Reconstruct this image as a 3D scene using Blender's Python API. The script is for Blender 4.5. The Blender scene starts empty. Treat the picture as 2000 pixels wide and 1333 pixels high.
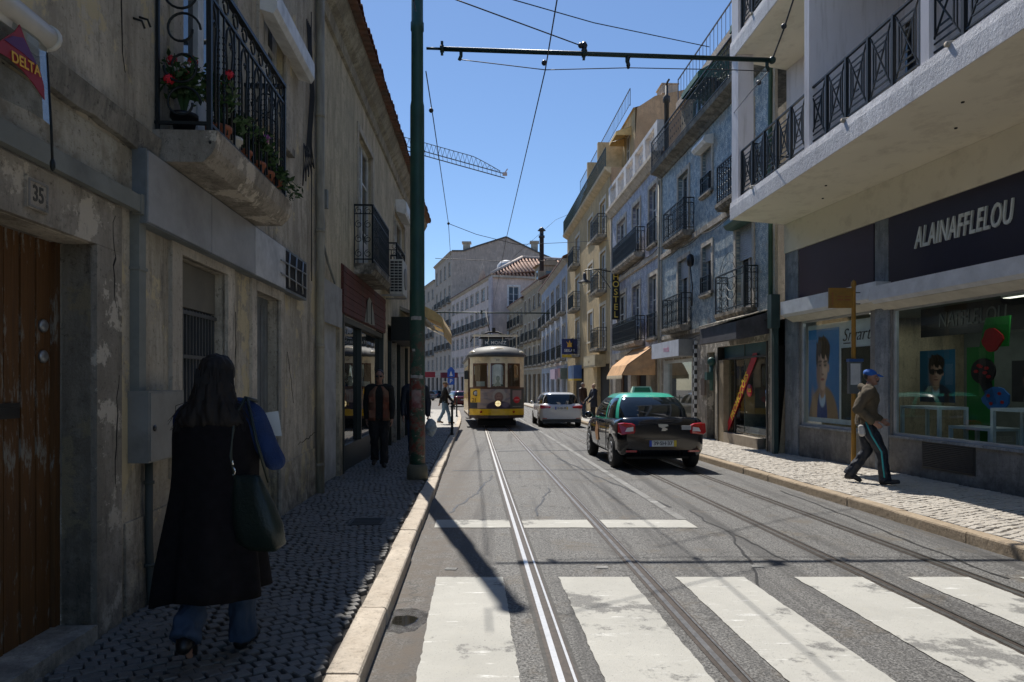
import bpy, math, random
from math import sin, cos, pi, atan2, radians, sqrt
from mathutils import Vector, Matrix, noise
import numpy as np
R = random.Random(7)
# ---------------------------------------------------------------- camera, light, exposure
scene = bpy.context.scene
cam_d = bpy.data.cameras.new("camera"); cam = bpy.data.objects.new("camera", cam_d)
scene.collection.objects.link(cam); scene.camera = cam
cam.location = (0, 0, 1.55); cam.rotation_euler = (pi/2, 0, 0)
cam_d.sensor_width = 36; cam_d.lens = 24; cam_d.shift_y = .0398
cam_d.clip_start = .05; cam_d.clip_end = 3000
SUN = Vector((-.174, .70, 1.0)).normalized()
world = bpy.data.worlds.new("World"); scene.world = world; world.use_nodes = True
wn = world.node_tree; wn.nodes.clear()
wo = wn.nodes.new("ShaderNodeOutputWorld"); wb = wn.nodes.new("ShaderNodeBackground")
sk = wn.nodes.new("ShaderNodeTexSky"); sk.sky_type = 'NISHITA'; sk.sun_disc = False
sk.sun_elevation = math.asin(SUN.z); sk.sun_rotation = atan2(SUN.x, SUN.y)
sk.altitude = 0; sk.air_density = 1.0; sk.dust_density = .12; sk.ozone_density = 6.5
wb.inputs[1].default_value = .11
wn.links.new(sk.outputs[0], wb.inputs[0]); wn.links.new(wb.outputs[0], wo.inputs[0])
ld = bpy.data.lights.new("sun", 'SUN'); ld.energy = 5.0; ld.angle = radians(.5); ld.color = (1, .955, .88)
lo = bpy.data.objects.new("sun", ld); scene.collection.objects.link(lo)
lo.rotation_euler = SUN.to_track_quat('Z', 'Y').to_euler()
vs = scene.view_settings; vs.view_transform = 'Standard'; vs.look = 'None'; vs.exposure = .22; vs.gamma = 1
vs.use_curve_mapping = False
scene.cycles.max_bounces = 8; scene.cycles.transparent_max_bounces = 12
# ---------------------------------------------------------------- helpers
F = 1333.0; HZ = 746.0; CZ = 1.55; SL = -.012; DX = -.0565
COL = scene.collection
def G(Y): return SL*Y                                   # road level
def gpt(px, py, h=0.0):                                 # point on the sloping ground (h above the road)
    Y = (CZ-h)/((py-HZ)/F+SL); return Vector(((px-1000)/F*Y, Y, G(Y)+h))
def lab(o, label=None, cat=None, group=None, kind=None):
    if label: o['label'] = label
    if cat: o['category'] = cat
    if group: o['group'] = group
    if kind: o['kind'] = kind
    return o
class MB:
    def __init__(s): s.v = []; s.f = []; s.m = []; s.s = []; s.mi = 0; s.sm = False
    def add(s, vs, fs):
        n = len(s.v); s.v.extend([tuple(p) for p in vs])
        for f in fs: s.f.append([n+i for i in f]); s.m.append(s.mi); s.s.append(s.sm)
    def box(s, x0, x1, y0, y1, z0, z1):
        s.add([(x, y, z) for x in (x0, x1) for y in (y0, y1) for z in (z0, z1)],
              [(0, 1, 3, 2), (4, 6, 7, 5), (0, 4, 5, 1), (2, 3, 7, 6), (0, 2, 6, 4), (1, 5, 7, 3)])
    def quad(s, a, b, c, d): s.add([a, b, c, d], [(0, 1, 2, 3)])
    def hexa(s, bot, top):                              # two rings of equal length
        n = len(bot)
        s.add(list(bot)+list(top), [tuple(range(n))[::-1], tuple(range(n, 2*n))]+[(i, (i+1) % n, n+(i+1) % n, n+i) for i in range(n)])
    def prism(s, poly, ax, a, b):                       # polygon in the plane across axis ax
        def P(p, t):
            return {0: (t, p[0], p[1]), 1: (p[0], t, p[1]), 2: (p[0], p[1], t)}[ax]
        s.hexa([P(p, a) for p in poly], [P(p, b) for p in poly])
    def bar(s, p, q, w, h=None, up=(0, 0, 1)):          # rectangular bar
        p = Vector(p); q = Vector(q); h = h or w; d = (q-p).normalized(); u = Vector(up)
        if abs(d.dot(u)) > .95: u = Vector((0, 1, 0)) if abs(d.y) < .9 else Vector((1, 0, 0))
        a = d.cross(u).normalized()*w/2; b = a.cross(d).normalized()*h/2
        s.hexa([p-a-b, p+a-b, p+a+b, p-a+b], [q-a-b, q+a-b, q+a+b, q-a+b])
    def tube(s, pts, r, n=6, closed=False, taper=None):
        pts = [Vector(p) for p in pts]; N = len(pts); rings = []; pa = None
        for i, p in enumerate(pts):
            if closed: d = pts[(i+1) % N]-pts[i-1]
            else: d = pts[min(i+1, N-1)]-pts[max(i-1, 0)]
            if d.length < 1e-9: d = Vector((0, 0, 1))
            d.normalize()
            if pa is None: pa = d.orthogonal().normalized()
            else:
                pa = pa-d*pa.dot(d)
                pa = pa.normalized() if pa.length > 1e-6 else d.orthogonal().normalized()
            b = d.cross(pa); rr = r if taper is None else r*taper[i]
            rings.append([p+(pa*cos(2*pi*k/n)+b*sin(2*pi*k/n))*rr for k in range(n)])
        vs = [q for g in rings for q in g]; fs = []
        for i in range(N if closed else N-1):
            j = (i+1) % N
            for k in range(n): fs.append((i*n+k, i*n+(k+1) % n, j*n+(k+1) % n, j*n+k))
        if not closed: fs += [tuple(range(n))[::-1], tuple(range((N-1)*n, N*n))]
        sm = s.sm; s.sm = n > 4; s.add(vs, fs); s.sm = sm
    def cyl(s, p, q, r0, r1=None, n=12):
        r1 = r0 if r1 is None else r1; s.tube([p, q], 1, n, taper=[r0, r1])
    def lathe(s, c, prof, n=16, ax=2):                  # prof: (r, t) along axis
        vs = []
        for r, t in prof:
            for k in range(n):
                a = cos(2*pi*k/n)*r; b = sin(2*pi*k/n)*r
                o = {2: (a, b, t), 1: (b, t, a), 0: (t, a, b)}[ax]
                vs.append((c[0]+o[0], c[1]+o[1], c[2]+o[2]))
        fs = [(i*n+k, i*n+(k+1) % n, (i+1)*n+(k+1) % n, (i+1)*n+k) for i in range(len(prof)-1) for k in range(n)]
        fs += [tuple(range(n))[::-1], tuple(range((len(prof)-1)*n, len(prof)*n))]
        sm = s.sm; s.sm = True; s.add(vs, fs); s.sm = sm
    def sph(s, c, r, nu=12, nv=8, M=None):
        if not hasattr(r, '__len__'): r = (r, r, r)
        vs = []; fs = []; c = Vector(c)
        for j in range(1, nv):
            t = pi*j/nv
            for i in range(nu):
                a = 2*pi*i/nu; p = Vector((r[0]*sin(t)*cos(a), r[1]*sin(t)*sin(a), r[2]*cos(t)))
                vs.append(c+(M @ p if M else p))
        for e in (1, -1):
            p = Vector((0, 0, e*r[2])); vs.append(c+(M @ p if M else p))
        for j in range(nv-2):
            for i in range(nu): fs.append((j*nu+i, (j+1)*nu+i, (j+1)*nu+(i+1) % nu, j*nu+(i+1) % nu))
        T = len(vs)-2
        for i in range(nu):
            fs.append((T, i, (i+1) % nu)); fs.append((T+1, (nv-2)*nu+(i+1) % nu, (nv-2)*nu+i))
        sm = s.sm; s.sm = True; s.add(vs, fs); s.sm = sm
    def limb(s, pr, n=10):                              # chain of (point, radius): frustums with round joints
        for (p, r) in pr: s.sph(p, r, n, 7)
        for (p, r), (q, t) in zip(pr, pr[1:]): s.tube([p, q], 1, n, taper=[r, t])
    def mesh(s, name, mats):
        me = bpy.data.meshes.new(name); me.from_pydata(s.v, [], s.f)
        for m in (mats if isinstance(mats, (list, tuple)) else [mats]): me.materials.append(m)
        me.polygons.foreach_set('material_index', s.m); me.polygons.foreach_set('use_smooth', s.s)
        me.update(); return me
    def build(s, name, mats, parent=None, loc=None, **k):
        return put(name, s.mesh(name, mats), parent, loc, **k)
def put(name, me, parent=None, loc=None, rz=0, **k):
    o = bpy.data.objects.new(name, me); COL.objects.link(o)
    if parent: o.parent = parent
    if loc is not None: o.location = loc
    if rz: o.rotation_euler = (0, 0, rz)
    return lab(o, **k)
class Fr:                                               # wall frame: x along wall, y outward to the street, z up
    def __init__(s, ox, oy, dx, dy):
        s.o = Vector((ox, oy)); s.d = Vector((dx, dy)).normalized(); s.n = Vector((-s.d.y, s.d.x)); s.rz = atan2(s.d.y, s.d.x)
    def P(s, u, v=0, z=0):
        p = s.o+s.d*u+s.n*v; return Vector((p.x, p.y, z))
    def at(s, px, py=None, v=0):
        t = (px-1000)/F; Y = (v+s.o.dot(s.n))/(t*s.n.x+s.n.y); p = Vector((t*Y, Y))-s.o
        return p.dot(s.d), (None if py is None else CZ-(py-HZ)/F*Y)
    def u(s, px, v=0): return s.at(px, None, v)[0]
    def Y(s, u): return s.o.y+s.d.y*u
def T(name, label, cat, fr=None, u=0, v=0, z=0, group=None, loc=None, rz=0):
    o = bpy.data.objects.new(name, None); COL.objects.link(o); o.empty_display_size = .2
    o.location = loc if loc is not None else fr.P(u, v, z); o.rotation_euler = (0, 0, rz if fr is None else fr.rz)
    return lab(o, label, cat, group)
def one(mb, name, mats, label, cat, fr=None, u=0, v=0, z=0, group=None, loc=None, rz=0):
    return mb.build(name, mats, None, loc if loc is not None else fr.P(u, v, z), rz=rz if fr is None else fr.rz, label=label, cat=cat, group=group)
def SP(s, Y, h=0): return Vector((s+DX*Y, Y, G(Y)+h))   # street frame: lateral offset s, distance Y
SRZ = atan2(1, DX)-pi/2                                 # heading of the street
def baked(me, mods):
    o = bpy.data.objects.new('work', me); COL.objects.link(o); mods(o)
    dg = bpy.context.evaluated_depsgraph_get(); r = bpy.data.meshes.new_from_object(o.evaluated_get(dg))
    bpy.data.objects.remove(o); return r
def remesh(mb, vox, smooth=4, fold=None, name='m'):
    me = mb.mesh(name, [])
    def mods(o):
        m = o.modifiers.new('r', 'REMESH'); m.mode = 'VOXEL'; m.voxel_size = vox; m.use_smooth_shade = True
        if smooth: k = o.modifiers.new('s', 'SMOOTH'); k.iterations = smooth; k.factor = .5
    r = baked(me, mods)
    if fold:
        ns = [v.normal.copy() for v in r.vertices]
        for v, n in zip(r.vertices, ns): v.co += n*fold(v.co)
    return r
def text_mesh(txt, size, ext=.004, off=0, shear=0, width=1, align='CENTER', spacing=1):
    c = bpy.data.curves.new('t', 'FONT'); c.body = txt; c.size = size; c.extrude = ext; c.offset = off; c.shear = shear
    c.align_x = align; c.align_y = 'CENTER'; c.space_character = spacing; c.resolution_u = 3
    o = bpy.data.objects.new('t', c); COL.objects.link(o)
    dg = bpy.context.evaluated_depsgraph_get(); me = bpy.data.meshes.new_from_object(o.evaluated_get(dg))
    bpy.data.objects.remove(o)
    me.transform(Matrix.Diagonal((width, 1, 1, 1))); return me
WALLTXT = Matrix(((-1, 0, 0, 0), (0, 0, 1, 0), (0, 1, 0, 0), (0, 0, 0, 1)))     # reads along -x, faces +y
def text(name, txt, size, mat, parent, loc, ext=.004, rot=0, **k):
    me = text_mesh(txt, size, ext, **k); me.transform(WALLTXT @ Matrix.Rotation(rot, 4, 'Z')); me.materials.clear(); me.materials.append(mat)
    return put(name, me, parent, loc)
# ---------------------------------------------------------------- materials
MT = {}
def newmat(name):
    m = bpy.data.materials.new(name); m.use_nodes = True; nt = m.node_tree
    return m, nt, nt.nodes['Principled BSDF']
def N(nt, t, **k):
    n = nt.nodes.new(t)
    for a, b in k.items(): setattr(n, a, b)
    return n
def coords(nt, scale=(1, 1, 1), world_=False, rot=(0, 0, 0)):
    mp = N(nt, 'ShaderNodeMapping'); mp.inputs['Scale'].default_value = scale; mp.inputs['Rotation'].default_value = rot
    if world_: g = N(nt, 'ShaderNodeNewGeometry'); nt.links.new(g.outputs['Position'], mp.inputs[0])
    else: tc = N(nt, 'ShaderNodeTexCoord'); nt.links.new(tc.outputs['Object'], mp.inputs[0])
    return mp.outputs[0]
def nz(nt, vec, scale, detail=4, rough=.6, lo=.0, hi=1.0):
    n = N(nt, 'ShaderNodeTexNoise'); n.inputs['Scale'].default_value = scale; n.inputs['Detail'].default_value = detail
    n.inputs['Roughness'].default_value = rough; nt.links.new(vec, n.inputs['Vector'])
    mr = N(nt, 'ShaderNodeMapRange'); mr.inputs[1].default_value = lo; mr.inputs[2].default_value = hi
    nt.links.new(n.outputs[0], mr.inputs[0]); return mr.outputs[0]
def mix(nt, fac, a, b, mode='MIX'):
    m = N(nt, 'ShaderNodeMix', data_type='RGBA', blend_type=mode)
    for i, x in ((0, fac), (6, a), (7, b)):
        if isinstance(x, (int, float)): m.inputs[i].default_value = x
        elif isinstance(x, (tuple, list)): m.inputs[i].default_value = (*x[:3], 1)
        else: nt.links.new(x, m.inputs[i])
    return m.outputs[2]
def bump(nt, bs, h, st, dist=.01):
    b = N(nt, 'ShaderNodeBump'); b.inputs['Strength'].default_value = st; b.inputs['Distance'].default_value = dist
    nt.links.new(h, b.inputs['Height']); nt.links.new(b.outputs[0], bs.inputs['Normal'])
def mat(name, col, rough=.6, metal=0, var=.15, vs=4, bp=0, bs=40, dirt=None, damt=.5, ds=2.5, streak=False, spec=.5, world_=False, coat=0):
    if name in MT: return MT[name]
    m, nt, b = newmat(name); v = coords(nt, world_=world_)
    lo_ = tuple(c*(1-var) for c in col); hi_ = tuple(min(1, c*(1+var)) for c in col)
    c = mix(nt, nz(nt, v, vs, 5, .6, .3, .7), lo_, hi_)
    if dirt:
        dv = coords(nt, (3, 3, .35) if streak else (1, 1, 1), world_)
        c = mix(nt, nz(nt, dv, ds, 6, .65, .62-damt*.35, .8-damt*.2), c, dirt)
    nt.links.new(c, b.inputs['Base Color']); b.inputs['Roughness'].default_value = rough; b.inputs['Metallic'].default_value = metal
    b.inputs['Specular IOR Level'].default_value = spec; b.inputs['Coat Weight'].default_value = coat; b.inputs['Coat Roughness'].default_value = .04
    if bp: bump(nt, b, nz(nt, v, bs, 5, .6), bp)
    MT[name] = m; return m
def plaster(name, col, stain, grime, patch=None, streak=1.0, pscale=1.3, foot_shade=True):
    m, nt, b = newmat(name); v = coords(nt)
    c = mix(nt, nz(nt, v, .9, 6, .65, .40, .60), tuple(x*.80 for x in col), tuple(x*1.12 for x in col))
    c = mix(nt, nz(nt, coords(nt, (2.4, 2.4, .45)), 1.2, 7, .75, .44, .62), c, stain)
    c = mix(nt, nz(nt, v, 3.2, 8, .75, .50, .62), c, stain)
    c = mix(nt, nz(nt, v, 26, 7, .8, .55, .66), c, tuple(x*.55 for x in stain))
    if patch: c = mix(nt, nz(nt, v, pscale, 9, .72, .545, .57), c, patch)
    c = mix(nt, nz(nt, coords(nt, (5, 5, .8)), 1.0, 8, .8, .53, .72), c, grime)
    if foot_shade:                                            # vignette darkness painted into the foot of the wall, broken by noise
        g = N(nt, 'ShaderNodeSeparateXYZ'); nt.links.new(v, g.inputs[0])
        mr = N(nt, 'ShaderNodeMapRange'); mr.inputs[1].default_value = .9; mr.inputs[2].default_value = -.1; nt.links.new(g.outputs[2], mr.inputs[0])
        mu = N(nt, 'ShaderNodeMath', operation='MULTIPLY'); nt.links.new(mr.outputs[0], mu.inputs[0]); nt.links.new(nz(nt, v, 4, 7, .7, .35, .6), mu.inputs[1])
        c = mix(nt, mu.outputs[0], c, grime)
    nt.links.new(c, b.inputs['Base Color']); b.inputs['Roughness'].default_value = .9; b.inputs['Specular IOR Level'].default_value = .2
    h = mix(nt, .35, nz(nt, v, 22, 8, .7), nz(nt, v, 2.5, 6, .7)); bump(nt, b, h, .8, .03)
    MT[name] = m; return m
def glass_dark(name, col=(.02, .025, .03), rough=.04):
    m, nt, b = newmat(name)
    b.inputs['Base Color'].default_value = (*col, 1); b.inputs['Roughness'].default_value = rough; b.inputs['Specular IOR Level'].default_value = .9
    bump(nt, b, nz(nt, coords(nt), 1.6, 2, .4), .12, .02); MT[name] = m; return m
def glass_clear(name, tint=(.8, .88, .86)):
    m = bpy.data.materials.new(name); m.use_nodes = True; nt = m.node_tree; nt.nodes.clear()
    o = N(nt, 'ShaderNodeOutputMaterial'); ms = N(nt, 'ShaderNodeMixShader'); t = N(nt, 'ShaderNodeBsdfTransparent'); g = N(nt, 'ShaderNodeBsdfGlossy')
    t.inputs[0].default_value = (*tint, 1); g.inputs['Roughness'].default_value = .01
    f = N(nt, 'ShaderNodeLayerWeight'); f.inputs[0].default_value = .5; pw_ = N(nt, 'ShaderNodeMath', operation='POWER'); pw_.inputs[1].default_value = 4.0
    nt.links.new(f.outputs['Facing'], pw_.inputs[0]); ad = N(nt, 'ShaderNodeMath', operation='MULTIPLY_ADD'); ad.inputs[1].default_value = .9; ad.inputs[2].default_value = .075; ad.use_clamp = True
    nt.links.new(pw_.outputs[0], ad.inputs[0]); nt.links.new(ad.outputs[0], ms.inputs[0])
    nt.links.new(t.outputs[0], ms.inputs[1]); nt.links.new(g.outputs[0], ms.inputs[2]); nt.links.new(ms.outputs[0], o.inputs[0])
    MT[name] = m; return m
def azulejo(name, c1, c2, size=.2, worn=.5, grout=(.16, .17, .18)):   # glazed wall tiles with a printed figure in each
    m, nt, b = newmat(name); v = coords(nt, (1/size, 1, 1/size)); sp = N(nt, 'ShaderNodeSeparateXYZ'); nt.links.new(v, sp.inputs[0])
    def mth(op, a, bb=None):
        q = N(nt, 'ShaderNodeMath', operation=op)
        for i, x in ((0, a), (1, bb)):
            if x is None: continue
            if isinstance(x, (int, float)): q.inputs[i].default_value = x
            else: nt.links.new(x, q.inputs[i])
        return q.outputs[0]
    ax = mth('ABSOLUTE', mth('SUBTRACT', mth('FRACT', sp.outputs[0]), .5)); az = mth('ABSOLUTE', mth('SUBTRACT', mth('FRACT', sp.outputs[2]), .5))
    r = mth('SQRT', mth('ADD', mth('MULTIPLY', ax, ax), mth('MULTIPLY', az, az)))
    d = mth('ADD', ax, az)
    fig = mth('MAXIMUM', mth('LESS_THAN', mth('ABSOLUTE', mth('SUBTRACT', r, .27)), .075), mth('LESS_THAN', mth('ABSOLUTE', mth('SUBTRACT', d, .72)), .09))
    fig = mth('MAXIMUM', fig, mth('LESS_THAN', r, .1))
    va = nz(nt, coords(nt), 1.1, 5, .6, .3, .7)
    c = mix(nt, fig, mix(nt, va, tuple(x*.85 for x in c1), c1), mix(nt, va, c2, tuple(x*.8 for x in c2)))
    wn_ = N(nt, 'ShaderNodeTexWhiteNoise'); fl = N(nt, 'ShaderNodeVectorMath', operation='FLOOR'); nt.links.new(v, fl.inputs[0]); nt.links.new(fl.outputs[0], wn_.inputs[0])
    mr = N(nt, 'ShaderNodeMapRange'); mr.inputs[3].default_value = 0; mr.inputs[4].default_value = .35; nt.links.new(wn_.outputs[0], mr.inputs[0])
    c = mix(nt, mr.outputs[0], c, tuple(x*.55 for x in c1))
    c = mix(nt, mth('GREATER_THAN', mth('MAXIMUM', ax, az), .475), c, grout)
    c = mix(nt, nz(nt, coords(nt, (1/size, 1, 1/size)), .9, 3, .8, .42, .60), c, tuple(x*.6 for x in c2))
    c = mix(nt, nz(nt, coords(nt, (2.5, 2.5, .5)), 1.3, 7, .7, .50, .68), c, (.22, .23, .21))
    c = mix(nt, nz(nt, coords(nt), 1.1, 8, .7, .585, .60), c, (.3, .28, .24))
    nt.links.new(c, b.inputs['Base Color']); b.inputs['Roughness'].default_value = .5
    bump(nt, b, nz(nt, coords(nt), 9, 4, .6), .15); MT[name] = m; return m
def vcol(name, rough=.5, spec=.4):
    if name in MT: return MT[name]
    m, nt, b = newmat(name); a = N(nt, 'ShaderNodeAttribute', attribute_name='Col'); nt.links.new(a.outputs['Color'], b.inputs['Base Color'])
    b.inputs['Roughness'].default_value = rough; b.inputs['Specular IOR Level'].default_value = spec; MT[name] = m; return m
def print_sheet(name, w, h, nx, ny, fn, parent, loc, m=None, th=.006):
    """a flat printed sheet facing +y, reading along -x; fn(x,y)->rgb arrays, x to the reader's right, y up, 0..1"""
    X = np.linspace(0, 1, nx+1); Y = np.linspace(0, 1, ny+1)
    vs = [(-x*w, 0, y*h) for y in Y for x in X]
    fs = [(j*(nx+1)+i+1, j*(nx+1)+i, (j+1)*(nx+1)+i, (j+1)*(nx+1)+i+1) for j in range(ny) for i in range(nx)]
    k = len(vs); vs += [(0, -th, 0), (-w, -th, 0), (-w, -th, h), (0, -th, h)]; e = [0, nx, (ny+1)*(nx+1)-1, ny*(nx+1)]
    fs += [(k, k+1, k+2, k+3), (e[0], e[1], k+1, k), (e[1], e[2], k+2, k+1), (e[2], e[3], k+3, k+2), (e[3], e[0], k, k+3)]
    me = bpy.data.meshes.new(name); me.from_pydata(vs, [], fs); me.materials.append(m or vcol('printed_sheet'))
    gx, gy = np.meshgrid(X, Y); rgb = fn(gx.ravel(), gy.ravel())
    arr = np.ones((len(vs), 4), dtype=np.float32); arr[:k, :3] = rgb; arr[k:, :3] = .5
    at = me.color_attributes.new('Col', 'FLOAT_COLOR', 'POINT'); at.data.foreach_set('color', arr.ravel())
    return put(name, me, parent, loc)
# ---------------------------------------------------------------- material set
plA = plaster('plaster_ochre_grey', (.56, .505, .41), (.36, .32, .255), (.08, .07, .06), patch=(.60, .51, .33))
plB = plaster('plaster_cream', (.64, .55, .39), (.44, .38, .27), (.12, .11, .09), patch=None)
plR = mat('plaster_white_render', (.78, .74, .74), .8, var=.05, vs=1.2, dirt=(.58, .54, .52), damt=.35, streak=True, bp=.12, bs=60)
plSoff = mat('soffit_paint', (.80, .74, .60), .8, var=.04, vs=.8, dirt=(.62, .56, .44), damt=.3, bp=.08, bs=70)
plY = plaster('plaster_yellow', (.56, .43, .24), (.44, .34, .20), (.22, .18, .12), foot_shade=False)
plO = plaster('plaster_orange', (.50, .34, .21), (.42, .30, .19), (.28, .2, .14), foot_shade=False)
plG = plaster('plaster_grey_pink', (.56, .46, .37), (.46, .38, .31), (.2, .19, .18), foot_shade=False)
plP = plaster('plaster_lilac', (.72, .60, .53), (.60, .50, .45), (.3, .28, .28), foot_shade=False)
plD = plaster('plaster_dark_beige', (.46, .38, .27), (.32, .27, .19), (.10, .09, .075), foot_shade=False)
plW = plaster('plaster_blue_white', (.50, .53, .58), (.36, .40, .46), (.2, .22, .25), foot_shade=False)
stone = plaster('limestone', (.38, .34, .285), (.24, .215, .175), (.10, .09, .075), patch=(.58, .52, .43), pscale=2.5)
stoneP = plaster('limestone_pale', (.60, .54, .45), (.44, .39, .32), (.14, .135, .12))
stoneG = plaster('stone_grey_granite', (.27, .26, .245), (.20, .195, .18), (.10, .095, .09))
marble = plaster('marble_blue_grey', (.30, .32, .34), (.17, .19, .21), (.10, .11, .12), foot_shade=False)
tileC = azulejo('azulejo_blue_green', (.74, .73, .64), (.22, .31, .36))
tileD = azulejo('azulejo_violet_blue', (.74, .69, .69), (.30, .31, .43), .28)
iron = mat('wrought_iron', (.012, .016, .018), .45, .3, bp=.2)
ironG = mat('green_iron', (.014, .035, .028), .45, .2, bp=.2)
steel = mat('galvanised_steel', (.35, .36, .37), .4, .7)
white = mat('white_paint', (.72, .72, .70), .45, dirt=(.4, .39, .36), damt=.35)
wframe = mat('window_frame_white', (.62, .62, .60), .5, dirt=(.35, .34, .31), damt=.4)
gframe = mat('window_frame_green', (.03, .10, .08), .5)
bframe = mat('window_frame_brown', (.06, .035, .02), .5)
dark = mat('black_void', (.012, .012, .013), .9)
black = mat('black_plastic', (.015, .015, .017), .35)
curt = mat('curtain', (.35, .36, .37), .8, bp=.4, bs=8)
gd = glass_dark('window_glass'); gdc = glass_dark('window_glass_curtained', (.09, .10, .115), .05)
gc = glass_clear('shop_glass')
shut = mat('roller_shutter_slats', (.42, .42, .41), .5, dirt=(.25, .24, .22), damt=.3)
rtile = mat('terracotta_tile', (.20, .085, .05), .8, var=.35, vs=9, bp=.5, dirt=(.11, .09, .07), damt=.6)
gutter = mat('pipe_cream', (.36, .33, .25), .6, dirt=(.14, .12, .09), damt=.5, streak=True)
duct = mat('duct_grey_green', (.21, .22, .20), .6, dirt=(.12, .12, .11), damt=.4)
pots = mat('terracotta_pot', (.30, .10, .05), .8, bp=.3)
leafm = mat('plant_leaf', (.03, .075, .02), .55, var=.4, vs=14)
awnO = mat('awning_canvas_orange', (.62, .36, .17), .85, dirt=(.45, .26, .13), damt=.4, bp=.2)
awnY = mat('awning_canvas_yellow', (.70, .50, .22), .85, dirt=(.5, .36, .16), damt=.4)
tramdummy = 0
glow = mat('lamp_lens', (.85, .80, .62), .2)
chrome = mat('chrome', (.7, .7, .7), .12, 1)
redl = mat('red_lens', (.45, .01, .015), .12, coat=1); whl = mat('clear_lens', (.75, .72, .72), .15, coat=1)
rubber = mat('rubber', (.018, .018, .018), .75); rimm = mat('alloy_rim', (.5, .5, .51), .3, .8)
carglass = glass_dark('car_glass', (.01, .014, .016), .02)
# ---- asphalt, paint, cobbles
def asphalt():
    m, nt, b = newmat('asphalt_worn'); v = coords(nt, world_=True)
    c = mix(nt, nz(nt, v, .8, 6, .6, .35, .65), (.080, .078, .075), (.108, .105, .102))
    c = mix(nt, nz(nt, v, 62, 4, .8, .42, .60), mix(nt, .8, c, (.015, .015, .015)), mix(nt, .45, c, (.40, .39, .37)))
    vo = N(nt, 'ShaderNodeTexVoronoi'); vo.inputs['Scale'].default_value = 62; nt.links.new(v, vo.inputs['Vector'])
    mr = N(nt, 'ShaderNodeMapRange'); mr.inputs[1].default_value = .25; mr.inputs[2].default_value = .05; mr.inputs[4].default_value = .55
    nt.links.new(vo.outputs[0], mr.inputs[0]); c = mix(nt, mr.outputs[0], c, (.36, .34, .31))
    # tyre-polished bands and seams run along the street
    st = coords(nt, (2.2, .05, 1), True, (0, 0, -.0565)); c = mix(nt, nz(nt, st, 1.6, 5, .65, .50, .66), c, (.052, .050, .049))
    c = mix(nt, nz(nt, v, 1.7, 7, .75, .54, .70), c, (.115, .095, .07))       # earth coloured stains
    # brown grime along the left kerb
    sp = N(nt, 'ShaderNodeSeparateXYZ'); nt.links.new(v, sp.inputs[0])
    ma = N(nt, 'ShaderNodeMath', operation='MULTIPLY_ADD'); ma.inputs[1].default_value = .0565; nt.links.new(sp.outputs[1], ma.inputs[0]); nt.links.new(sp.outputs[0], ma.inputs[2])
    mr = N(nt, 'ShaderNodeMapRange'); mr.inputs[1].default_value = .25; mr.inputs[2].default_value = -.35; nt.links.new(ma.outputs[0], mr.inputs[0])
    mu = N(nt, 'ShaderNodeMath', operation='MULTIPLY'); nt.links.new(mr.outputs[0], mu.inputs[0]); nt.links.new(nz(nt, v, 5, 8, .75, .3, .6), mu.inputs[1])
    c = mix(nt, mu.outputs[0], c, (.10, .080, .062))
    # hairline cracks
    vc = N(nt, 'ShaderNodeTexVoronoi', feature='DISTANCE_TO_EDGE'); vc.inputs['Scale'].default_value = .55
    wp = N(nt, 'ShaderNodeVectorMath', operation='ADD'); wv = N(nt, 'ShaderNodeTexNoise'); wv.inputs['Scale'].default_value = 2.5; wv.inputs['Detail'].default_value = 6
    nt.links.new(v, wv.inputs['Vector']); nt.links.new(v, wp.inputs[0]); nt.links.new(wv.outputs[1], wp.inputs[1]); nt.links.new(wp.outputs[0], vc.inputs['Vector'])
    lt = N(nt, 'ShaderNodeMapRange'); lt.inputs[1].default_value = .010; lt.inputs[2].default_value = .002; lt.inputs[4].default_value = .7; nt.links.new(vc.outputs[0], lt.inputs[0])
    c = mix(nt, lt.outputs[0], c, (.04, .038, .035))
    nt.links.new(c, b.inputs['Base Color']); b.inputs['Roughness'].default_value = .72; b.inputs['Specular IOR Level'].default_value = .4
    bump(nt, b, mix(nt, .5, nz(nt, v, 110, 4, .7), nz(nt, v, 30, 4, .6)), .55, .012); MT['asphalt'] = m; return m
asph = asphalt()
def road_paint(name, wear, base=(.60, .59, .53), faint=False):
    m, nt, b = newmat(name); v = coords(nt, world_=True)
    pc = mix(nt, nz(nt, v, 1.4, 6, .7, .35, .65), tuple(x*.84 for x in base), base)
    pc = mix(nt, nz(nt, coords(nt, (1.5, 9, 1), True), 1.5, 6, .75, .6, .68), pc, (.72, .72, .69))
    pc = mix(nt, nz(nt, v, 7, 8, .8, .55, .8), pc, (.44, .42, .36))
    w = nz(nt, v, 1.15, 9, .72, wear, wear+.045); w2 = nz(nt, v, 75, 3, .7, wear+.06, wear+.16)
    mx = N(nt, 'ShaderNodeMath', operation='MAXIMUM'); nt.links.new(w, mx.inputs[0]); nt.links.new(w2, mx.inputs[1])
    sc = N(nt, 'ShaderNodeMath', operation='MULTIPLY'); sc.inputs[1].default_value = .8; nt.links.new(mx.outputs[0], sc.inputs[0])
    c = mix(nt, sc.outputs[0], pc, mix(nt, nz(nt, v, 95, 3, .7, .4, .62), (.05, .05, .05), (.20, .195, .185)))
    nt.links.new(c, b.inputs['Base Color']); b.inputs['Roughness'].default_value = .75; bump(nt, b, nz(nt, v, 90, 4, .7), .4)
    MT[name] = m; return m
rp = road_paint('road_paint_white', .553, (.46, .45, .41)); rpf = road_paint('road_paint_faded', .53, (.21, .208, .20))
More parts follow.
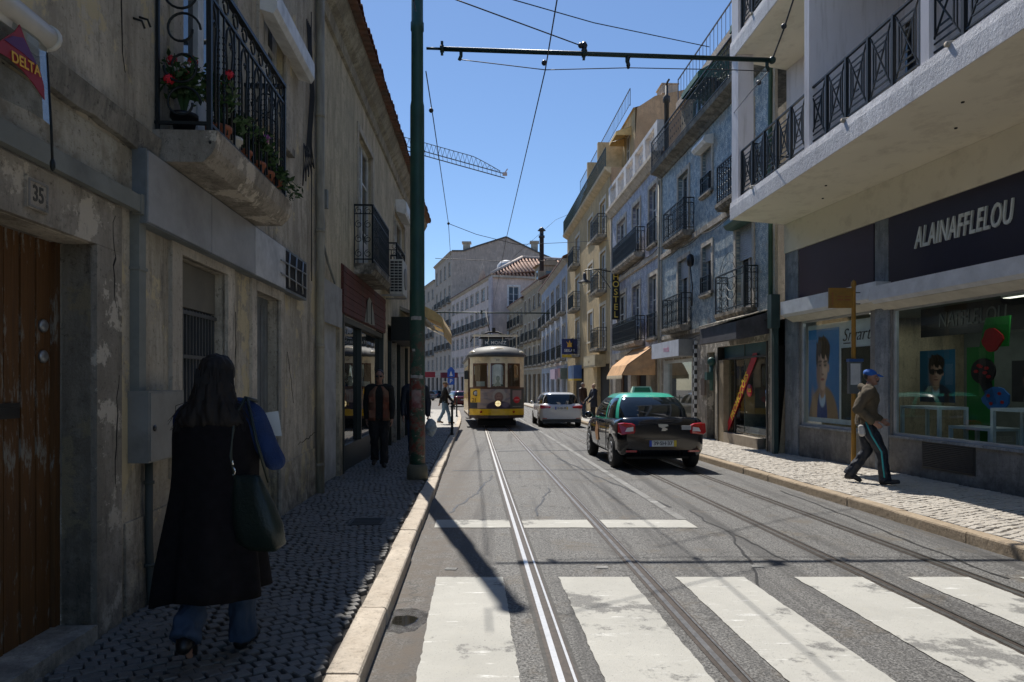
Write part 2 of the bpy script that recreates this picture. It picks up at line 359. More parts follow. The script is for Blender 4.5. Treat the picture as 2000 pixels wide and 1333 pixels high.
def cobble_mat(name, base, grime):
    m, nt, b = newmat(name); v = coords(nt, world_=True)
    vo = N(nt, 'ShaderNodeTexVoronoi'); vo.inputs['Scale'].default_value = 11; nt.links.new(v, vo.inputs['Vector'])
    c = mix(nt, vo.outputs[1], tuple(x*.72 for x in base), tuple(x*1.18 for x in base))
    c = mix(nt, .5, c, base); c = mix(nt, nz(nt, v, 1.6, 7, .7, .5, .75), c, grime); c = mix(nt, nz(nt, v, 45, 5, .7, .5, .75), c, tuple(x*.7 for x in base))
    nt.links.new(c, b.inputs['Base Color']); b.inputs['Roughness'].default_value = .55; bump(nt, b, nz(nt, v, 60, 5, .7), .4, .008)
    MT[name] = m; return m
cobL = cobble_mat('limestone_cobble_shaded', (.165, .155, .14), (.09, .085, .072)); cobR = cobble_mat('limestone_cobble_pale', (.50, .455, .39), (.36, .32, .27))  # left cobbles carry the shade of their street side in a darker colour
grout = mat('joint_sand', (.075, .066, .056), .95, var=.3, vs=20, world_=True)
def cobble_far(name, base):
    m, nt, b = newmat(name); v = coords(nt, world_=True); vo = N(nt, 'ShaderNodeTexVoronoi', feature='DISTANCE_TO_EDGE'); vo.inputs['Scale'].default_value = 10
    nt.links.new(v, vo.inputs['Vector']); mr = N(nt, 'ShaderNodeMapRange'); mr.inputs[1].default_value = .10; mr.inputs[2].default_value = .03; nt.links.new(vo.outputs[0], mr.inputs[0])
    c = mix(nt, mr.outputs[0], mix(nt, nz(nt, v, 2, 5, .7, .3, .7), tuple(x*.8 for x in base), base), tuple(x*.4 for x in base))
    nt.links.new(c, b.inputs['Base Color']); b.inputs['Roughness'].default_value = .7; MT[name] = m; return m
cobF = cobble_far('cobble_paving_far', (.46, .43, .38))
kerbm = plaster('kerb_limestone', (.66, .58, .48), (.50, .43, .35), (.22, .2, .17), foot_shade=False)
kerbR = plaster('kerb_limestone_warm', (.44, .35, .25), (.34, .27, .19), (.18, .14, .10), foot_shade=False)
rail_top = mat('rail_polished', (.56, .55, .53), .37, 1.0, var=.1, vs=30); rail_side = mat('rail_rust', (.05, .038, .030), .6, .3, var=.4, vs=30); rail_dk = mat('rail_dull', (.34, .335, .33), .34, .95, var=.3, vs=20)
# ================================================================ SETTING
def strip(mb, sa, sb, Y0, Y1, h, nstep=1):
    for i in range(nstep):
        a = Y0+(Y1-Y0)*i/nstep; b = Y0+(Y1-Y0)*(i+1)/nstep
        mb.quad(SP(sa, a, h), SP(sb, a, h), SP(sb, b, h), SP(sa, b, h))
mb = MB(); mb.quad((-900, -60, G(-60)-.01), (900, -60, G(-60)-.01), (900, 1800, G(1800)-.01), (-900, 1800, G(1800)-.01)); mb.build('ground', asph, kind='structure')
road = MB(); strip(road, -.6, 5.05, -12, 78, 0, 30); road = road.build('road', asph, kind='structure')
# grooved tram rails: (offset, polished?)
for s0, sh in ((.50, 1), (1.43, 0), (3.28, 0), (4.16, 0)):
    mb = MB()
    def rs(a, b, h, mi, m2=None): mb.mi = mi; strip(mb, a, b, -4, 77, h, 20)
    rs(s0-.075, s0-.050, .004, 1); rs(s0-.050, s0-.014, .010, 0); rs(s0-.014, s0+.034, .0035, 1); rs(s0+.034, s0+.050, .009, 0); rs(s0+.050, s0+.056, .004, 1); rs(s0+.056, s0+.064, .004, 1)
    mb.mi = 0
    for a, b in ((s0-.050, -1), (s0-.014, 1)):
        for i in range(20):
            y0 = -4+81*i/20; y1 = -4+81*(i+1)/20; mb.quad(SP(a, y0, .0035), SP(a, y1, .0035), SP(a, y1, .010), SP(a, y0, .010))
    mb.build('tram_rail', [rail_top if sh else rail_dk, rail_side], road, label='bright polished grooved rail nearest the left kerb' if sh else None)
# stone or concrete seam along rails
seam = mat('rail_bed_mortar', (.075, .072, .068), .85, var=.3, vs=25, world_=True, bp=.4)
mb = MB()
for s0 in (.50,):
    strip(mb, s0-.10, s0-.075, -4, 77, .0022, 20); strip(mb, s0+.056, s0+.085, -4, 77, .0022, 20)
mb.build('rail_bed', seam, road)
for i, (a, b) in enumerate(((-.306, .245), (.70, 1.28), (1.67, 2.235), (2.65, 3.24), (3.585, 4.20), (4.5, 4.93))):
    mb = MB(); cuts = [a]
    for s0 in (.50, 1.43, 3.28, 4.16):
        if a < s0-.075 and s0+.064 < b: cuts += [s0-.075, s0+.064]
        elif a < s0-.075 < b: b = s0-.075
        elif a < s0+.064 < b and s0-.075 < a: cuts[0] = s0+.064
    cuts.append(b); n = 90; ph = R.random()*9
    for j in range(0, len(cuts), 2):
        for k in range(n):
            y0 = 1.2+(5.64-1.2)*k/n; y1 = 1.2+(5.64-1.2)*(k+1)/n
            e = lambda y, q: .012*noise.noise(Vector((y*3.1, ph+q, i)))+.010*noise.noise(Vector((y*17, ph+q, i)))
            la = cuts[j]; lb = cuts[j+1]
            mb.quad(SP(la+e(y0, 0), y0, .006), SP(lb+e(y0, 5), y0, .006), SP(lb+e(y1, 5), y1, .006), SP(la+e(y1, 0), y1, .006))
    mb.build('crosswalk_stripe', rp, road)
mb = MB()
for a, b in ((-.44, .42), (.57, 1.35), (1.50, 2.52)):
    n = 14
    for k in range(n):
        x0 = a+(b-a)*k/n; x1 = a+(b-a)*(k+1)/n; e = lambda x: .02*noise.noise(Vector((x*4, 2, 0)))
        mb.quad(SP(x0, 7.66+e(x0), .006), SP(x1, 7.66+e(x1), .006), SP(x1, 8.12+e(x1+7), .006), SP(x0, 8.12+e(x0+7), .006))
mb.build('stop_line', rp, road)
mb = MB(); strip(mb, 2.44, 2.55, 8.15, 70, .006, 24); mb.build('lane_line', rpf, road)
for (px, py) in ((880, 1112), (1175, 1109), (1478, 1107)):     # small leftover paint dabs
    p = gpt(px, py); mb = MB(); mb.hexa([p+Vector((dx_, dy_, .001)) for dx_, dy_ in ((-.05, -.03), (.05, -.04), (.06, .03), (-.04, .04))], [p+Vector((dx_, dy_, .006)) for dx_, dy_ in ((-.05, -.03), (.05, -.04), (.06, .03), (-.04, .04))]); mb.build('paint_dab', rpf, road)
tar = mat('tar_seal', (.022, .022, .023), .45, bp=.3)
rt = random.Random(12)
for (sa, ya, sb, yb, w0) in ((1.9, 3.2, 2.6, 7.4, .012), (2.6, 9.0, 1.7, 15.5, .02), (-.3, 8.6, .3, 12.4, .014), (4.4, 5.6, 4.7, 10.5, .015), (.8, 8.4, 1.2, 10.8, .012), (.62, 17.2, 3.2, 17.6, .03), (-.4, 13.1, 3.1, 13.4, .022), (2.9, 6.2, 2.7, 8.8, .010)):
    n_ = 26; mb = MB(); x_ = 0; pp_ = []
    for k in range(n_+1): x_ += rt.gauss(0, .02); pp_.append((sa+(sb-sa)*k/n_+x_*(1 if abs(yb-ya) > 1 else 0), ya+(yb-ya)*k/n_+x_*(1 if abs(yb-ya) <= 1 else 0)))
    for (a0, a1), (b0, b1) in zip(pp_, pp_[1:]):
        wv = w0*rt.uniform(.7, 1.2)
        if abs(yb-ya) > 1: mb.quad(SP(a0-wv, a1, .0035), SP(a0+wv, a1, .0035), SP(b0+wv, b1, .0035), SP(b0-wv, b1, .0035))
        else: mb.quad(SP(a0, a1-wv*2, .0035), SP(b0, b1-wv*2, .0035), SP(b0, b1+wv*2, .0035), SP(a0, a1+wv*2, .0035))
    mb.build('tar_seam', tar, road)
# tar patch strips where the road was cut open
patch = mat('asphalt_patch', (.10, .098, .095), .85, var=.3, vs=50, bp=.5, bs=90, world_=True)

# puddle in the gutter with wet grit round it
def puddle_mat():
    m, nt, b = newmat('wet_grit'); v = coords(nt); c = nz(nt, v, 22, 6, .75, .45, .6)
    nt.links.new(mix(nt, c, (.06, .055, .05), (.16, .155, .15)), b.inputs['Base Color'])
    b.inputs['Roughness'].default_value = .18; b.inputs['Specular IOR Level'].default_value = .8; bump(nt, b, nz(nt, v, 40, 5, .8), 1.0, .02); return m
water = mat('puddle_water', (.02, .018, .014), .03, spec=.8)
pc = gpt(790, 1213)
def blob(r0, r1, z, seed, n=40):
    return [(r0*cos(2*pi*k/n)*(1+.35*noise.noise(Vector((cos(2*pi*k/n)*2, sin(2*pi*k/n)*2, seed)))), r1*sin(2*pi*k/n)*(1+.35*noise.noise(Vector((cos(2*pi*k/n)*2, sin(2*pi*k/n)*2, seed+4)))), z) for k in range(n)]
mb = MB(); mb.hexa(blob(.155, .25, .000, 1), blob(.145, .24, .004, 1)); pd = mb.build('puddle', puddle_mat(), None, pc, kind='structure')
mb = MB(); mb.hexa([(x*1., y*1., z) for x, y, z in blob(.085, .10, .005, 3)], blob(.08, .095, .0065, 3)); mb.build('water', water, pd)
# ---- pavements
PH = .12
def kerb_line_left(Y):                                  # outer kerb offset s
    return -.575 if Y < 30 else -.575-.012*(Y-30)**1.6*.35
def pave_sheet(mb, pts, h):                             # closed polygon of (s,Y)
    mb.hexa([SP(s, y, h-.3) for s, y in pts], [SP(s, y, h) for s, y in pts])
LW = -2.55
pl = [(-7, -12), (-.75, -12)]+[(kerb_line_left(y)-.17, y) for y in (0, 10, 20, 30, 34, 38, 42, 46, 49)]+[(-4.5, 52), (-12, 54), (-12, 27.2), (-4, 27.2)]
mb = MB(); pave_sheet(mb, pl[:6]+[(kerb_line_left(26)-.17, 26), (-7, 26)], PH-.028); pavL = mb.build('pavement_left', grout, kind='structure')
mb = MB(); pave_sheet(mb, [(-14, 26), (kerb_line_left(26)-.17, 26)]+[(kerb_line_left(y)-.17, y) for y in (30, 34, 38, 42, 46, 49)]+[(-5, 52), (-14, 54)], PH-.004); mb.build('paving', cobF, pavL)
mb = MB(); pave_sheet(mb, [(5.12, -12), (12, -12), (12, 76), (5.12, 76)], PH-.028); pavR = mb.build('pavement_right', grout, kind='structure')
mb = MB(); pave_sheet(mb, [(5.12, 31), (10, 31), (10, 76), (5.12, 76)], PH-.004); mb.build('paving', cobF, pavR)
def cobbles(par, m, s0, s1, Y0, Y1, size, ang, seed, keep, wob):
    rr = random.Random(seed); allst = []; ca, sa = cos(ang), sin(ang)
    span = int((Y1-Y0+6)/size)+8
    def gp(i, j):
        x = i*size; y = j*size; x += wob*sin(y*1.7); y += wob*sin(x*1.3+1)
        hs = noise.cell_vector(Vector((i+.5, j+.5, seed+.5))); n1 = (hs.x-.5)*size*.10+noise.noise(Vector((i*.21, j*.23, seed)))*size*.6; n2 = (hs.y-.5)*size*.10+noise.noise(Vector((i*.17+9, j*.23, seed)))*size*.6
        return Vector(((x+n1)*ca-(y+n2)*sa, (x+n1)*sa+(y+n2)*ca))
    for i in range(-span, span):
        for j in range(-span, span):
            c = gp(i+.5+.5*(j % 2), j+.5)
            if not (s0+size*.3 < c.x < s1-size*.3 and Y0 < c.y+8 < Y1): continue
            hw_, hh_ = size*rr.uniform(.40, .475), size*rr.uniform(.40, .475); th_ = rr.gauss(0, .10); q = []
            for a_, b_ in ((-1, -1), (1, -1), (1, 1), (-1, 1)):
                x_, y_ = a_*hw_+rr.gauss(0, .045)*size, b_*hh_+rr.gauss(0, .045)*size; x_, y_ = x_*cos(th_)-y_*sin(th_), x_*sin(th_)+y_*cos(th_)
                q.append(c+Vector((x_*ca-y_*sa, x_*sa+y_*ca)))
            q = [Vector((min(max(p.x, s0+.004), s1-.004), p.y+8)) for p in q]
            allst.append((c.x, c.y+8, q, rr.uniform(-.004, .004), rr.uniform(-.03, .03), rr.uniform(-.03, .03)))
    def stone_(mb, st):
        cx, cy, q, dh, tx, ty = st; o = SP(cx, cy, 0); top = []; bot = []; rim = []
        for p in q:
            w = SP(p.x, p.y, 0)-o; hh = PH+dh+tx*w.x+ty*w.y; k = .86
            top.append(Vector((w.x*k, w.y*k, w.z*k+hh))); rim.append(Vector((w.x, w.y, w.z+hh-.006))); bot.append(Vector((w.x, w.y, w.z+PH-.035)))
        vs = top+rim+bot
        return o, vs, [(0, 1, 2, 3)]+[(4+i, 4+(i+1) % 4, (i+1) % 4, i) for i in range(4)]+[(8+i, 8+(i+1) % 4, 4+(i+1) % 4, 4+i) for i in range(4)]
    def vis(st):                                        # how large the stone shows
        y = st[1]; x = st[0]+DX*y
        if y < 2.6 or abs(x/y)*F > 1040 or (CZ-PH)/y*F > 600: return 0
        return 1/y**2*(1.0)
    allst.sort(key=vis, reverse=True)
    for st in allst[:keep]:
        o, vs, fs = stone_(mb, st); b = MB(); b.add(vs, fs); b.build('cobblestone', m, par, o)
    b = MB()
    for st in allst[keep:]:
        o, vs, fs = stone_(mb, st); b.add([o+v for v in vs], fs)
    b.build('cobblestones', m, par, kind='stuff')
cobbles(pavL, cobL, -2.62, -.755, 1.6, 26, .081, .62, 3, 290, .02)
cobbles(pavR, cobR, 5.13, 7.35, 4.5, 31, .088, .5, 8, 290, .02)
def kerbs(par, m, so, si, Y0, Y1, ln, seed, keep, lab0=None):
    rr = random.Random(seed); y = Y0; k = 0
    while y < Y1:
        l = ln*rr.uniform(.7, 1.25); y2 = min(y+l, Y1); b = MB(); g = .006; dd = rr.uniform(-.008, .008); dh = rr.uniform(-.006, .006)
        f = (lambda yy: 0) if so > 0 else (lambda yy: kerb_line_left(yy)+.575); sg = 1 if so > si else -1
        o = SP(so, y, 0); P_ = lambda s, yy, h: SP(s, yy, h)-o
        def ring(yy, ins=0):
            e = f(yy)+dd
            return [P_(si+e, yy, -.1), P_(so+e, yy, -.1), P_(so+e, yy, PH-.02+dh), P_(so+e-sg*.008, yy, PH-.005+dh), P_(so+e-sg*.022, yy, PH+dh), P_(si+e, yy, PH+dh)]
        st = [y+g, (y+y2)/2, y2-g]; rs_ = [ring(q) for q in st]
        vs = [p for r_ in rs_ for p in r_]; fs = [(i*6+j, (i+1)*6+j, (i+1)*6+(j+1) % 6, i*6+(j+1) % 6) for i in range(2) for j in range(6)]+[(0, 1, 2, 3, 4, 5), (17, 16, 15, 14, 13, 12)]
        b.add(vs, fs); b.build('kerbstone', m, par, o); y = y2
kL = MB(); kL.box(-.02, .02, -.02, .02, -.3, -.2); kL = kL.build('kerb_left', grout, None, SP(-.65, 6), kind='structure'); kR = MB(); kR.box(-.02, .02, -.02, .02, -.3, -.2); kR = kR.build('kerb_right', grout, None, SP(5.05, 8), kind='structure')
for par, a in ((kL, (kerbm, -.575, -.745, -6, 48, .85, 5, 1)), (kR, (kerbR, 4.97, 5.115, -6, 74, 1.15, 6, 1))):
    n0 = len(COL.objects); kerbs(None, *a)
    for o in list(COL.objects)[n0:]: o.parent = par; o.location = o.location-par.location
# ================================================================ facade kit
CACHE = {}
def cached(key, fn):
    if key not in CACHE: CACHE[key] = fn()
    return CACHE[key]
def wallmesh(mb, u0, u1, z0, z1, ops, depth=.18, v=0):
    us = sorted({u0, u1, *[a for o in ops for a in o[:2]]}); zs = sorted({z0, z1, *[a for o in ops for a in o[2:4]]})
    us = [a for a in us if u0 <= a <= u1]; zs = [a for a in zs if z0 <= a <= z1]
    for a, b in zip(us, us[1:]):
        for c, d in zip(zs, zs[1:]):
            x = (a+b)/2; z = (c+d)/2
            if any(o[0] < x < o[1] and o[2] < z < o[3] for o in ops): continue
            mb.quad((a, v, c), (b, v, c), (b, v, d), (a, v, d))
    for a, b, c, d in [o[:4] for o in ops]:
        w = v-depth
        mb.quad((a, v, c), (a, v, d), (a, w, d), (a, w, c)); mb.quad((b, v, c), (b, w, c), (b, w, d), (b, v, d))
        mb.quad((a, v, d), (b, v, d), (b, w, d), (a, w, d)); mb.quad((a, v, c), (a, w, c), (b, w, c), (b, v, c))
def window(par, a, b, c, d, style='case', fm=None, pm=None, depth=.16, sur=None, sw=.13, sh=0, name='window', v=0, cut=None):
    """window set in an opening a..b x c..d: frame mesh (with stone surround) > pane, roller_shutter"""
    w = b-a; h = d-c; fm = fm or wframe; pm = pm or gd
    key = ('w', round(w, 2), round(h, 2), style, fm.name, sur.name if sur else 0, sw, depth)
    def mk():
        mb = MB(); y0, y1 = -depth+.0, -depth+.055; t = .075
        mb.box(0, t, y0, y1, 0, h); mb.box(w-t, w, y0, y1, 0, h); mb.box(t, w-t, y0, y1, h-t, h); mb.box(t, w-t, y0, y1, 0, t)
        if style in ('case', 'door'):
            mb.box(w/2-.06, w/2+.06, y0, y1+.01, t, h-t)
            for q in ((.3, .62) if style == 'case' else (.33, .72)): mb.box(t, w-t, y0+.01, y1-.012, h*q-.02, h*q+.02)
            if style == 'door': mb.box(t, w-t, y0+.012, y1-.002, t, h*.26)
        elif style == 'sash': mb.box(w/2-.03, w/2+.03, y0, y1, t, h-t)
        if sur:
            mb.mi = 1; p = .028; mb.box(-sw, 0, -.02, p, 0, h+sw); mb.box(w, w+sw, -.02, p, 0, h+sw); mb.box(0, w, -.02, p, h, h+sw)
            mb.box(-sw-.03, w+sw+.03, -.02, p+.05, -.09, 0)
        return mb.mesh(name, [fm, sur or fm])
    o = put(name, cached(key, mk), par, (a, v, c))
    def mp():
        mb = MB(); mb.quad((.05, -depth+.025, .05), (w-.05, -depth+.025, .05), (w-.05, -depth+.025, h-.05), (.05, -depth+.025, h-.05)); return mb.mesh('pane', pm)
    put('pane', cached(key+(pm.name, 'p'), mp), o)
    if sh:
        def ms():
            mb = MB(); z = h; n = int(h*sh/.055)
            for i in range(n): mb.hexa([(.02, -.075, z-.055), (w-.02, -.075, z-.055), (w-.02, -.1, z-.055), (.02, -.1, z-.055)], [(.02, -.088, z-.004), (w-.02, -.088, z-.004), (w-.02, -.1, z), (.02, -.1, z)]); z -= .055
            return mb.mesh('roller_shutter', shut)
        put('roller_shutter', cached(key+(sh, 's'), ms), o)
    return o
def arc(cx, cz, r, a0, a1, n, y=0, ax='u'):
    pts = []
    for i in range(n+1):
        a = a0+(a1-a0)*i/n; p = (cx+r*cos(a), cz+r*sin(a)); pts.append((p[0], y, p[1]) if ax == 'u' else (y, p[0], p[1]))
    return pts
def spiral(cx, cz, r, a0, turns, n, y, ax, k=.35):
    pts = []
    for i in range(n+1):
        t = i/n; a = a0+turns*2*pi*t; rr = r*(1-t*(1-k)); p = (cx+rr*cos(a), cz+rr*sin(a)); pts.append((p[0], y, p[1]) if ax == 'u' else (y, p[0], p[1]))
    return pts
def rail_side_fill(mb, L, h, style, at, ax, fine):
    """fills one face of a railing, running 0..L along u (ax='u', at y=at) or along v (ax='v', at x=at)"""
    P_ = (lambda t, z: (t, at, z)) if ax == 'u' else (lambda t, z: (at, t, z))
    r = .008; mb.bar(P_(0, h), P_(L, h), .04, .03); mb.bar(P_(0, .08), P_(L, .08), .022, .022)
    if style in ('scroll', 'bars', 'fancy'): mb.bar(P_(0, h-.16), P_(L, h-.16), .018, .018)
    n = max(1, round(L/(.34 if style == 'sparse' else .11 if style != 'fancy' else .16))); seg = 12 if fine else 7
    if style == 'diamond':                              # modern panels: crossed bars over nested rectangles
        n = max(1, round(L/.62)); w = L/n
        for i in range(n+1): mb.bar(P_(i*w, 0), P_(i*w, h), .05, .05)
        for i in range(n):
            a = i*w+.06; b = (i+1)*w-.06; m_ = (a+b)/2
            mb.bar(P_(a, .1), P_(b, h-.05), .022, .012); mb.bar(P_(a, h-.05), P_(b, .1), .022, .012)
            for q in (.10, .19, .28):
                for z in (.08+q, h-.05-q): mb.bar(P_(a+q*.7, z), P_(b-q*.7, z), .018, .018)
                if q < .25:
                    for x in (a+q*.62, b-q*.62): mb.bar(P_(x, .08+q), P_(x, h-.05-q), .018, .018)
        return
    for i in range(n+1):
        t = L*i/n
        if style == 'fancy':
            mb.bar(P_(t, 0), P_(t, h), .02, .02)
            if i < n:
                w = L/n; c_ = t+w/2
                for z0 in ((.17, .42, .67, .9) if fine else (.2, .5, .8)):
                    if z0 < h-.05: mb.tube(spiral(c_, z0*h/1.0, min(w*.42, .12), pi/2, 1.2 if fine else .9, seg+3, at, ax), .007, 4)
        elif style == 'scroll':
            mb.bar(P_(t, .08), P_(t, h-.16), .014, .014)
            if i < n and i % 2 == 0:
                mb.tube(spiral(t+L/n/2, h-.08, .055, 0, .95, seg, at, ax, .8), .006, 4); mb.tube(spiral(t+L/n/2, .33, .05, 0, 1.1, seg, at, ax), .006, 4); mb.tube(spiral(t+L/n/2, .6, .05, pi, 1.1, seg, at, ax), .006, 4)
        else: mb.bar(P_(t, .08), P_(t, h), .014, .014)
    mb.bar(P_(0, 0), P_(0, h), .03, .03); mb.bar(P_(L, 0), P_(L, h), .03, .03)
def balcony(par, a, b, z, prot, h=1.0, style='scroll', sm=None, im=None, t=.16, sheet=None, fine=False, sides=(1, 1), v=0, name='balcony'):
    """slab top at z, from a to b along the wall"""
    w = b-a; sm = sm or stoneP; im = im or iron
    def mk():
        mb = MB(); mb.prism([(0, -t), (prot-.05, -t), (prot, -t*.55), (prot+.02, -t*.5), (prot+.02, 0), (0, 0)], 0, -.04, w+.04)
        return mb.mesh(name, sm)
    o = put(name, cached(('b', round(w, 2), prot, t, sm.name), mk), par, (a, v, z))
    def mr():
        mb = MB(); rail_side_fill(mb, w, h, style, prot-.04, 'u', fine)
        for s_, x in ((0, 0), (1, w)):
            if sides[s_]: rail_side_fill(mb, prot-.04, h, style, x, 'v', fine)
        return mb.mesh('railing', im)
    put('railing', cached(('r', round(w, 2), prot, h, style, im.name, fine, sides), mr), o)
    if sheet:
        def msx():
            mb = MB(); n = int((h-.12)/.16)
            for i in range(n): mb.box(.02, w-.02, prot-.062, prot-.05, .1+i*.16+.006, .1+(i+1)*.16)
            return mb.mesh('rail_screen', sheet)
        put('rail_screen', cached(('s', round(w, 2), prot, h, sheet.name), msx), o)
    return o
def building(name, label, fr, u0, u1, group=None, v=0, z=0):
    return T(name, label, 'building', fr, 0, 0, 0, group)
# ================================================================ LEFT ROW, near house A
FA = Fr(-2.2, 0, -DX, -1)                               # u = -distance, y outward (to the right)
def UA(px, v=0): return FA.u(px, v)
A = building('old_house', 'weathered grey ochre house with planked door and flower balcony on the near left', FA, 0, 0)
# openings: (u0,u1,z0,z1) on the wall plane
UD0, UD1 = -3.93, -2.2                                  # planked door
wA = (-6.05, -5.10, .95, 2.50); dA = (-7.72, -6.86, .02, 2.47); b1 = (-6.30, -5.12, 3.30, 5.75); b2 = (-7.95, -7.08, 4.3, 5.9)
mb = MB(); wallmesh(mb, -9.62, 3, -.3, 7.5, [(UD0, UD1, -.3, 2.34), wA, dA, b1, b2], .16)
mb.quad((3, 0, -.3), (3, 0, 7.5), (3, -7, 7.5), (3, -7, -.3)); mb.quad((-9.62, -7, -.3), (3, -7, -.3), (3, -7, 7.5), (-9.62, -7, 7.5)); mb.quad((-9.62, 0, -.3), (-9.62, -7, -.3), (-9.62, -7, 7.5), (-9.62, 0, 7.5))
mb.build('wall', plA, A)
# door recess, planks, jambs, lintel, step
mb = MB(); mb.box(UD0, UD1, -.62, -.235, -.3, 2.34); mb.build('door_backing', dark, A)
def wood():
    m, nt, b = newmat('orange_wood'); v = coords(nt)
    c = mix(nt, nz(nt, coords(nt, (18, 18, .9)), 1.5, 6, .7, .3, .7), (.085, .036, .010), (.16, .07, .018))
    c = mix(nt, nz(nt, coords(nt, (7, 7, 1.6)), 1.6, 8, .75, .53, .58), c, (.24, .225, .19))
    c = mix(nt, nz(nt, coords(nt, (9, 9, .5)), 1.1, 6, .7, .50, .7), c, (.05, .025, .010))
    nt.links.new(c, b.inputs['Base Color']); b.inputs['Roughness'].default_value = .7; bump(nt, b, nz(nt, coords(nt, (30, 30, 1)), 2, 6, .7), .4); return m
wd = wood(); door = MB(); door.box(UD0+.0, UD0+.05, -.235, -.17, .1, 2.34); door = door.build('door', wd, A, (0, 0, 0))
u = UD0+.055; k = 0
while u < UD1-.02:
    w_ = .128+.01*R.random(); b = MB(); b.box(.007, w_-.008, 0, .03+.008*R.random(), 0, 2.18); b.build('plank', wd, door, (u, -.225, .16)); u += w_; k += 1
b = MB()
for zz in (1.86, 1.69): b.lathe((UD0+.13, -.19, zz), [(.036, 0), (.036, .012), (.026, .02), (.012, .022)], 14, 1)
b.build('lock', steel, door)
b = MB(); b.box(UD0+.34, UD0+.62, -.19, -.175, 1.36, 1.44); b.box(UD0+.36, UD0+.6, -.176, -.168, 1.385, 1.415); b.build('letter_slot', black, door)
b = MB(); b.box(UD0-.28, UD0, -.2, .035, -.2, 2.34); b.build('door_jamb', stone, A)
b = MB(); b.hexa([(UD0-.28, -.2, 2.343), (UD1+.3, -.2, 2.343), (UD1+.3, .035, 2.343), (UD0-.28, .035, 2.343)], [(UD0-.28, -.2, 2.62), (UD1+.3, -.2, 2.62), (UD1+.3, .035, 2.62), (UD0-.28, .035, 2.62)]); b.build('lintel', stone, A)
b = MB(); b.box(UD1, UD1+.28, -.2, .035, -.2, 2.34); b.build('door_jamb', stone, A)
b = MB(); b.box(UD0+.02, UD1, -.24, .05, -.1, .16); b.build('threshold', stoneP, A)
# plaque 35
b = MB(); z_ = 2.47; b.box(-3.46, -3.29, .035, .05, z_-.075, z_+.075); b.mi = 1
for (p0, p1) in (((-3.45, z_-.068), (-3.30, z_-.058)), ((-3.45, z_+.058), (-3.30, z_+.068)), ((-3.45, z_-.06), (-3.44, z_+.06)), ((-3.31, z_-.06), (-3.30, z_+.06))): b.box(p0[0], p1[0], .05, .055, p0[1], p1[1])
pq = b.build('number_plaque', [stone, stoneG], A); text('numeral', '35', .11, mat('grimy_black', (.075, .07, .06), .9), pq, (-3.375, .05, z_), .003, off=.002, width=.8)
# stone frames of window and door
for nm, (a, b_, c, d), sw in (('window_surround', wA, .17), ('door_surround', dA, .15)):
    b = MB(); b.box(a-sw, a, -.02, .03, c-.1 if c > .5 else -.2, d+sw); b.box(b_, b_+sw, -.02, .03, c-.1 if c > .5 else -.2, d+sw); b.box(a, b_, -.02, .03, d, d+sw)
    if c > .5: b.box(a, b_, -.02, .05, c-.12, c)
    b.build(nm, stoneP, A)
gw = MB(); gw.box(wA[0], wA[1], -.155, -.13, wA[2], wA[3]); g_ = gw.build('window', dark, A)
b = MB(); b.box(wA[0]+.02, wA[1]-.02, -.125, -.08, 2.14, 2.49); b.build('blind_panel', mat('board_khaki', (.15, .14, .115), .7, bp=.2), g_)
b = MB(); n = 15
for i in range(n): x = wA[0]+.03+(wA[1]-wA[0]-.06)*i/(n-1); b.bar((x, -.09, .97), (x, -.09, 2.13), .016, .016)
for zz in (1.0, 1.35, 1.75, 2.1): b.bar((wA[0], -.075, zz), (wA[1], -.075, zz), .012, .03)
b.build('grille', mat('iron_grey', (.10, .105, .11), .5, .3), g_)
b = MB(); b.box(dA[0], dA[1], -.155, -.12, .02, 2.47)
for i in range(6): x = dA[0]+.07+i*.13; b.box(x, x+.105, -.12, -.105, .9, 2.38)
dr = b.build('door', mat('door_grey_blue', (.17, .19, .20), .6, dirt=(.1, .1, .1)), A)
b = MB(); b.box(dA[0]+.04, dA[1]-.04, -.12, -.10, .06, .86); b.build('lower_board', mat('board_yellowed', (.36, .32, .22), .8, dirt=(.2, .18, .13)), dr)
b = MB(); b.tube([(dA[1]-.12, -.11, 1.75), (dA[1]-.12, -.06, 1.75), (dA[1]-.12, -.06, 1.6), (dA[1]-.12, -.11, 1.6)], .01, 6); b.build('handle', steel, dr)
# plinth with slipped stone slabs
for (a, c) in ((-5.02, -4.3), (-6.68, -6.25), (-8.95, -7.9), (-9.55, -9.0)):
    b = MB(); z1 = .62+.1*R.random(); b.hexa([(a, .0, -.2), (c, .0, -.2), (c, .022, -.2), (a, .03, -.2)], [(a, .0, z1), (c, .0, z1-.02), (c, .012, z1-.02), (a, .018, z1)]); b.build('plinth_slab', plA, A)
# string course, broken along its lower edge
b = MB(); n = 40; us = [-4.66+(4.66+.5)*i/n for i in range(n+1)]
lowz = [3.05+.05*max(0, noise.noise(Vector((x*3, 1, 0))))+.02*noise.noise(Vector((x*11, 1, 0))) for x in us]
for i in range(n):
    a, c = us[i], us[i+1]; la, lc = lowz[i], lowz[i+1]
    b.hexa([(a, -.01, la), (c, -.01, lc), (c, .05, lc), (a, .05, la)], [(a, -.01, 3.24), (c, -.01, 3.24), (c, .075, 3.20), (a, .075, 3.20)])
b.build('string_course', plaster('moulding_grimy', (.30, .28, .24), (.14, .135, .12), (.05, .05, .045), foot_shade=False), A)
b = MB(); b.box(-4.30, -4.285, .0, .006, 2.74, 3.04); b.box(-3.2, -3.19, 0, .006, 2.74, 3.04); b.build('board_joint', dark, A)
b = MB(); b.box(-4.66, -2.2, .0, .012, 2.76, 3.03); b.build('fascia_board', plaster('fascia_old', (.44, .41, .34), (.28, .25, .19), (.10, .09, .08), foot_shade=False), A)
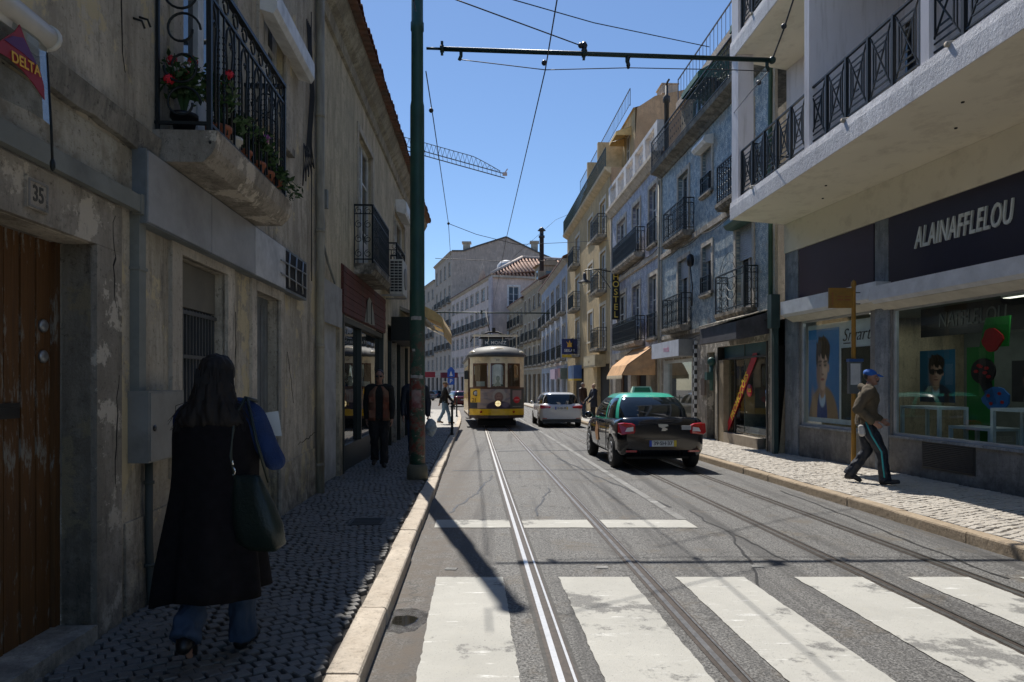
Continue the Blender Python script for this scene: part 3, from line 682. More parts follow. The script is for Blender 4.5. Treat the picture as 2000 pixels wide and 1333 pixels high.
for (u_, z) in ((-4.42, 3.9), (-4.5, 3.95)):
    b = MB(); b.tube([(u_, 0, z), (u_-.01, .05, z-.01), (u_-.03, .06, z-.05)], .008, 5); b.build('iron_hook', iron, A)
# french windows behind the balcony
window(A, *b1, style='door', fm=wframe, pm=gd, sur=stoneP, sw=.16, depth=.14)
window(A, *b2, style='case', fm=wframe, pm=gd, sur=stoneP, sw=.15, depth=.14)
b = MB(); b.prism([(0, 5.35), (.16, 5.30), (.2, 5.36), (.2, 5.55), (.14, 5.62), (0, 5.62)], 0, -8.6, -6.95); b.build('shutter_box', white, A)
# balcony of wrought iron with a row of pots
def near_balcony():
    L = 1.9; pr = .42; zb = 3.28
    sl = MB(); sl.prism([(0, 3.06), (pr-.08, 3.06), (pr-.02, 3.12), (pr, 3.16), (pr+.02, 3.28), (0, 3.28)], 0, -6.62, -4.68)
    s_ = sl.build('balcony', stone, A)
    b = MB(); h = 1.12; y = pr-.05; u0, u1 = -6.58, -4.72
    b.bar((u0, y, zb+h), (u1, y, zb+h), .05, .032); b.bar((u0, y, zb+h-.17), (u1, y, zb+h-.17), .022, .022); b.bar((u0, y, zb+.06), (u1, y, zb+.06), .022, .022)
    for x in (u0, u1):
        b.bar((x, .0, zb+h), (x, y, zb+h), .05, .032); b.bar((x, 0, zb+.06), (x, y, zb+.06), .022, .022); b.bar((x, y, zb-.05), (x, y, zb+h), .032, .032); b.bar((x, .02, zb), (x, .02, zb+h), .022, .022)
        for q in range(4): b.tube(spiral(y/2, zb+.20+q*.255, .125, pi*(q % 2), 1.0, 20, x, 'v', .55), .009, 5)
    n = 17
    for i in range(n):
        x = u0+(u1-u0)*(i+.5)/n
        if i % 3 == 1:                                  # lyre shaped scroll pair
            b.tube([(x-.05, y, zb+.1), (x-.05, y, zb+.62), (x-.075, y, zb+.75), (x-.05, y, zb+.87), (x, y, zb+.93), (x+.05, y, zb+.87), (x+.075, y, zb+.75), (x+.05, y, zb+.62), (x+.05, y, zb+.1)], .009, 5)
            b.tube(spiral(x-.03, zb+.79, .03, 0, 1, 10, y, 'u'), .007, 4)
        else:
            b.bar((x, y, zb+.06), (x, y, zb+h-.17), .014, .014)
            for q in range(13): b.sph((x, y, zb+.25+q*.045), (.014, .014, .012), 6, 4)
    for i in range(9):
        x = u0+(u1-u0)*(i+.5)/9; b.tube(spiral(x, zb+h-.085, .06, 0, 1, 12, y, 'u', .7), .008, 5)
    b.tube([(u1, y, zb-.04), (u1+.02, y+.02, zb-.1), (u1+.05, y+.02, zb-.08)], .01, 5); b.tube([(u0, y, zb-.04), (u0-.03, y+.02, zb-.12), (u0-.08, y+.02, zb-.08)], .01, 5)
    b.build('railing', iron, s_)
near_balcony()
# roof over A and B: cornice and edge tiles follow
b = MB(); b.prism([(0, 7.3), (.1, 7.34), (.16, 7.42), (.34, 7.5), (.34, 7.6), (0, 7.6)], 0, -9.6, 3); b.build('cornice', stone, A)
b = MB(); b.prism([(.40, 7.62), (.42, 7.68), (-3.5, 9.0), (-3.5, 8.9)], 0, -9.6, 3.2); b.build('roof', rtile, A)
crk = mat('crack_shadow', (.012, .011, .010), 1)
rk = random.Random(9)
for (u_, z_, du, dz, n_) in ((-4.12, 2.55, .0, -.55, 9), (-4.16, 1.6, .03, -.7, 9), (-4.95, .62, -.5, .03, 8), (-5.0, 2.4, -.02, -1.2, 10), (-6.32, 2.2, .05, -1.0, 9), (-8.1, 1.9, -.25, -.6, 8), (-8.6, .75, -.9, .1, 9), (-4.2, 4.6, -.1, -1.1, 10), (-3.4, 2.75, -.9, -.02, 8), (-7.3, 3.3, -.8, .2, 9), (-3.0, 3.5, -.7, .5, 9)):
    b = MB(); P_ = [(u_+du*i/n_+rk.gauss(0, .012), z_+dz*i/n_+rk.gauss(0, .012)) for i in range(n_+1)]
    for i in range(n_): w_ = .0045*(1-abs(2*i/n_-1))+.0015; (x0, y0), (x1, y1) = P_[i], P_[i+1]; b.hexa([(x0-w_, -.004, y0-w_), (x1-w_, -.004, y1-w_), (x1+w_, -.004, y1+w_), (x0+w_, -.004, y0+w_)], [(x0-w_, .0365 if u_ > -4.3 and z_ < 2.6 else .004, y0-w_), (x1-w_, .0365 if u_ > -4.3 and z_ < 2.6 else .004, y1-w_), (x1+w_, .0365 if u_ > -4.3 and z_ < 2.6 else .004, y1+w_), (x0+w_, .0365 if u_ > -4.3 and z_ < 2.6 else .004, y0+w_)])
    b.build('wall_crack', crk, A)
# ---- things fixed to house A
sg = T('sign_box', 'long blank grey fascia sign box under the flower balcony, its far end broken open', 'sign', FA, -8.6, 0, 2.57)
b = MB(); b.box(0, 4.22, 0.005, .10, 0, .48); b.build('box', mat('sign_case', (.16, .18, .19), .5, dirt=(.08, .09, .09)), sg)
greyp = mat('sign_panel_grey', (.34, .34, .345), .45, dirt=(.24, .24, .24), damt=.4); palep = mat('sign_panel_pale', (.58, .58, .58), .45, dirt=(.3, .31, .32))
U = [UA(p, .1)+8.6 for p in (287, 412, 497, 557)]
for x1, x0, m_ in ((U[0], U[1], greyp), (U[1], U[2], greyp), (U[2], U[3], palep)):
    b = MB(); b.box(x0+.006, x1-.006, .10, .108, .012, .468); b.build('panel', m_, sg, label='paler panel' if m_ is palep else None)
b = MB(); b.box(.04, U[3]-.02, .101, .104, .03, .45); b.build('opening', dark, sg)
b = MB()
for x in (.25, .55, .85): b.tube([(x, .11, .05), (x+.03, .115, .25), (x-.02, .11, .44)], .012, 6)
b.bar((.05, .115, .14), (1.2, .115, .16), .02, .012); b.bar((.05, .115, .32), (1.2, .115, .30), .02, .012); b.build('lamp_fitting', steel, sg)
one_ = MB(); one_.box(-.1, 2.4, 0.035, .085, 0, .105); one_.box(-.1, -.02, .03, .09, -.01, .115)
one(one_, 'cable_duct', duct, 'grey green horizontal cable duct over the planked door', 'duct', FA, -4.32, 0, 2.63)
b = MB(); b.box(-.045, .045, .0, .06, 0, 1.15); b.box(-.055, .055, 0, .068, .78, .80); one(b, 'vertical_duct', duct, 'grey vertical duct above the meter cabinet on the left wall', 'duct', FA, -4.42, 0, 1.49)
mc = T('meter_cabinet', 'grey metal meter cabinet on the wall between planked door and woman', 'cabinet', FA, -4.87, 0, 1.03)
b = MB(); b.box(0, .52, .0, .13, 0, .46); b.build('body', mat('cabinet_grey', (.25, .25, .235), .5, dirt=(.16, .155, .14)), mc)
b = MB(); b.box(.012, .508, .13, .138, .012, .448); b.build('door', mat('cabinet_grey', (0, 0, 0)), mc); b = MB(); b.lathe((.46, .138, .22), [(.02, 0), (.02, .006)], 10, 1); b.build('keyhole', black, mc)
b = MB(); b.tube([(0, .04, 1.0), (0, .04, .5), (-.02, .045, .1), (-.02, .045, -.2)], .026, 8)
for z in (.85, .3): b.lathe((0, .04, z), [(.034, 0), (.034, .02)], 10)
one(b, 'conduit_pipe', mat('pipe_dark_green', (.05, .06, .055), .6), 'dark conduit pipe running from meter cabinet down to pavement', 'pipe', FA, -4.55, 0, .02)
# clear plastic blind with red drop banner under an awning cassette
dl = T('awning_cassette', 'rolled awning cassette with clear plastic blind printed with a red drop and yellow letters', 'awning', FA, -3.06, .28, 2.70)
b = MB(); b.tube([(.0, 0, .40), (1.3, 0, .40)], .05, 14); b.box(-.01, 1.3, -.05, .0, .32, .36); b.tube([(-.02, 0, .40), (0, 0, .40)], .058, 14); b.build('cassette', mat('cassette_white', (.68, .66, .6), .35), dl)
def clear_pl():
    m = glass_clear('clear_plastic', (.62, .66, .68)); nt = m.node_tree; g = [n for n in nt.nodes if n.type == 'BSDF_GLOSSY'][0]; g.inputs['Roughness'].default_value = .15
    bn = N(nt, 'ShaderNodeBump'); bn.inputs['Strength'].default_value = .4; nt.links.new(nz(nt, coords(nt), 9, 3, .5), bn.inputs['Height']); nt.links.new(bn.outputs[0], g.inputs['Normal']); return m
b = MB(); n = 16
def bl(u_, z): return (u_, .015*sin(u_*14)+.02*(1-z/.36), z)
b.sm = True
for i in range(n):
    for j in range(6): b.quad(bl(i*.08, j*.06), bl((i+1)*.08, j*.06), bl((i+1)*.08, (j+1)*.06), bl(i*.08, (j+1)*.06))
b.build('plastic_blind', clear_pl(), dl)
b = MB(); dpts = [(.235, .335), (.20, .29), (.155, .245), (.10, .20), (.075, .15), (.07, .09), (.15, .13), (.22, .155), (.30, .165), (.37, .16), (.36, .20), (.31, .25), (.265, .29)]
b.prism([(x, z) for x, z in dpts], 1, .030, .034); b.build('printed_drop', mat('print_crimson', (.28, .012, .02), .5), dl)
b = MB(); b.prism([(.12, .215), (.17, .255), (.215, .29), (.28, .265), (.33, .225), (.22, .225)], 1, .034, .036); b.build('printed_shade', mat('print_violet', (.10, .02, .12), .5), dl)
text('lettering', 'DELTA', .062, mat('print_yellow', (.75, .42, .04), .5), dl, (.20, .038, .185), .001, off=.001, rot=.1)
b = MB(); b.tube([(0, 0, .33), (.0, .02, .0), (-.01, .02, -.16)], .006, 5); b.sph((-.01, .02, -.17), (.012, .012, .03), 6, 5); b.build('cord', iron, dl)
# pots on the balcony
def plant(u_, v_, z, label, fl=None, pm=pots, h=.3, spread=.14, seed=1, r=.085, group='flower pots on the near balcony', fr=FA, hang=0):
    t = T('potted_plant', label, 'potted plant', fr, u_, v_, z, group); rr = random.Random(seed)
    b = MB(); b.lathe((0, 0, 0), [(r*.7, 0), (r, .13), (r*1.12, .13), (r*1.12, .16), (r*.9, .16), (r*.85, .13)], 14); b.build('pot', pm, t)
    b = MB(); fb = MB()
    for i in range(34):
        a = rr.uniform(0, 2*pi); e = rr.uniform(.3, 1); top = Vector((cos(a)*spread*e, sin(a)*spread*e, .15+h*rr.uniform(.4, 1)-hang*e*.25)); mid = Vector((cos(a)*spread*e*.4, sin(a)*spread*e*.4, .15+h*.4))
        b.tube([(0, 0, .13), mid, top], .004, 4)
        for q in range(9):
            p = mid.lerp(top, rr.random())+Vector((rr.gauss(0, .03), rr.gauss(0, .03), rr.gauss(0, .03))); n1 = Vector((rr.gauss(0, 1), rr.gauss(0, 1), rr.gauss(0, .6))).normalized(); n2 = n1.orthogonal().normalized(); L = rr.uniform(.02, .045)
            b.quad(p-n1*L, p+n2*L*.45, p+n1*L, p-n2*L*.45+Vector((0, 0, .004)))
        if fl and i % (6 if fl[1] > 1 else 14) == 0:
            fb = MB()
            for q in range(14):
                d = Vector((rr.gauss(0, 1), rr.gauss(0, 1), rr.gauss(0, 1))).normalized(); p = top+Vector((0, 0, .03))+d*.028; n2 = d.orthogonal().normalized(); n3 = d.cross(n2)
                fb.quad(p-n2*.02+d*.008, p-n3*.02, p+n2*.02+d*.008, p+n3*.02)
            fb.build('flower', fl[0], t)
    b.build('foliage', leafm, t)

redf = mat('geranium_red', (.55, .012, .03), .6, var=.3, vs=60); pinkf = mat('flower_violet', (.40, .10, .38), .6, var=.3, vs=60)
plant(-4.86, .14, 3.29, 'red geranium in a dark pot at the near end of the flower balcony', (redf, 3), black, .42, .13, 11)
plant(-5.08, .30, 3.29, 'red geranium behind the balcony bars, second from the near end', (redf, 3), pots, .40, .11, 12)
plant(-5.32, .30, 3.29, 'leafy plant in a white pot sticking through the balcony rail', None, mat('pot_white', (.55, .53, .47), .5), .18, .13, 13)
plant(-5.62, .28, 3.29, 'broad leafed green plant in terracotta pot, middle of the balcony', None, pots, .30, .17, 14)
plant(-5.92, .30, 3.29, 'violet flowering plant in terracotta pot, past the middle of the balcony', (pinkf, 1), pots, .28, .14, 15)
plant(-6.18, .30, 3.29, 'small green plant in terracotta pot near the far end of the balcony', None, pots, .22, .12, 16)
plant(-6.44, .30, 3.29, 'straggly dry plant in terracotta pot hanging over the far end of the balcony', (pinkf, 1), pots, .2, .26, 17, hang=1)
b = MB(); b.tube([(0, .07, -.1), (0, .07, 2.6), (0, .07, 7.5)], .058, 12)
for z in (.35, 2.0, 3.6, 5.2): b.lathe((0, .07, z), [(.066, 0), (.066, .05)], 12)
one(b, 'downpipe', gutter, 'cream rainwater downpipe between the two left houses', 'pipe', FA, -9.5, 0, .02)
b = MB()
for k in range(5):
    x = .05*k; b.tube([(x, .02, 0), (x-.12, .04, -.9), (x+.1, .05, -1.6), (x+.02+.1*k, .07, -1.9-.1*k), (x+.2, .03, -1.7)], .008, 5)
b.tube([(0, .03, .2), (-.02, .03, -3.4)], .007, 5)
one(b, 'loose_cables', mat('cable_black', (.02, .02, .02), .6), 'tangle of loose black cables hanging beside the cream downpipe', 'cables', FA, -9.15, 0, 6.3)
b = MB(); b.box(-.05, .05, .01, .1, 0, .26); b.tube([(0, .03, 0), (.03, .05, -.25), (-.02, .03, -.5), (-.4, .02, -.72), (-.9, .02, -.95)], .018, 6)
one(b, 'junction_box', duct, 'small grey junction box with black cable, right of the cream downpipe', 'junction box', FA, -9.85, 0, 4.05)
# ================================================================ LEFT ROW, house B
FB = Fr(-2.25+DX*9.62, 9.62, -(-2.02-(-2.25)+DX*(26-9.62)), -(26-9.62))
LB = (Vector((-2.02+DX*26, 26))-Vector((-2.25+DX*9.62, 9.62))).length
Bh = building('old_house', 'cream rendered two storey house with tiled eaves behind the green pole', FB, 0, 0)
def ub(px, v=0): return FB.u(px, v)
oB = [(ub(663), ub(624), -.3, 2.45), (ub(748), ub(669), -.3, 3.30), (ub(727), ub(699), 3.78, 6.35), (ub(790), ub(769), 4.2, 6.2), (ub(798), ub(757), -.3, 3.0)]
mb = MB(); wallmesh(mb, -LB, 0, -.5, 7.35, oB, .2); mb.quad((-LB, 0, -.5), (-LB, 0, 7.35), (-LB, -8, 7.35), (-LB, -8, -.5)); mb.quad((0, -8, -.5), (-LB, -8, -.5), (-LB, -8, 7.35), (0, -8, 7.35)); mb.build('wall', plB, Bh)
b = MB(); a_, c_ = oB[0][:2]; b.box(a_, c_, -.18, -.06, -.2, 2.45); b.box(a_+.06, c_-.06, -.06, -.045, .05, 2.05); b.build('door', mat('door_white_grey', (.44, .44, .43), .6, dirt=(.3, .3, .28)), Bh)
b = MB(); b.box(a_-.15, c_+.1, 0, .02, 2.45, 3.1); b.build('door_transom', mat('panel_grey', (.38, .37, .35), .7, dirt=(.25, .24, .22)), Bh)
window(Bh, *oB[2], style='door', fm=wframe, sur=stoneP, sw=.12, depth=.14); window(Bh, *oB[3], style='sash', fm=wframe, sur=stoneP, sw=.1, depth=.14)
balcony(Bh, ub(762, .38), ub(732, .38), 3.74, .38, 1.08, 'fancy', stone, iron, .2, fine=True)
balcony(Bh, ub(793, .4), ub(778, .4), 3.95, .4, .85, 'scroll', stone, iron, .16)
# cornice + roof + edge tiles
b = MB(); b.prism([(0, 7.0), (.05, 7.02), (.07, 7.2), (.16, 7.28), (.26, 7.46), (.26, 7.56), (0, 7.56)], 0, -LB, 0); b.build('cornice', plaster('cornice_cream', (.42, .38, .29), (.25, .22, .17), (.10, .095, .085), foot_shade=False), Bh)
b = MB(); b.prism([(.28, 7.56), (.30, 7.61), (-3.5, 8.85), (-3.5, 8.8)], 0, -LB, 0); rf = b.build('roof', rtile, Bh)
def tile_m():
    b = MB(); n = 6; b.sm = True
    P0 = [(.085*cos(pi*k/n), 0, .085*sin(pi*k/n)*.75) for k in range(n+1)]; P1 = [(.07*cos(pi*k/n), -.45, .148+.07*sin(pi*k/n)*.75) for k in range(n+1)]; P2 = [(x*.82, y, z*.82) for x, y, z in P0]
    b.add(P0+P1+P2, [(k, k+1, n+2+k, n+1+k) for k in range(n)]+[(k+1, k, 2*n+2+k, 2*n+3+k) for k in range(n)]); return b.mesh('roof_tile', rtile)
tm = tile_m(); tm2 = tm.copy(); tm2.transform(Matrix.Diagonal((.95, 1, -1, 1)))
n = int(LB/.19)
for i in range(n):
    put('roof_tile', tm, rf, (-(i+.5)*.19, .42+R.uniform(-.015, .015), 7.60+R.uniform(-.006, .006)))
b = MB()
for i in range(n):
    x = -(i)*.19; b.prism([(x-.09, 7.57), (x-.05, 7.545), (x+.05, 7.545), (x+.09, 7.57), (x+.05, 7.56), (x-.05, 7.56)], 1, .0, .40)
for r_ in range(1, 7):
    for i in range(n): b.tube([(-(i+.5)*.19, .42-r_*.42, 7.64+r_*.135), (-(i+.5)*.19, -.03-r_*.42, 7.79+r_*.135)], .075, 6)
b.build('roof_tiles', rtile, rf, kind='stuff')
# shop front with red slat fascia
sf = MB(); a_, c_ = oB[1][:2]; sf.box(a_, a_+.09, -.15, .02, -.2, 3.3); sf.box(c_-.09, c_, -.15, .02, -.2, 3.3); sf.box(a_, c_, -.16, -.05, -.25, .42); sf.box(a_, c_, -.16, .0, 2.58, 2.68); sf.box((a_+c_)/2+.5, (a_+c_)/2+.56, -.16, 0, .42, 2.6); sh1 = sf.build('shop_front', mat('dark_green_frame', (.02, .028, .024), .4), Bh)
b = MB(); b.quad((a_+.09, -.08, .42), (c_-.09, -.08, .42), (c_-.09, -.08, 2.6), (a_+.09, -.08, 2.6)); b.build('pane', glass_dark('shop_glass_mirror', (.012, .016, .015), .015), sh1)
redw = mat('slat_red_brown', (.12, .03, .022), .75, var=.3, bp=.3, dirt=(.07, .045, .035), damt=.5)
z = 2.72; fs_ = T('fascia_board', 'dark red slatted fascia with a torn pale label over the shop window', 'fascia', FB, (a_+c_)/2, .0, 2.7)
w_ = c_-a_+.25; k = 0
while z < 3.52:
    b = MB(); b.box(-w_/2, w_/2, .02, .045+.006*(k % 2), 0, .092); b.build('slat', redw, fs_, (0, 0, z-2.7)); z += .1; k += 1
b = MB(); b.box(-w_/2, w_/2, .0, .02, 0, .84); b.build('backing', redw, fs_)
b = MB(); b.prism([(-.75, .06), (-.62, .3), (-.35, .52), (-.05, .58), (.2, .45), (.42, .12), (.5, .02), (.1, .05), (-.2, .03)], 1, .052, .058); b.mi = 1
for x in (-.32, .22): b.box(x, x+.05, .058, .066, .05, .5)
b.build('torn_label', [mat('torn_paper', (.30, .30, .25), .8, dirt=(.14, .14, .12), damt=.7), dark], fs_)
# next shops toward the corner
b = MB(); a_, c_ = oB[4][:2]; b.box(a_, c_, -.19, -.15, -.3, 3.0); dk = b.build('shop_front', dark, Bh)
for i in range(5):
    x = a_+(c_-a_)*(i+.3)/5; b = MB(); b.box(x, x+.09, -.15, .02, -.2, 2.6); b.build('post', stoneP if i % 2 else mat('dark_green_frame', (0, 0, 0)), dk)
b = MB(); b.box(-1.7, 1.5, 0, .5, 0, .62); b.build('x', dark) if 0 else None
one(b, 'awning_box', mat('awning_black', (.015, .018, .018), .7), 'black box awning under the air conditioner on the left wall', 'awning', FB, ub(778), .0, 2.62)
b = MB(); b.prism([(0, 3.62), (0, 3.72), (.75, 3.40), (.75, 3.30)], 0, -2.5, 1.2); b.tube([(-2.5, .7, 3.34), (1.2, .7, 3.34)], .06, 8); one(b, 'rolled_awning', mat('awning_roll_beige', (.42, .38, .30), .8, dirt=(.2, .18, .14)), 'rolled beige awning above the dark shop behind the green pole', 'awning', FB, ub(790), 0, 0)
ac = T('air_conditioner', 'white air conditioner unit hung outside the left house beside the green pole', 'air conditioner', FB, ub(763, .25)-.45, .52, 3.60)
b = MB(); b.box(-.55, .36, -.30, 0, 0, .80); b.build('casing', mat('ac_white', (.55, .54, .5), .5, dirt=(.38, .37, .33)), ac)
b = MB()
for i in range(3):
    for j in range(11): b.box(.360, .368, -.285+i*.092, -.205+i*.092, .05+j*.066, .095+j*.066)
b.build('vent_slots', black, ac)
b = MB(); b.lathe((-.12, .002, .40), [(.26, 0), (.26, .02), (.22, .02), (.02, .03)], 20, 1); b.build('fan_grille', mat('ac_grey', (.25, .25, .24), .5), ac)
b = MB(); b.bar((-.4, -.5, -.03), (-.4, 0, -.03), .03); b.bar((.3, -.5, -.03), (.3, 0, -.03), .03); b.build('bracket', steel, ac)
b = MB(); b.prism([(0, 6.2), (.26, 6.12), (.30, 6.2), (.30, 6.45), (.22, 6.52), (0, 6.52)], 0, -.75, .75); one(b, 'shutter_box', white, 'white roller shutter box under the eaves left of the green pole', 'shutter box', FB, ub(779), 0, 0)
# yellow awning at the far corner of house B
ay = T('awning', 'yellow ochre shop awning at the far corner, seen right behind the green pole', 'awning', FB, -LB+.1, 0, 2.35)
b = MB(); b.prism([(0, 1.95), (0, 1.98), (.72, 1.62), (.98, 1.42), (1.05, 1.18), (1.05, .95), (1.0, .95), (.95, 1.2), (.7, 1.3), (0, 1.55)], 0, -3.2, 2.6); b.build('canopy', awnY, ay)
b = MB()
for i in range(19): x = -3.2+i*.3; b.prism([(x, .95), (x+.3, .95), (x+.3, .82), (x+.15, .76), (x, .82)], 1, 1.03, 1.045)
b.build('valance', awnY, ay); b = MB(); b.tube([(-3.2, .02, 1.5), (-3.2, 1.0, 1.0)], .02, 6); b.tube([(2.6, .02, 1.5), (2.6, 1.0, 1.0)], .02, 6); b.box(-3.2, 2.6, -.05, .08, 1.9, 2.02); b.build('arm', white, ay)
# more of the left row round the corner (hidden behind the pole from here)
FL = Fr(-9.5, 55, .22, -1)
Lc = building('apartment_block', 'pale blue grey block beyond the parked cars, mostly behind the green pole', FL, 0, 0)
# ================================================================ RIGHT: white balcony building with the optician
FR = Fr(8.27-.136*15.5, 15.5, .136, -1)                 # placeholder, replaced below
FR = Fr(8.27, 0, -.136, 1)                              # u along wall away from the camera
nrm = sqrt(1+.136**2)
def ur(px, v=0): return FR.u(px, v)
def Yr(Y): return Y*nrm                                 # distance -> u
UE = FR.u(1536)                                         # far end of the building
Wt = building('balcony_building', 'white rendered building with deep balconies and an optician on its ground floor', FR, 0, 0)
zS, zB = 5.08, 4.43
uP0, uP1 = ur(1738), ur(1712); 
g1 = (ur(1700), ur(1563), .62, 2.86); g2 = (-8, ur(1742), .62, 2.83)
mb = MB(); wallmesh(mb, -8, UE, -.6, zB, [g1, g2], .12); mb.build('wall', stoneG, Wt)
mb = MB(); mb.box(-8, UE, -.3, .06, zB, zS-.002); mb.build('beam', plSoff, Wt)
mb = MB(); mb.quad((UE, 0, -.6), (UE, 0, 18), (UE, -8, 18), (UE, -8, -.6)); mb.quad((-8, 0, zS), (-8, -8, zS), (-8, -8, 18), (-8, 0, 18)); mb.quad((-8, -8, 18), (UE, -8, 18), (UE, 0, 18), (-8, 0, 18)); mb.build('side_wall', plR, Wt)
# upper wall with doors
uw = []
for f in range(3):
    z0 = zS+.38+3.48*f
    for (a, c) in ((ur(1790), ur(1722)), (2.5, 5.2), (-4, -1)): uw.append((a, c, z0, z0+2.2))
mb = MB(); wallmesh(mb, -8, UE, zS, 18, uw, .12); mb.build('upper_wall', plR, Wt)
for o in uw: window(Wt, *o, style='sash', fm=mat('frame_dark_bronze', (.04, .035, .03), .4), pm=gd, depth=.1, name='balcony_door')
# slabs: outer edge runs nearly along the street, so the slab widens toward the camera
def W2F(X, Y): p = Vector((X, Y))-FR.o; return (p.dot(FR.d), p.dot(FR.n))
def slab_edge(Y): return W2F(5.392-.040*Y, Y)
for f in range(3):
    zb = zS+3.48*f; YF, YN = 14.9, -4.0; e0 = slab_edge(YF); e1 = slab_edge(YN); th = .36
    poly = [(UE, 0), e0, e1, (-8, 0)]
    b = MB(); b.prism(poly, 2, zb+.002, zb+th-.02); sl = b.build('balcony', plSoff, Wt)
    # rounded white coping / fascia, split by water spouts
    b = MB(); d = (Vector(e1)-Vector(e0)).normalized(); nn = Vector((-d.y, d.x)); nn = nn if nn.y > 0 else -nn
    A0 = Vector(e0)-d*.03; A1 = Vector(e1)
    pr = [(.0, 0), (.03, -.01), (.035, .25), (.02, .37), (-.13, .385), (-.13, .30), (0, .30)]
    b.hexa([(A0.x+nn.x*q, A0.y+nn.y*q, zb+z) for q, z in pr], [(A1.x+nn.x*q, A1.y+nn.y*q, zb+z) for q, z in pr]); b.build('fascia', plaster('fascia_blue_white', (.68, .68, .70), (.56, .56, .59), (.36, .36, .38), foot_shade=False) if f == 0 else MT['fascia_blue_white'], sl)
    for yy in (13.7, 10.2, 7.9, 5.5):
        e = Vector(slab_edge(yy)); b = MB(); b.tube([(e.x, e.y-.1, zb+.40), (e.x, e.y+.06, zb+.37)], .035, 8); b.build('spout', stoneP, sl)
    b = MB(); b.tube([(UE-.4, .02, zb+.0), (-8, .02, zb+.0)], .012, 5); b.build('soffit_cable', black, sl) if f == 0 else None
    for (yy, vv) in ((13.2, .5), (12.4, .95), (9.6, .8), (8.8, 1.4), (6.9, 1.0)):
        u_ = yy*nrm; b = MB(); b.lathe((u_, vv, zb-.012), [(.02, 0), (.022, .014)], 8); b.build('drip_hole', dark, sl)
    # partition fins and end column
    ztop = zb+3.48
    e = slab_edge(14.9); b = MB()
    P0 = Vector(e); b.hexa([(P0.x-.30, P0.y-.0, zb+.38), (P0.x, P0.y, zb+.38), (P0.x-.02, P0.y-.34, zb+.38), (P0.x-.32, P0.y-.34, zb+.38)], [(P0.x-.30, P0.y, ztop), (P0.x, P0.y, ztop), (P0.x-.02, P0.y-.34, ztop), (P0.x-.32, P0.y-.34, ztop)]); b.build('corner_column', plR, Wt)
    for yy in (11.45, 8.38, 4.9, 1.2):
        e = Vector(slab_edge(yy)); b = MB(); b.hexa([(e.x-.07, 0, zb+.38), (e.x+.07, 0, zb+.38), (e.x+.07, e.y-.01, zb+.38), (e.x-.07, e.y-.01, zb+.38)], [(e.x-.07, 0, ztop), (e.x+.07, 0, ztop), (e.x+.07, e.y-.01, ztop), (e.x-.07, e.y-.01, ztop)]); b.build('partition_fin', plR, Wt)
    # railings between fins
    ys = [14.55, 11.55, 8.5, 5.0, 1.3]; bs_ = [11.55, 8.5, 5.0, 1.3, -2]
    for y1, y0 in zip(ys, [11.55, 8.48, 5.0, 1.3, -2.0]):
        a = Vector(slab_edge(y1-.03)); c = Vector(slab_edge(y0+.07)); L = (c-a).length; b = MB(); rail_side_fill(b, L, .98, 'diamond', 0, 'u', True); dd = (c-a).normalized()
        o = b.build('railing', iron, sl, (a.x, a.y-.09, zb+.40)); o.rotation_euler = (0, 0, atan2(dd.y, dd.x))
    e = slab_edge(14.75); b = MB(); rail_side_fill(b, e[1]-.4, .98, 'diamond', 0, 'v', True); b.build('end_railing', iron, sl, (e[0], .05, zb+.40))
# sunlit balcony clutter
# marble pilasters between the shop windows
for (a, c) in ((ur(1561), UE), (uP0, uP1)):
    b = MB(); b.box(a, c, .0, .035, -.5, zB); b.build('pilaster', marble, Wt)
# stone base panels with joints
xs = [-3, -1.2, .6, 2.4, 4.2, 6.0, 7.6, 9.1]+[ur(1748)+.05, ur(1700), ur(1655), ur(1612), ur(1563)]
for a, c in zip(xs, xs[1:]):
    b = MB(); b.box(a+.004, c-.004, .0, .022, -.5, .60); b.build('base_slab', stoneG, Wt)
# dark fascia panels
sgp = mat('sign_aubergine', (.030, .018, .040), .35, var=.1, coat=.3); sgn = mat('sign_navy', (.016, .014, .034), .3, var=.1, coat=.3)
b = MB(); b.box(-.0, ur(1563)-ur(1709), 0, .03, 0, 1.10); s1 = one(b, 'fascia_sign', sgp, 'blank aubergine sign panel above the portrait poster window', 'sign', FR, ur(1709), 0, 3.32)
zs0 = 3.22
s2 = T('fascia_sign', 'dark navy fascia sign with pale optician lettering', 'sign', FR, ur(1739), .0, zs0)
b = MB(); b.box(-12, 0, 0, .03, 0, zB-zs0-.005); b.build('panel', sgn, s2)
pale = mat('letter_pale', (.62, .66, .64), .4)
# italic lettering, its box solved on the panel
uA_, zA_ = FR.at(1788, 485, .03); uB_, zB2 = FR.at(1977, 398, .03)
me = text_mesh('ALAINAFFLELOU', 1.0, .03, off=.008, shear=.0, spacing=1.06)
xs_ = [v.co.x for v in me.vertices]; ys_ = [v.co.y for v in me.vertices]; wx = max(xs_)-min(xs_); hy = max(ys_)-min(ys_)
Lw = uA_-uB_; zt = FR.at(1977, 398, .03)[1]; zlo = FR.at(1788, 485, .03)[1]; Hh = .35
me.transform(Matrix.Translation((-min(xs_), -min(ys_), 0))); me.transform(Matrix.Diagonal((Lw/wx, Hh/hy, 1, 1)))
for v in me.vertices: v.co.x += v.co.y*.12
me.transform(WALLTXT); me.materials.clear(); me.materials.append(pale); zc = FR.at(1880, 440, .03)[1]
put('lettering', me, s2, (uA_-ur(1739), .03, zc-Hh/2-zs0))
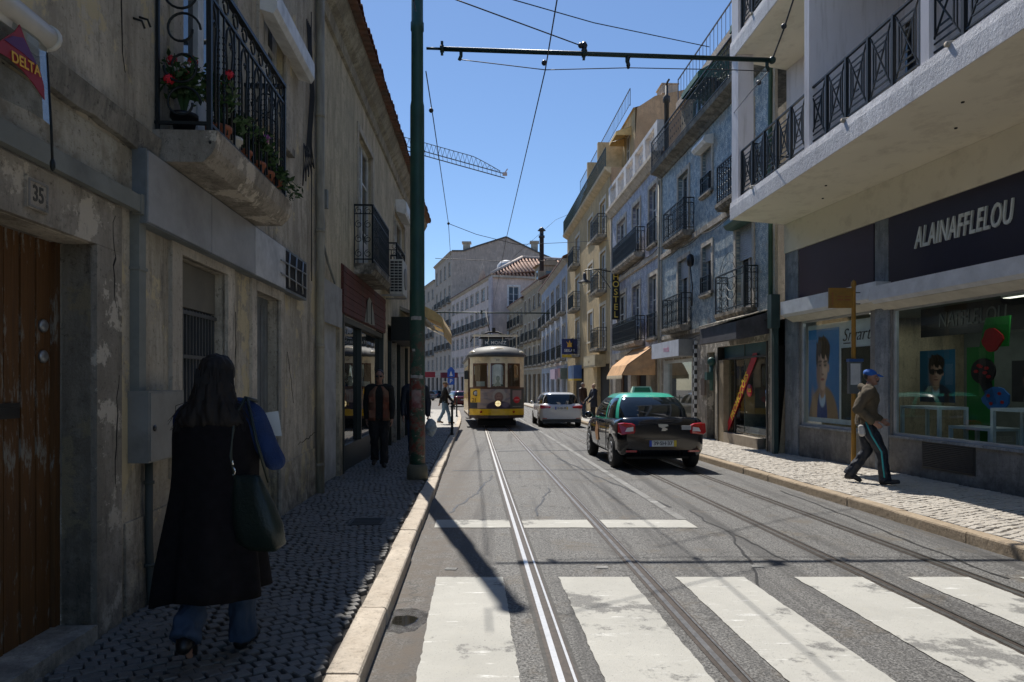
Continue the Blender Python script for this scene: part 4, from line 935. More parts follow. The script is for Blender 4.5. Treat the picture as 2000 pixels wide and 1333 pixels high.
# white shutter housings
def housing(u0, u1, z0, z1, pr, label):
    t = T('shutter_housing', label, 'shutter housing', FR, u0, 0, z0, 'white shutter housings of the optician'); h = z1-z0
    b = MB(); b.prism([(0, -.02), (pr*.72, 0.09), (pr, .14), (pr, h), (0, h)], 0, 0, u1-u0); b.build('casing', mat('housing_white', (.62, .64, .68), .35, dirt=(.5, .51, .54), damt=.3), t)
    b = MB(); b.prism([(.02, -.03), (pr*.7, 0.075), (pr*.7, .085), (.02, -.02)], 0, .01, u1-u0-.01); b.build('underside', mat('housing_beige', (.60, .56, .47), .5, dirt=(.5, .46, .38)), t); return t
housing(ur(1712, .3), ur(1526, .3), 2.88, 3.30, .32, 'white shutter housing above the portrait poster window')
housing(-8, ur(1699, .3), 2.84, 3.22, .32, 'long white shutter housing under the lettered navy sign')
# shop windows
alum = mat('aluminium_frame', (.55, .56, .57), .35, .4)
def shopwin(a, c, z0, z1, nm='shop_window', mull=()):
    b = MB(); t = .045
    b.box(a, a+t, -.1, -.03, z0, z1); b.box(c-t, c, -.1, -.03, z0, z1); b.box(a+t, c-t, -.1, -.03, z1-t, z1); b.box(a+t, c-t, -.1, -.03, z0, z0+t)
    for m_ in mull: b.box(m_-.02, m_+.02, -.1, -.03, z0+t, z1-t)
    o = b.build(nm, alum, Wt); b = MB(); b.quad((a+t, -.06, z0+t), (c-t, -.06, z0+t), (c-t, -.06, z1-t), (a+t, -.06, z1-t)); b.build('pane', gc, o); return o
shopwin(*g1); shopwin(*g2, mull=(4.9, .8))
b = MB(); b.box(-8, ur(1742)+.02, -.1, .06, .58, .622); b.build('window_sill', marble, Wt); b = MB(); b.box(g1[0]-.02, g1[1]+.02, -.1, .06, .58, .622); b.build('window_sill', marble, Wt)
# interior room
inw = mat('interior_wall', (.16, .18, .17), .7); 
b = MB(); a, c = -6, ur(1735, -4.2)
b.quad((a, -4.2, .25), (c, -4.2, .25), (c, -4.2, 3.0), (a, -4.2, 3.0)); b.quad((a, -.13, .25), (c, -.13, .25), (c, -4.2, .25), (a, -4.2, .25)); b.quad((a, -.13, 3.0), (c, -.13, 3.0), (c, -4.2, 3.0), (a, -4.2, 3.0)); b.quad((c, -.13, .25), (c, -4.2, .25), (c, -4.2, 3), (c, -.13, 3)); b.quad((a, -.13, .25), (a, -4.2, .25), (a, -4.2, 3), (a, -.13, 3))
b.build('room', inw, Wt)

def box_in(u0, u1, v0, v1, z0, z1, nm, m_, label, cat, **k):
    b = MB(); b.box(0, u1-u0, v0-v1, 0, 0, z1-z0); return one(b, nm, m_, label, cat, FR, u0, v1, z0, **k)
# poster wall of window 1: white backing, blue portrait, script lettering, dark glass part
def clampn(x): return np.clip(x, 0, 1)
def sm(x, a, b): t = clampn((x-a)/(b-a+1e-9)); return t*t*(3-2*t)
def blend(c, col, m): return c*(1-m[:, None])+np.array(col)[None, :]*m[:, None]
def ell(x, y, cx, cy, rx, ry, s=.08, rot=0):
    dx = x-cx; dy = y-cy; ca, sa = np.cos(rot), np.sin(rot); a = (dx*ca+dy*sa)/rx; b = (-dx*sa+dy*ca)/ry
    return 1-sm(np.sqrt(a*a+b*b), 1-s, 1+s)
def portrait(x, y, bg=((.03, .10, .24), (.05, .17, .36)), shades=False, coat=(.20, .12, .07), shirt=(.02, .04, .14)):
    c = np.array(bg[0])[None]*(1-y[:, None])+np.array(bg[1])[None]*y[:, None]
    c = blend(c, coat, ell(x, y, .50, -.10, .50, .46, .06)); c = blend(c, tuple(q*1.5 for q in coat), ell(x, y, .24, -.02, .10, .34, .3, .3)*.8); c = blend(c, shirt, ell(x, y, .46, .0, .17, .33, .06))
    c = blend(c, (.30, .36, .46), ell(x, y, .47, .22, .10, .10, .2)); c = blend(c, (.32, .19, .14), ell(x, y, .47, .34, .10, .12, .12)); c = blend(c, (.20, .11, .08), ell(x, y, .43, .32, .05, .11, .4)*.6)
    c = blend(c, (.025, .018, .015), ell(x, y, .49, .75, .225, .165, .10)); c = blend(c, (.44, .28, .215), ell(x, y, .475, .56, .168, .20, .06)); c = blend(c, (.42, .265, .20), ell(x, y, .475, .42, .105, .11, .14))
    c = blend(c, (.40, .24, .18), ell(x, y, .665, .56, .03, .05, .2)); c = blend(c, (.24, .13, .10), ell(x, y, .345, .52, .07, .19, .6)*.75); c = blend(c, (.58, .40, .31), ell(x, y, .54, .58, .09, .12, .7)*.55)
    c = blend(c, (.20, .115, .085), sm(x, .50, .30)*ell(x, y, .47, .52, .19, .24, .1)*.75)
    wob = .022*np.sin(x*41+y*9)+.014*np.sin(x*83+1)
    hm = np.maximum(ell(x, y+wob, .49, .79, .225, .115, .10, -.15), np.maximum(ell(x, y, .29, .68, .035, .10, .4), ell(x, y, .665, .69, .022, .08, .4)))
    c = blend(c, (.022, .016, .013), hm); c = blend(c, (.085, .06, .045), hm*clampn(np.sin(x*70+y*35+3*np.sin(y*20))*.5)*sm(y, .70, .86))
    if shades:
        c = blend(c, (.01, .01, .012), ell(x, y, .38, .585, .10, .055, .08)); c = blend(c, (.01, .01, .012), ell(x, y, .59, .585, .10, .055, .08)); c = blend(c, (.01, .01, .012), ell(x, y, .48, .61, .2, .012, .3))
    else:
        for ex in (.39, .56):
            c = blend(c, (.05, .03, .025), ell(x, y, ex, .632, .065, .013, .3, .08)); c = blend(c, (.20, .115, .09), ell(x, y, ex, .60, .06, .032, .6)*.8); c = blend(c, (.03, .028, .03), ell(x, y, ex, .590, .034, .009, .5))
    c = blend(c, (.30, .17, .13), ell(x, y, .445, .53, .018, .075, .5)*.8); c = blend(c, (.22, .11, .09), ell(x, y, .475, .488, .042, .012, .4)); c = blend(c, (.30, .09, .085), ell(x, y, .475, .432, .062, .016, .3)); c = blend(c, (.14, .05, .05), ell(x, y, .475, .434, .06, .004, .4))
    return c
x0 = ur(1566); x1 = ur(1627); x2 = ur(1696)
pw = T('window_poster', 'blue portrait poster of a dark haired young man in the left optician window', 'poster', FR, x0, -.14, .72)
print_sheet('printed_sheet', x0-x1-.05, 1.85, 100, 130, lambda x, y: clampn(portrait(x, y)*1.9), pw, (-.03, 0, .08))
b = MB(); b.box(-(x0-x2), 0, -.03, -.008, 0, 2.05); one(b, 'display_board', mat('board_white', (.72, .73, .76), .5), 'white display board behind the portrait poster window', 'board', FR, x0, -.14, .70)
b = MB(); b.box(-(x1-x2)+.06, -.06, .0, .012, 0, 1.42); one(b, 'glossy_panel', glass_dark('dark_panel', (.03, .045, .045), .08), 'dark glossy panel right of the blue portrait', 'panel', FR, x1, -.148, .80)
sc_ = T('script_lettering', 'black hand drawn script lettering on white board above dark panel', 'lettering', FR, (x1+x2)/2, -.145, 2.46)
text('letters', 'Smarti', .36, mat('ink', (.03, .03, .035), .6), sc_, (0, .002, 0), .003, shear=.35, off=-.004)
b = MB(); b.box(-.3, .12, 0, .006, .03, .045); b.box(.2, .42, 0, .006, -.16, -.145); b.box(-.35, .4, 0, .004, -.27, -.262); b.build('stroke', MT['ink'], sc_)
# posters, tables and green board in the large window
def in_at(px, py, v): return FR.at(px, py, v)
u_, z_ = in_at(1803, 785, -2.6); u2_, z2_ = in_at(1858, 692, -2.6)
t = T('interior_poster', 'blue poster of a man in dark sunglasses inside the optician', 'poster', FR, u_, -2.6, z_)
print_sheet('printed_sheet', (u_-u2_)*1.25, (z2_-z_)*1.1, 60, 60, lambda x, y: portrait(x, y, ((.015, .08, .15), (.02, .12, .22)), True, (.02, .03, .05), (.02, .03, .05))*1.1, t, (.1, 0, 0))
u_, z_ = in_at(1985, 785, -2.6); t = T('interior_poster', 'poster of a man with glasses at the right edge of the shop window', 'poster', FR, u_, -2.6, z_)
print_sheet('printed_sheet', .9, .75, 40, 40, lambda x, y: portrait(x, y, ((.03, .03, .035), (.02, .02, .025)), False, (.02, .02, .025), (.3, .3, .3)), t, (.1, 0, 0))
u_, z_ = in_at(1888, 860, -1.3); u2_, z2_ = in_at(1972, 655, -1.3)
gb = T('green_display', 'bright green display board with cut out red and black rooster shapes in the optician window', 'display', FR, u_, -1.3, z_)
b = MB(); W_ = u_-u2_; b.box(-W_*.62, 0, -.03, 0, 0, 1.62); b.prism([(-W_*.3, 1.6), (-W_*.95, 1.6), (-W_, 2.1), (-W_*.45, 2.1)], 1, -.03, -.002); b.build('board', mat('board_green', (.012, .20, .028), .5), gb)
redm = mat('cutout_red', (.42, .015, .02), .5); blkm = mat('cutout_black', (.015, .012, .015), .5)
b = MB(); b.prism([(-W_*.62+.2*cos(a*pi/9)*(1+.18*sin(a*5)), 1.72+.2*sin(a*pi/9)) for a in range(18)], 1, .0, .03); b.build('comb', redm, gb)
b = MB(); b.prism([(-W_*.42+.25*cos(a*pi/9), 1.2+.22*sin(a*pi/9)) for a in range(18)], 1, .0, .03); b.prism([(-W_*.42-.12, 1.1), (-W_*.42+.14, 1.12), (-W_*.60, .62), (-W_*.75, .66)], 1, .002, .03); b.build('body', blkm, gb)
b = MB()
for k in range(6): b.prism([(-W_*.42+.13*cos(k)+.05*cos(a), 1.2+.1*sin(k*1.7)+.03*sin(a)) for a in [q*pi/3 for q in range(6)]], 1, .03, .04)
b.build('spot', redm, gb)
b = MB(); b.prism([(-W_*.72+.26*cos(a*pi/9)*(1+.12*cos(a*3)), .74+.2*sin(a*pi/9)) for a in range(18)], 1, .0, .03); b.build('tail', mat('cutout_blue', (.03, .16, .45), .5), gb)
b = MB()
for k in range(4): b.prism([(-W_*.72+.16*cos(k*1.6+.5)+.035*cos(a), .74+.1*sin(k*1.6+.5)+.03*sin(a)) for a in [q*pi/3 for q in range(6)]], 1, .03, .04)
b.build('spot', redm, gb)
def desk(px0, px1, v, ztop, label):
    a = ur(px1, v); c = ur(px0, v); t = T('display_table', label, 'table', FR, a, v, .25, 'white tables inside the optician')
    w = c-a; h = ztop-.25; m_ = mat('table_white', (.60, .66, .68), .4)
    b = MB(); b.box(0, w, -.55, 0, h-.045, h); b.build('tabletop', m_, t)
    for x in (0, w-.05):
        for y in (-.55, -.05): b = MB(); b.box(x, x+.05, y, y+.05, 0, h-.045); b.build('leg', m_, t)
desk(1758, 1834, -.5, in_at(1800, 794, -.5)[1], 'white display table at the left of the large shop window'); desk(1934, 2060, -.3, in_at(1960, 798, -.3)[1], 'white display table at the right of the large shop window')
for i_, (u_s, n_s) in enumerate(((2.0, 'left'), (5.2, 'right'))):
    t_ = T('glasses_rack', ('wall rack of small framed glasses at the back of the shop, right part', 'wall rack of small framed glasses at the back of the shop, left part')[i_], 'rack', FR, u_s+4.0, -4.1, 1.1)
    b_ = MB()
    for z_s in range(6): b_.box(-1.3, 1.3, 0, .12, z_s*.26, z_s*.26+.02)
    b_.build('shelf', mat('rack_white', (.35, .37, .38), .5), t_); b_ = MB()
    for z_s in range(6):
        for q_s in range(11):
            for d_s in (-.045, .045): b_.lathe((-1.2+q_s*.235+d_s, .08, z_s*.26+.075), [(.03, 0), (.03, .01)], 8, 1)
    b_.build('glasses', black, t_, kind='stuff')
desk(1852, 1934, -.7, in_at(1890, 834, -.7)[1], 'low white bench table between the two display tables')
u_, z_ = in_at(1820, 655, -1.8); t = T('interior_sign', 'black sign band with dim pale lettering inside the optician', 'sign', FR, u_, -1.8, z_)
b = MB(); b.box(-4.5, .3, -.05, 0, -.03, .62); b.build('panel', mat('band_black', (.008, .008, .01), .4), t); text('lettering', 'N', .3, mat('letter_dim', (.16, .17, .165), .5), t, (.08, .0, .24), .01) if 0 else None
text('lettering', 'NAFFLELOU', .40, mat('letter_dim', (.14, .15, .145), .5), t, (-.95, .0, .26), .012, width=.72, shear=.1)
# lit lamp at the window edge; the others are added to brighten the shop
lm0, lnt, lb_ = newmat('lit_ceiling_panel'); lb_.inputs['Emission Color'].default_value = (1, .93, .78, 1); lb_.inputs['Emission Strength'].default_value = 1.6
for i, (px_, v_) in enumerate(((1995, -1.4), (1900, -2.2), (1830, -2.8), (1680, -.9))):
    uu = ur(px_, v_) if px_ > 1700 else ur(1640)
    t = T('lamp_or_fill', ('lit ceiling lamp at the right edge of the optician window', 'added fill lamp above the green display inside the optician', 'added fill lamp deep inside the optician', 'added fill lamp behind the poster window')[i], 'ceiling lamp', FR, uu, v_, 2.93)
    b = MB(); b.box(-.3, .3, -.09, .09, 0, .05); b.build('lamp_housing', white, t); b = MB(); b.box(-.28, .28, -.07, .07, -.008, 0); b.build('diffuser', lm0, t)
    al = bpy.data.lights.new('lamp_or_fill_light', 'AREA'); al.energy = 3.5; al.size = .5; al.color = (.92, 1, .95); ao_ = bpy.data.objects.new('lamp_or_fill_light', al); COL.objects.link(ao_); ao_.parent = t; ao_.location = (0, 0, -.03)
# vent grille in the base
vg = T('vent_grille', 'dark louvred ventilation grille in the stone base of the shop', 'vent', FR, ur(1908), .022, FR.at(1860, 925)[1]+.02)
W_ = ur(1804)-ur(1908); b = MB(); b.box(0, W_, 0, .012, 0, .44); b.build('frame', mat('vent_dark', (.05, .05, .05), .5, .3), vg)
for k in range(14): b = MB(); b.hexa([(.02, .012, 0), (W_-.02, .012, 0), (W_-.02, .03, -.008), (.02, .03, -.008)], [(.02, .012, .018), (W_-.02, .012, .018), (W_-.02, .03, .006), (.02, .03, .006)]); b.build('louvre', MT['vent_dark'], vg, (0, 0, .03+k*.028))
# ================================================================ RIGHT ROW beyond the balcony building
S0 = 6.85
def fr_s(s, Y0): return Fr(s+DX*Y0, Y0, DX, 1)
FC = Fr(S0, 0, DX, 1)
def uc(px, v=0): return FC.u(px, v)
def zc_(px, py, v=0): return FC.at(px, py, v)[1]
C = building('tiled_house', 'blue green tiled house with scrollwork balconies beside the white balcony building', FC, 0, 0)
c0 = 15.45; c1 = uc(1291)
bayA = (uc(1470), uc(1438)); bayB = (uc(1390), uc(1372)); bayC = (uc(1345), uc(1325))
ops = []
wins = []
for (z0, z1) in ((3.42, 5.55), (6.35, 8.35)):
    wins += [(bayA[0], bayA[1], z0, z1, 'A'), (bayB[0], bayB[1], z0+.75, z1, 'B'), (bayC[0], bayC[1], z0, z1, 'C')]
gC = [(uc(1500), uc(1402), -.6, 2.52, 'shop'), (uc(1352), uc(1296), -.6, 2.3, 'shop2'), (uc(1396), uc(1381), -.6, 2.4, 'door')]
mb = MB(); wallmesh(mb, c0, c1, 3.05, 9.0, wins, .2); mb.build('tiled_wall', tileC, C)
mb = MB(); wallmesh(mb, c0, c1, -.6, 3.05, gC, .25); mb.build('wall', stone, C)
mb = MB(); mb.quad((c0, 0, -.6), (c0, -9, -.6), (c0, -9, 12), (c0, -1.2, 12)); mb.quad((c1, 0, -.6), (c1, -9, -.6), (c1, -9, 12), (c1, -1.2, 12)); mb.build('side_wall', plD, C)
for a, b_, z0, z1, k in wins:
    window(C, a, b_, z0, z1, style='sash', fm=wframe, pm=gd, sur=stoneP, sw=.14, depth=.18, sh=(.42 if k == 'A' and z0 < 4 else .35 if k == 'B' and z0 < 5 else .55 if k == 'B' else .3 if k == 'C' and z0 < 4 else 0))
balcony(C, uc(1398, .32), uc(1454, .32) if 0 else uc(1480), 3.35, .36, 1.0, 'fancy', stone, iron, .18, fine=True)
def swapbal(a, b_, z, pr, st='fancy', h=1.0, **k): return balcony(C, min(a, b_), max(a, b_), z, pr, h, st, stone, iron, .18, **k)
swapbal(uc(1480), uc(1398, .36), 6.28, .36, fine=True)
swapbal(uc(1350), uc(1292, .36), 3.35, .36); swapbal(uc(1355), uc(1294, .36), 6.28, .36)
for (a, b_), z in ((bayB, 4.1), (bayB, 7.05)): balcony(C, a, b_, z, .1, .55, 'bars', stoneP, iron, .08)
# string courses, pilaster strip, pipe
b = MB(); b.box(c0, c1, 0, .07, 5.98, 6.14); b.box(c0, c1, 0, .05, 3.05, 3.18); b.build('string_course', stone, C)
b = MB(); b.box(c0-.02, c0+.22, -.02, .05, -.6, 12.0); b.build('pilaster', stoneP, C)
b = MB(); b.box(c1-.14, c1, -.02, .05, -.5, 9.0); b.build('pilaster', stoneP, C)
# attic terrace
b = MB(); b.prism([(-1.4, 8.95), (.05, 8.95), (.12, 9.02), (.38, 9.1), (.40, 9.24), (-1.4, 9.24)], 0, c0, c1); b.build('terrace_slab', plaster('slab_mossy', (.26, .25, .22), (.12, .12, .11), (.05, .05, .045), foot_shade=False), C)
b = MB(); L = c1-c0-.1; rail_side_fill(b, L, 1.0, 'scroll', .36, 'u', False); b.build('terrace_railing', iron, C, (c0+.05, 0, 9.24))
ao = [(c0+.9+i*2.1, c0+.9+i*2.1+1.0, 9.3, 11.2) for i in range(4)]
b = MB(); wallmesh(b, c0, c1, 9.24, 11.5, ao, .1, v=-.75); b.build('attic_wall', plD, C)
for o in ao: window(C, *o, style='case', fm=gframe, pm=gd, depth=.08, v=-.75)
b = MB(); b.box(c0, c1, -2.2, -.55, 11.5, 11.72); b.build('attic_roof', plG, C)
b = MB(); rail_side_fill(b, L, .85, 'sparse', -.62, 'u', False); b.build('roof_railing', mat('iron_blue_grey', (.05, .07, .10), .5), C, (c0+.05, 0, 11.72))
def awn(name, fr, u0, u1, z, out, drop, m, label, cat='awning', val=.18, t=None, sides=True, hip=0, group=None):
    t = T(name, label, cat, fr, u0, 0, z, group); w = u1-u0
    b = MB(); e = .012
    b.quad((0, 0, 0), (w, 0, 0), (w-hip, out, -drop), (hip, out, -drop)); b.quad((0, 0, -e), (w, 0, -e), (w-hip, out, -drop-e), (hip, out, -drop-e)); b.quad((hip, out, -drop-e), (w-hip, out, -drop-e), (w-hip, out, -drop), (hip, out, -drop))
    b.quad((hip, out, -drop), (w-hip, out, -drop), (w-hip, out+.01, -drop-val), (hip, out+.01, -drop-val))
    if sides:
        for x, x2 in ((0, hip), (w, w-hip)): b.quad((x, 0, 0), (x2, out, -drop), (x2, out+.01, -drop-val), (x, 0, -drop-val))
    b.build('canopy', m, t); b = MB()
    for i in range(max(1, int(w/1.6))+1): x = hip*.5+(w-hip)*i/max(1, int(w/1.6)+0); b.tube([(min(x, w-.03), .02, -.04), (min(max(x, hip+.02), w-hip-.02), out, -drop-.02)], .012, 5)
    b.build('frame', steel, t); return t
awn('window_awning', FC, ao[0][0]-.3, ao[0][1]+.4, 11.3, .95, .55, mat('canvas_teal', (.03, .12, .11), .8), 'teal canvas awning over the nearest attic window', group='teal attic awnings')
awn('window_awning', FC, ao[2][0]-.3, ao[2][1]+.3, 11.3, .95, .55, MT['canvas_teal'], 'teal canvas awning over an attic window further along the terrace', group='teal attic awnings')
for o in [x for x in bpy.data.objects if x.name.startswith('window_awning')]: o.location = o.location+Vector((FC.n.x, FC.n.y, 0))*-.75
for i, (u_, l) in enumerate(((17.6, 'large potted shrub on attic terrace, nearest the white building'), (18.7, 'bushy potted shrub in the middle of the attic terrace'), (20.4, 'potted shrub catching sunlight on the attic terrace'))):
    plant(u_, -.1, 9.25, l, None, pots, 1.0, .42, 30+i, .2, 'shrubs on the attic terrace', FC)
# roller casings
for (bay, z, m_, lb) in ((bayA, 5.5, mat('casing_green', (.04, .10, .075), .5), 'dark green rounded shutter casing over the first floor balcony door'), (bayB, 8.35, white, 'pale shutter casing over the narrow second floor window')):
    b = MB(); w = bay[1]-bay[0]+.3; b.prism([(0, 0), (.22, .02), (.3, .12), (.26, .24), (0, .3)], 0, -w/2, w/2); one(b, 'shutter_casing', m_, lb, 'shutter casing', FC, (bay[0]+bay[1])/2, 0, z)
t = T('globe_lamp', 'white globe lamp above the second floor window under the balcony building', 'lamp', FC, bayA[0]+.3, .0, 8.42)
b = MB(); b.sph((0, .2, .16), .17, 14, 10); b.build('globe', mat('opal_glass', (.7, .7, .68), .3), t); b = MB(); b.tube([(0, 0, .1), (0, .08, .1)], .03, 6); b.build('bracket', iron, t)
b = MB(); b.tube([(0, .08, 0), (0, .08, 3.1), (.05, .08, 3.3), (0, .08, 5.3), (0, .08, 6.0)], .055, 10); one(b, 'downpipe', mat('pipe_green', (.025, .07, .045), .5), 'dark green drainpipe on tiled house next to the white building', 'pipe', FC, uc(1505, .08), 0, 3.1)
b = MB(); b.tube([(0, .06, 0), (0, .06, 9.2)], .045, 8); one(b, 'downpipe', gutter, 'thin drainpipe between the green tiled and violet tiled houses', 'pipe', FC, c1+.05, 0, -.3)
b = MB(); b.box(-.1, .1, .0, .2, 0, .75); b.box(-.06, .06, .02, .12, -2.9, 0); one(b, 'junction_pillar', mat('box_dark_teal', (.02, .045, .045), .5), 'dark narrow service duct with box cap right of the promotions shop', 'duct', FC, c0-.12, .02, 2.75)
# promotions shop
a, c = gC[0][:2]
sh = MB(); sh.box(a, a+.07, -.2, .02, -.2, 2.5); sh.box(c-.05, c, -.2, .02, -.2, 2.5); sh.box(c-.9, c-.86, -.2, -.14, 0, 2.2); sh.box(a, c, -.2, -.1, 2.15, 2.2); sh = sh.build('shop_front', mat('frame_bronze_dark', (.025, .023, .02), .4, .2), C)
b = MB(); b.box(a, c, -.21, -.17, 2.2, 2.52); b.build('transom_panel', mat('panel_blue_green', (.03, .10, .12), .5), sh)
b = MB(); b.box(c-.86, c-.05, -.2, .0, -.05, 2.15) if 0 else b.box(c-.42, c-.05, -.22, .0, -.25, 2.15); b.build('cheek_wall', mat('cheek_tan', (.30, .24, .16), .7, dirt=(.2, .16, .1)), sh)
b = MB(); b.box(a+.6, c-.42, -.2, .0, -.3, .17); b.build('stall_riser', mat('riser_tan', (.30, .25, .19), .6, dirt=(.2, .16, .12)), sh)
b = MB(); b.quad((a+.07, -.16, .0), (c-.42, -.16, .0), (c-.42, -.16, 2.15), (a+.07, -.16, 2.15)); b.build('pane', gc, sh)
b = MB(); b.tube([(a+.22, -.12, .95), (a+.22, -.05, .95), (a+.22, -.05, 1.35), (a+.22, -.12, 1.35)], .014, 6); b.build('door_handle', chrome, sh)
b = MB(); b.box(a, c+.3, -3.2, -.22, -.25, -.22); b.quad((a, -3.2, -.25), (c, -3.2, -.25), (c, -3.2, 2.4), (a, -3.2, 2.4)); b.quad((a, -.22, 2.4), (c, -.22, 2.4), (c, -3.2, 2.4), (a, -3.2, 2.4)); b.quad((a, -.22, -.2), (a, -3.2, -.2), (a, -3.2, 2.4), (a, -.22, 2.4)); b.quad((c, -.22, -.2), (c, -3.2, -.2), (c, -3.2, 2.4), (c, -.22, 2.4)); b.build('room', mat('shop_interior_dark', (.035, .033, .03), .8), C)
b = MB()
for k in range(26): x = a+.5+R.random()*2.6; z = R.choice((.3, .62, .94, 1.26, 1.58)); w = R.uniform(.08, .2); b.mi = k % 4; b.box(x, x+w, -1.5, -1.3, z, z+R.uniform(.1, .25))
for z in (.28, .6, .92, 1.24, 1.56): b.mi = 4; b.box(a+.4, c-.3, -1.55, -1.25, z-.02, z)
t = T('shelf_display', 'shelves of small boxed goods inside the promotions shop', 'shelves', FC, 0, 0, 0); b.build('stocked_shelves', [mat('goods_a', (.25, .22, .2)), mat('goods_b', (.08, .1, .14)), mat('goods_c', (.3, .05, .04)), mat('goods_d', (.2, .2, .12)), mat('shelf_wood', (.12, .10, .08))], t)
pb = T('promotion_banner', 'slanted red banner with yellow PROMOCOES lettering across the shop window', 'banner', FC, (a+c)/2, -.14, 0)
pB = FC.at(1418, 848, -.14); pT = FC.at(1474, 690, -.14); m0 = (a+c)/2
bu, bz = pB[0]-m0, pB[1]; tu, tz = pT[0]-m0, pT[1]; w = .16
b = MB(); b.prism([(bu+w, bz), (bu-w*.6, bz), (tu-w*.9, tz-.12), (tu-w*.9, tz), (tu+w*.5, tz)], 1, 0, .012); b.build('strip', mat('banner_red', (.50, .015, .03), .5), pb)
ang = atan2(tz-bz, -(tu-bu)); text('lettering', 'PROMOÇÕES', .27, mat('banner_yellow', (.85, .62, .04), .5), pb, ((bu+tu)/2, .014, (bz+tz)/2-.03), .002, rot=ang, off=.004, width=1)
q = FC.at(1464, 763, -.14); b = MB(); b.lathe((0, 0, 0), [(.16, 0), (.16, .01)], 20, 1); st = one(b, 'percent_sticker', MT['banner_red'], 'round red sticker with yellow figures beside the slanted banner', 'sticker', FC, q[0], -.14, q[1])
text('figures', '50%', .13, MT['banner_yellow'], st, (0, .012, 0), .001, off=.002)
q = FC.at(1432, 729, -.4); t = T('shop_sign', 'small yellow lettered sign hanging inside the promotions shop', 'sign', FC, q[0], -.4, q[1]); b = MB(); b.box(-.32, .32, 0, .02, -.07, .07); b.build('board', mat('board_brown', (.12, .05, .02), .5), t); text('lettering', 'PROMOÇÕES', .11, mat('led_orange', (.9, .5, .08), .4), t, (0, .022, 0), .001)
b = MB(); b.box(0, .55, -.35, 0, 0, .22); one(b, 'plastic_crate', mat('crate_grey', (.28, .33, .34), .5), 'pale plastic crate behind the glass at the foot of the red banner', 'crate', FC, (a+c)/2-.4, -.3, .17)
# dark canopy over it with grimy sheet top
t = T('box_awning', 'dark grey folded box awning above the promotions shop', 'awning', FC, uc(1502)-.0, 0, 2.55)
b = MB(); w = uc(1369, .75)-uc(1502); b.prism([(0, .12), (.72, -.02), (.78, .0), (.78, .40), (0, .62)], 0, .0, w); b.build('canopy', mat('canvas_charcoal', (.075, .072, .085), .8, dirt=(.04, .04, .045)), t)
b = MB()
for i in range(12): x0 = w*i/12; x1 = w*(i+1)/12; k = .05*noise.noise(Vector((i*.9, 0, 0))); b.hexa([(x0, 0, .66+k), (x1, 0, .67-k), (x1, .82, .45-k*.6), (x0, .82, .44+k*.7)], [(x0, 0, .68+k), (x1, 0, .69-k), (x1, .82, .48-k*.6), (x0, .82, .47+k*.7)])
b.build('cover_sheet', stone, t)
# white fascia of neighbour shop
t = T('fascia_sign', 'white projecting fascia box with small pink lettering near the checkered column', 'sign', FC, uc(1353), 0, 2.36); w = uc(1273, .45)-uc(1353)
b = MB(); b.box(0, w, 0, .44, 0, .52); b.build('box', mat('box_grey', (.26, .26, .25), .5), t); b = MB(); b.box(.01, w, .44, .455, .0, .52); b.build('face', mat('face_white_blue', (.60, .62, .68), .4), t)
text('lettering', 'moda', .30, mat('letter_pink', (.62, .25, .38), .5), t, (w*.42, .457, .27), .002)
a, c = gC[1][:2]; b = MB(); b.box(a, a+.06, -.2, 0, -.4, 2.3); b.box(c-.06, c, -.2, 0, -.4, 2.3); b.box(a, c, -.2, -.02, -.4, .1); b.box(a, c, -.2, -.1, 2.2, 2.3); o = b.build('shop_window', alum, C); b = MB(); b.quad((a, -.15, 0), (c, -.15, 0), (c, -.15, 2.3), (a, -.15, 2.3)); b.build('pane', gc, o)
b = MB(); b.quad((a-.1, -1.4, -.3), (c+.1, -1.4, -.3), (c+.1, -1.4, 2.4), (a-.1, -1.4, 2.4)); b.build('window_backing', mat('backing_tan', (.22, .19, .14), .7), C)
b = MB(); b.tube([(0, 0, 0), (0, 0, .7)], .03, 6); b.sph((0, 0, 1.15), (.17, .11, .38), 10, 8); b.tube([(0, 0, .78), (.0, 0, .3)], .22, 8, taper=[.5, 1]); one(b, 'dress_display', mat('dress_red', (.30, .02, .03), .7), 'dark red dress on a stand in the small shop window', 'dress', FC, a+.75, -.7, -.1)
b = MB(); k = 0
cx = uc(1359); ck = T('checkered_column', 'black and white checkered tile column left of the promotions shop', 'column', FC, cx, 0, -.3)
for i in range(2):
    for j in range(24):
        b = MB(); b.box(i*.11-.11+.002, i*.11-.002, .0, .06, j*.13+.002, (j+1)*.13-.002); b.build('tile', mat('check_white', (.6, .6, .58), .3) if (i+j) % 2 else mat('check_black', (.02, .02, .022), .3), ck)
b = MB(); b.box(gC[2][0], gC[2][1], -.25, -.2, -.4, 2.4); b.build('door', mat('door_dark', (.02, .018, .015), .5), C)
b = MB(); b.box(-.16, .16, 0, .06, 0, .5); one(b, 'notice_box', mat('notice_brown', (.16, .12, .09), .6), 'brown notice box on the stone pier between two shops', 'notice box', FC, uc(1376), 0, 1.15)
b = MB(); b.tube([(0, 0, 0), (0, 0, .75)], .055, 8); b.sph((0, .0, .82), (.1, .12, .13), 8, 6); b.box(-.1, .1, -.02, .16, .3, .52); one(b, 'wall_lantern', mat('lantern_green', (.03, .09, .08), .5), 'dark green wall lantern on the pale post beside the promotions shop', 'lamp', FC, uc(1396), .1, 1.3)
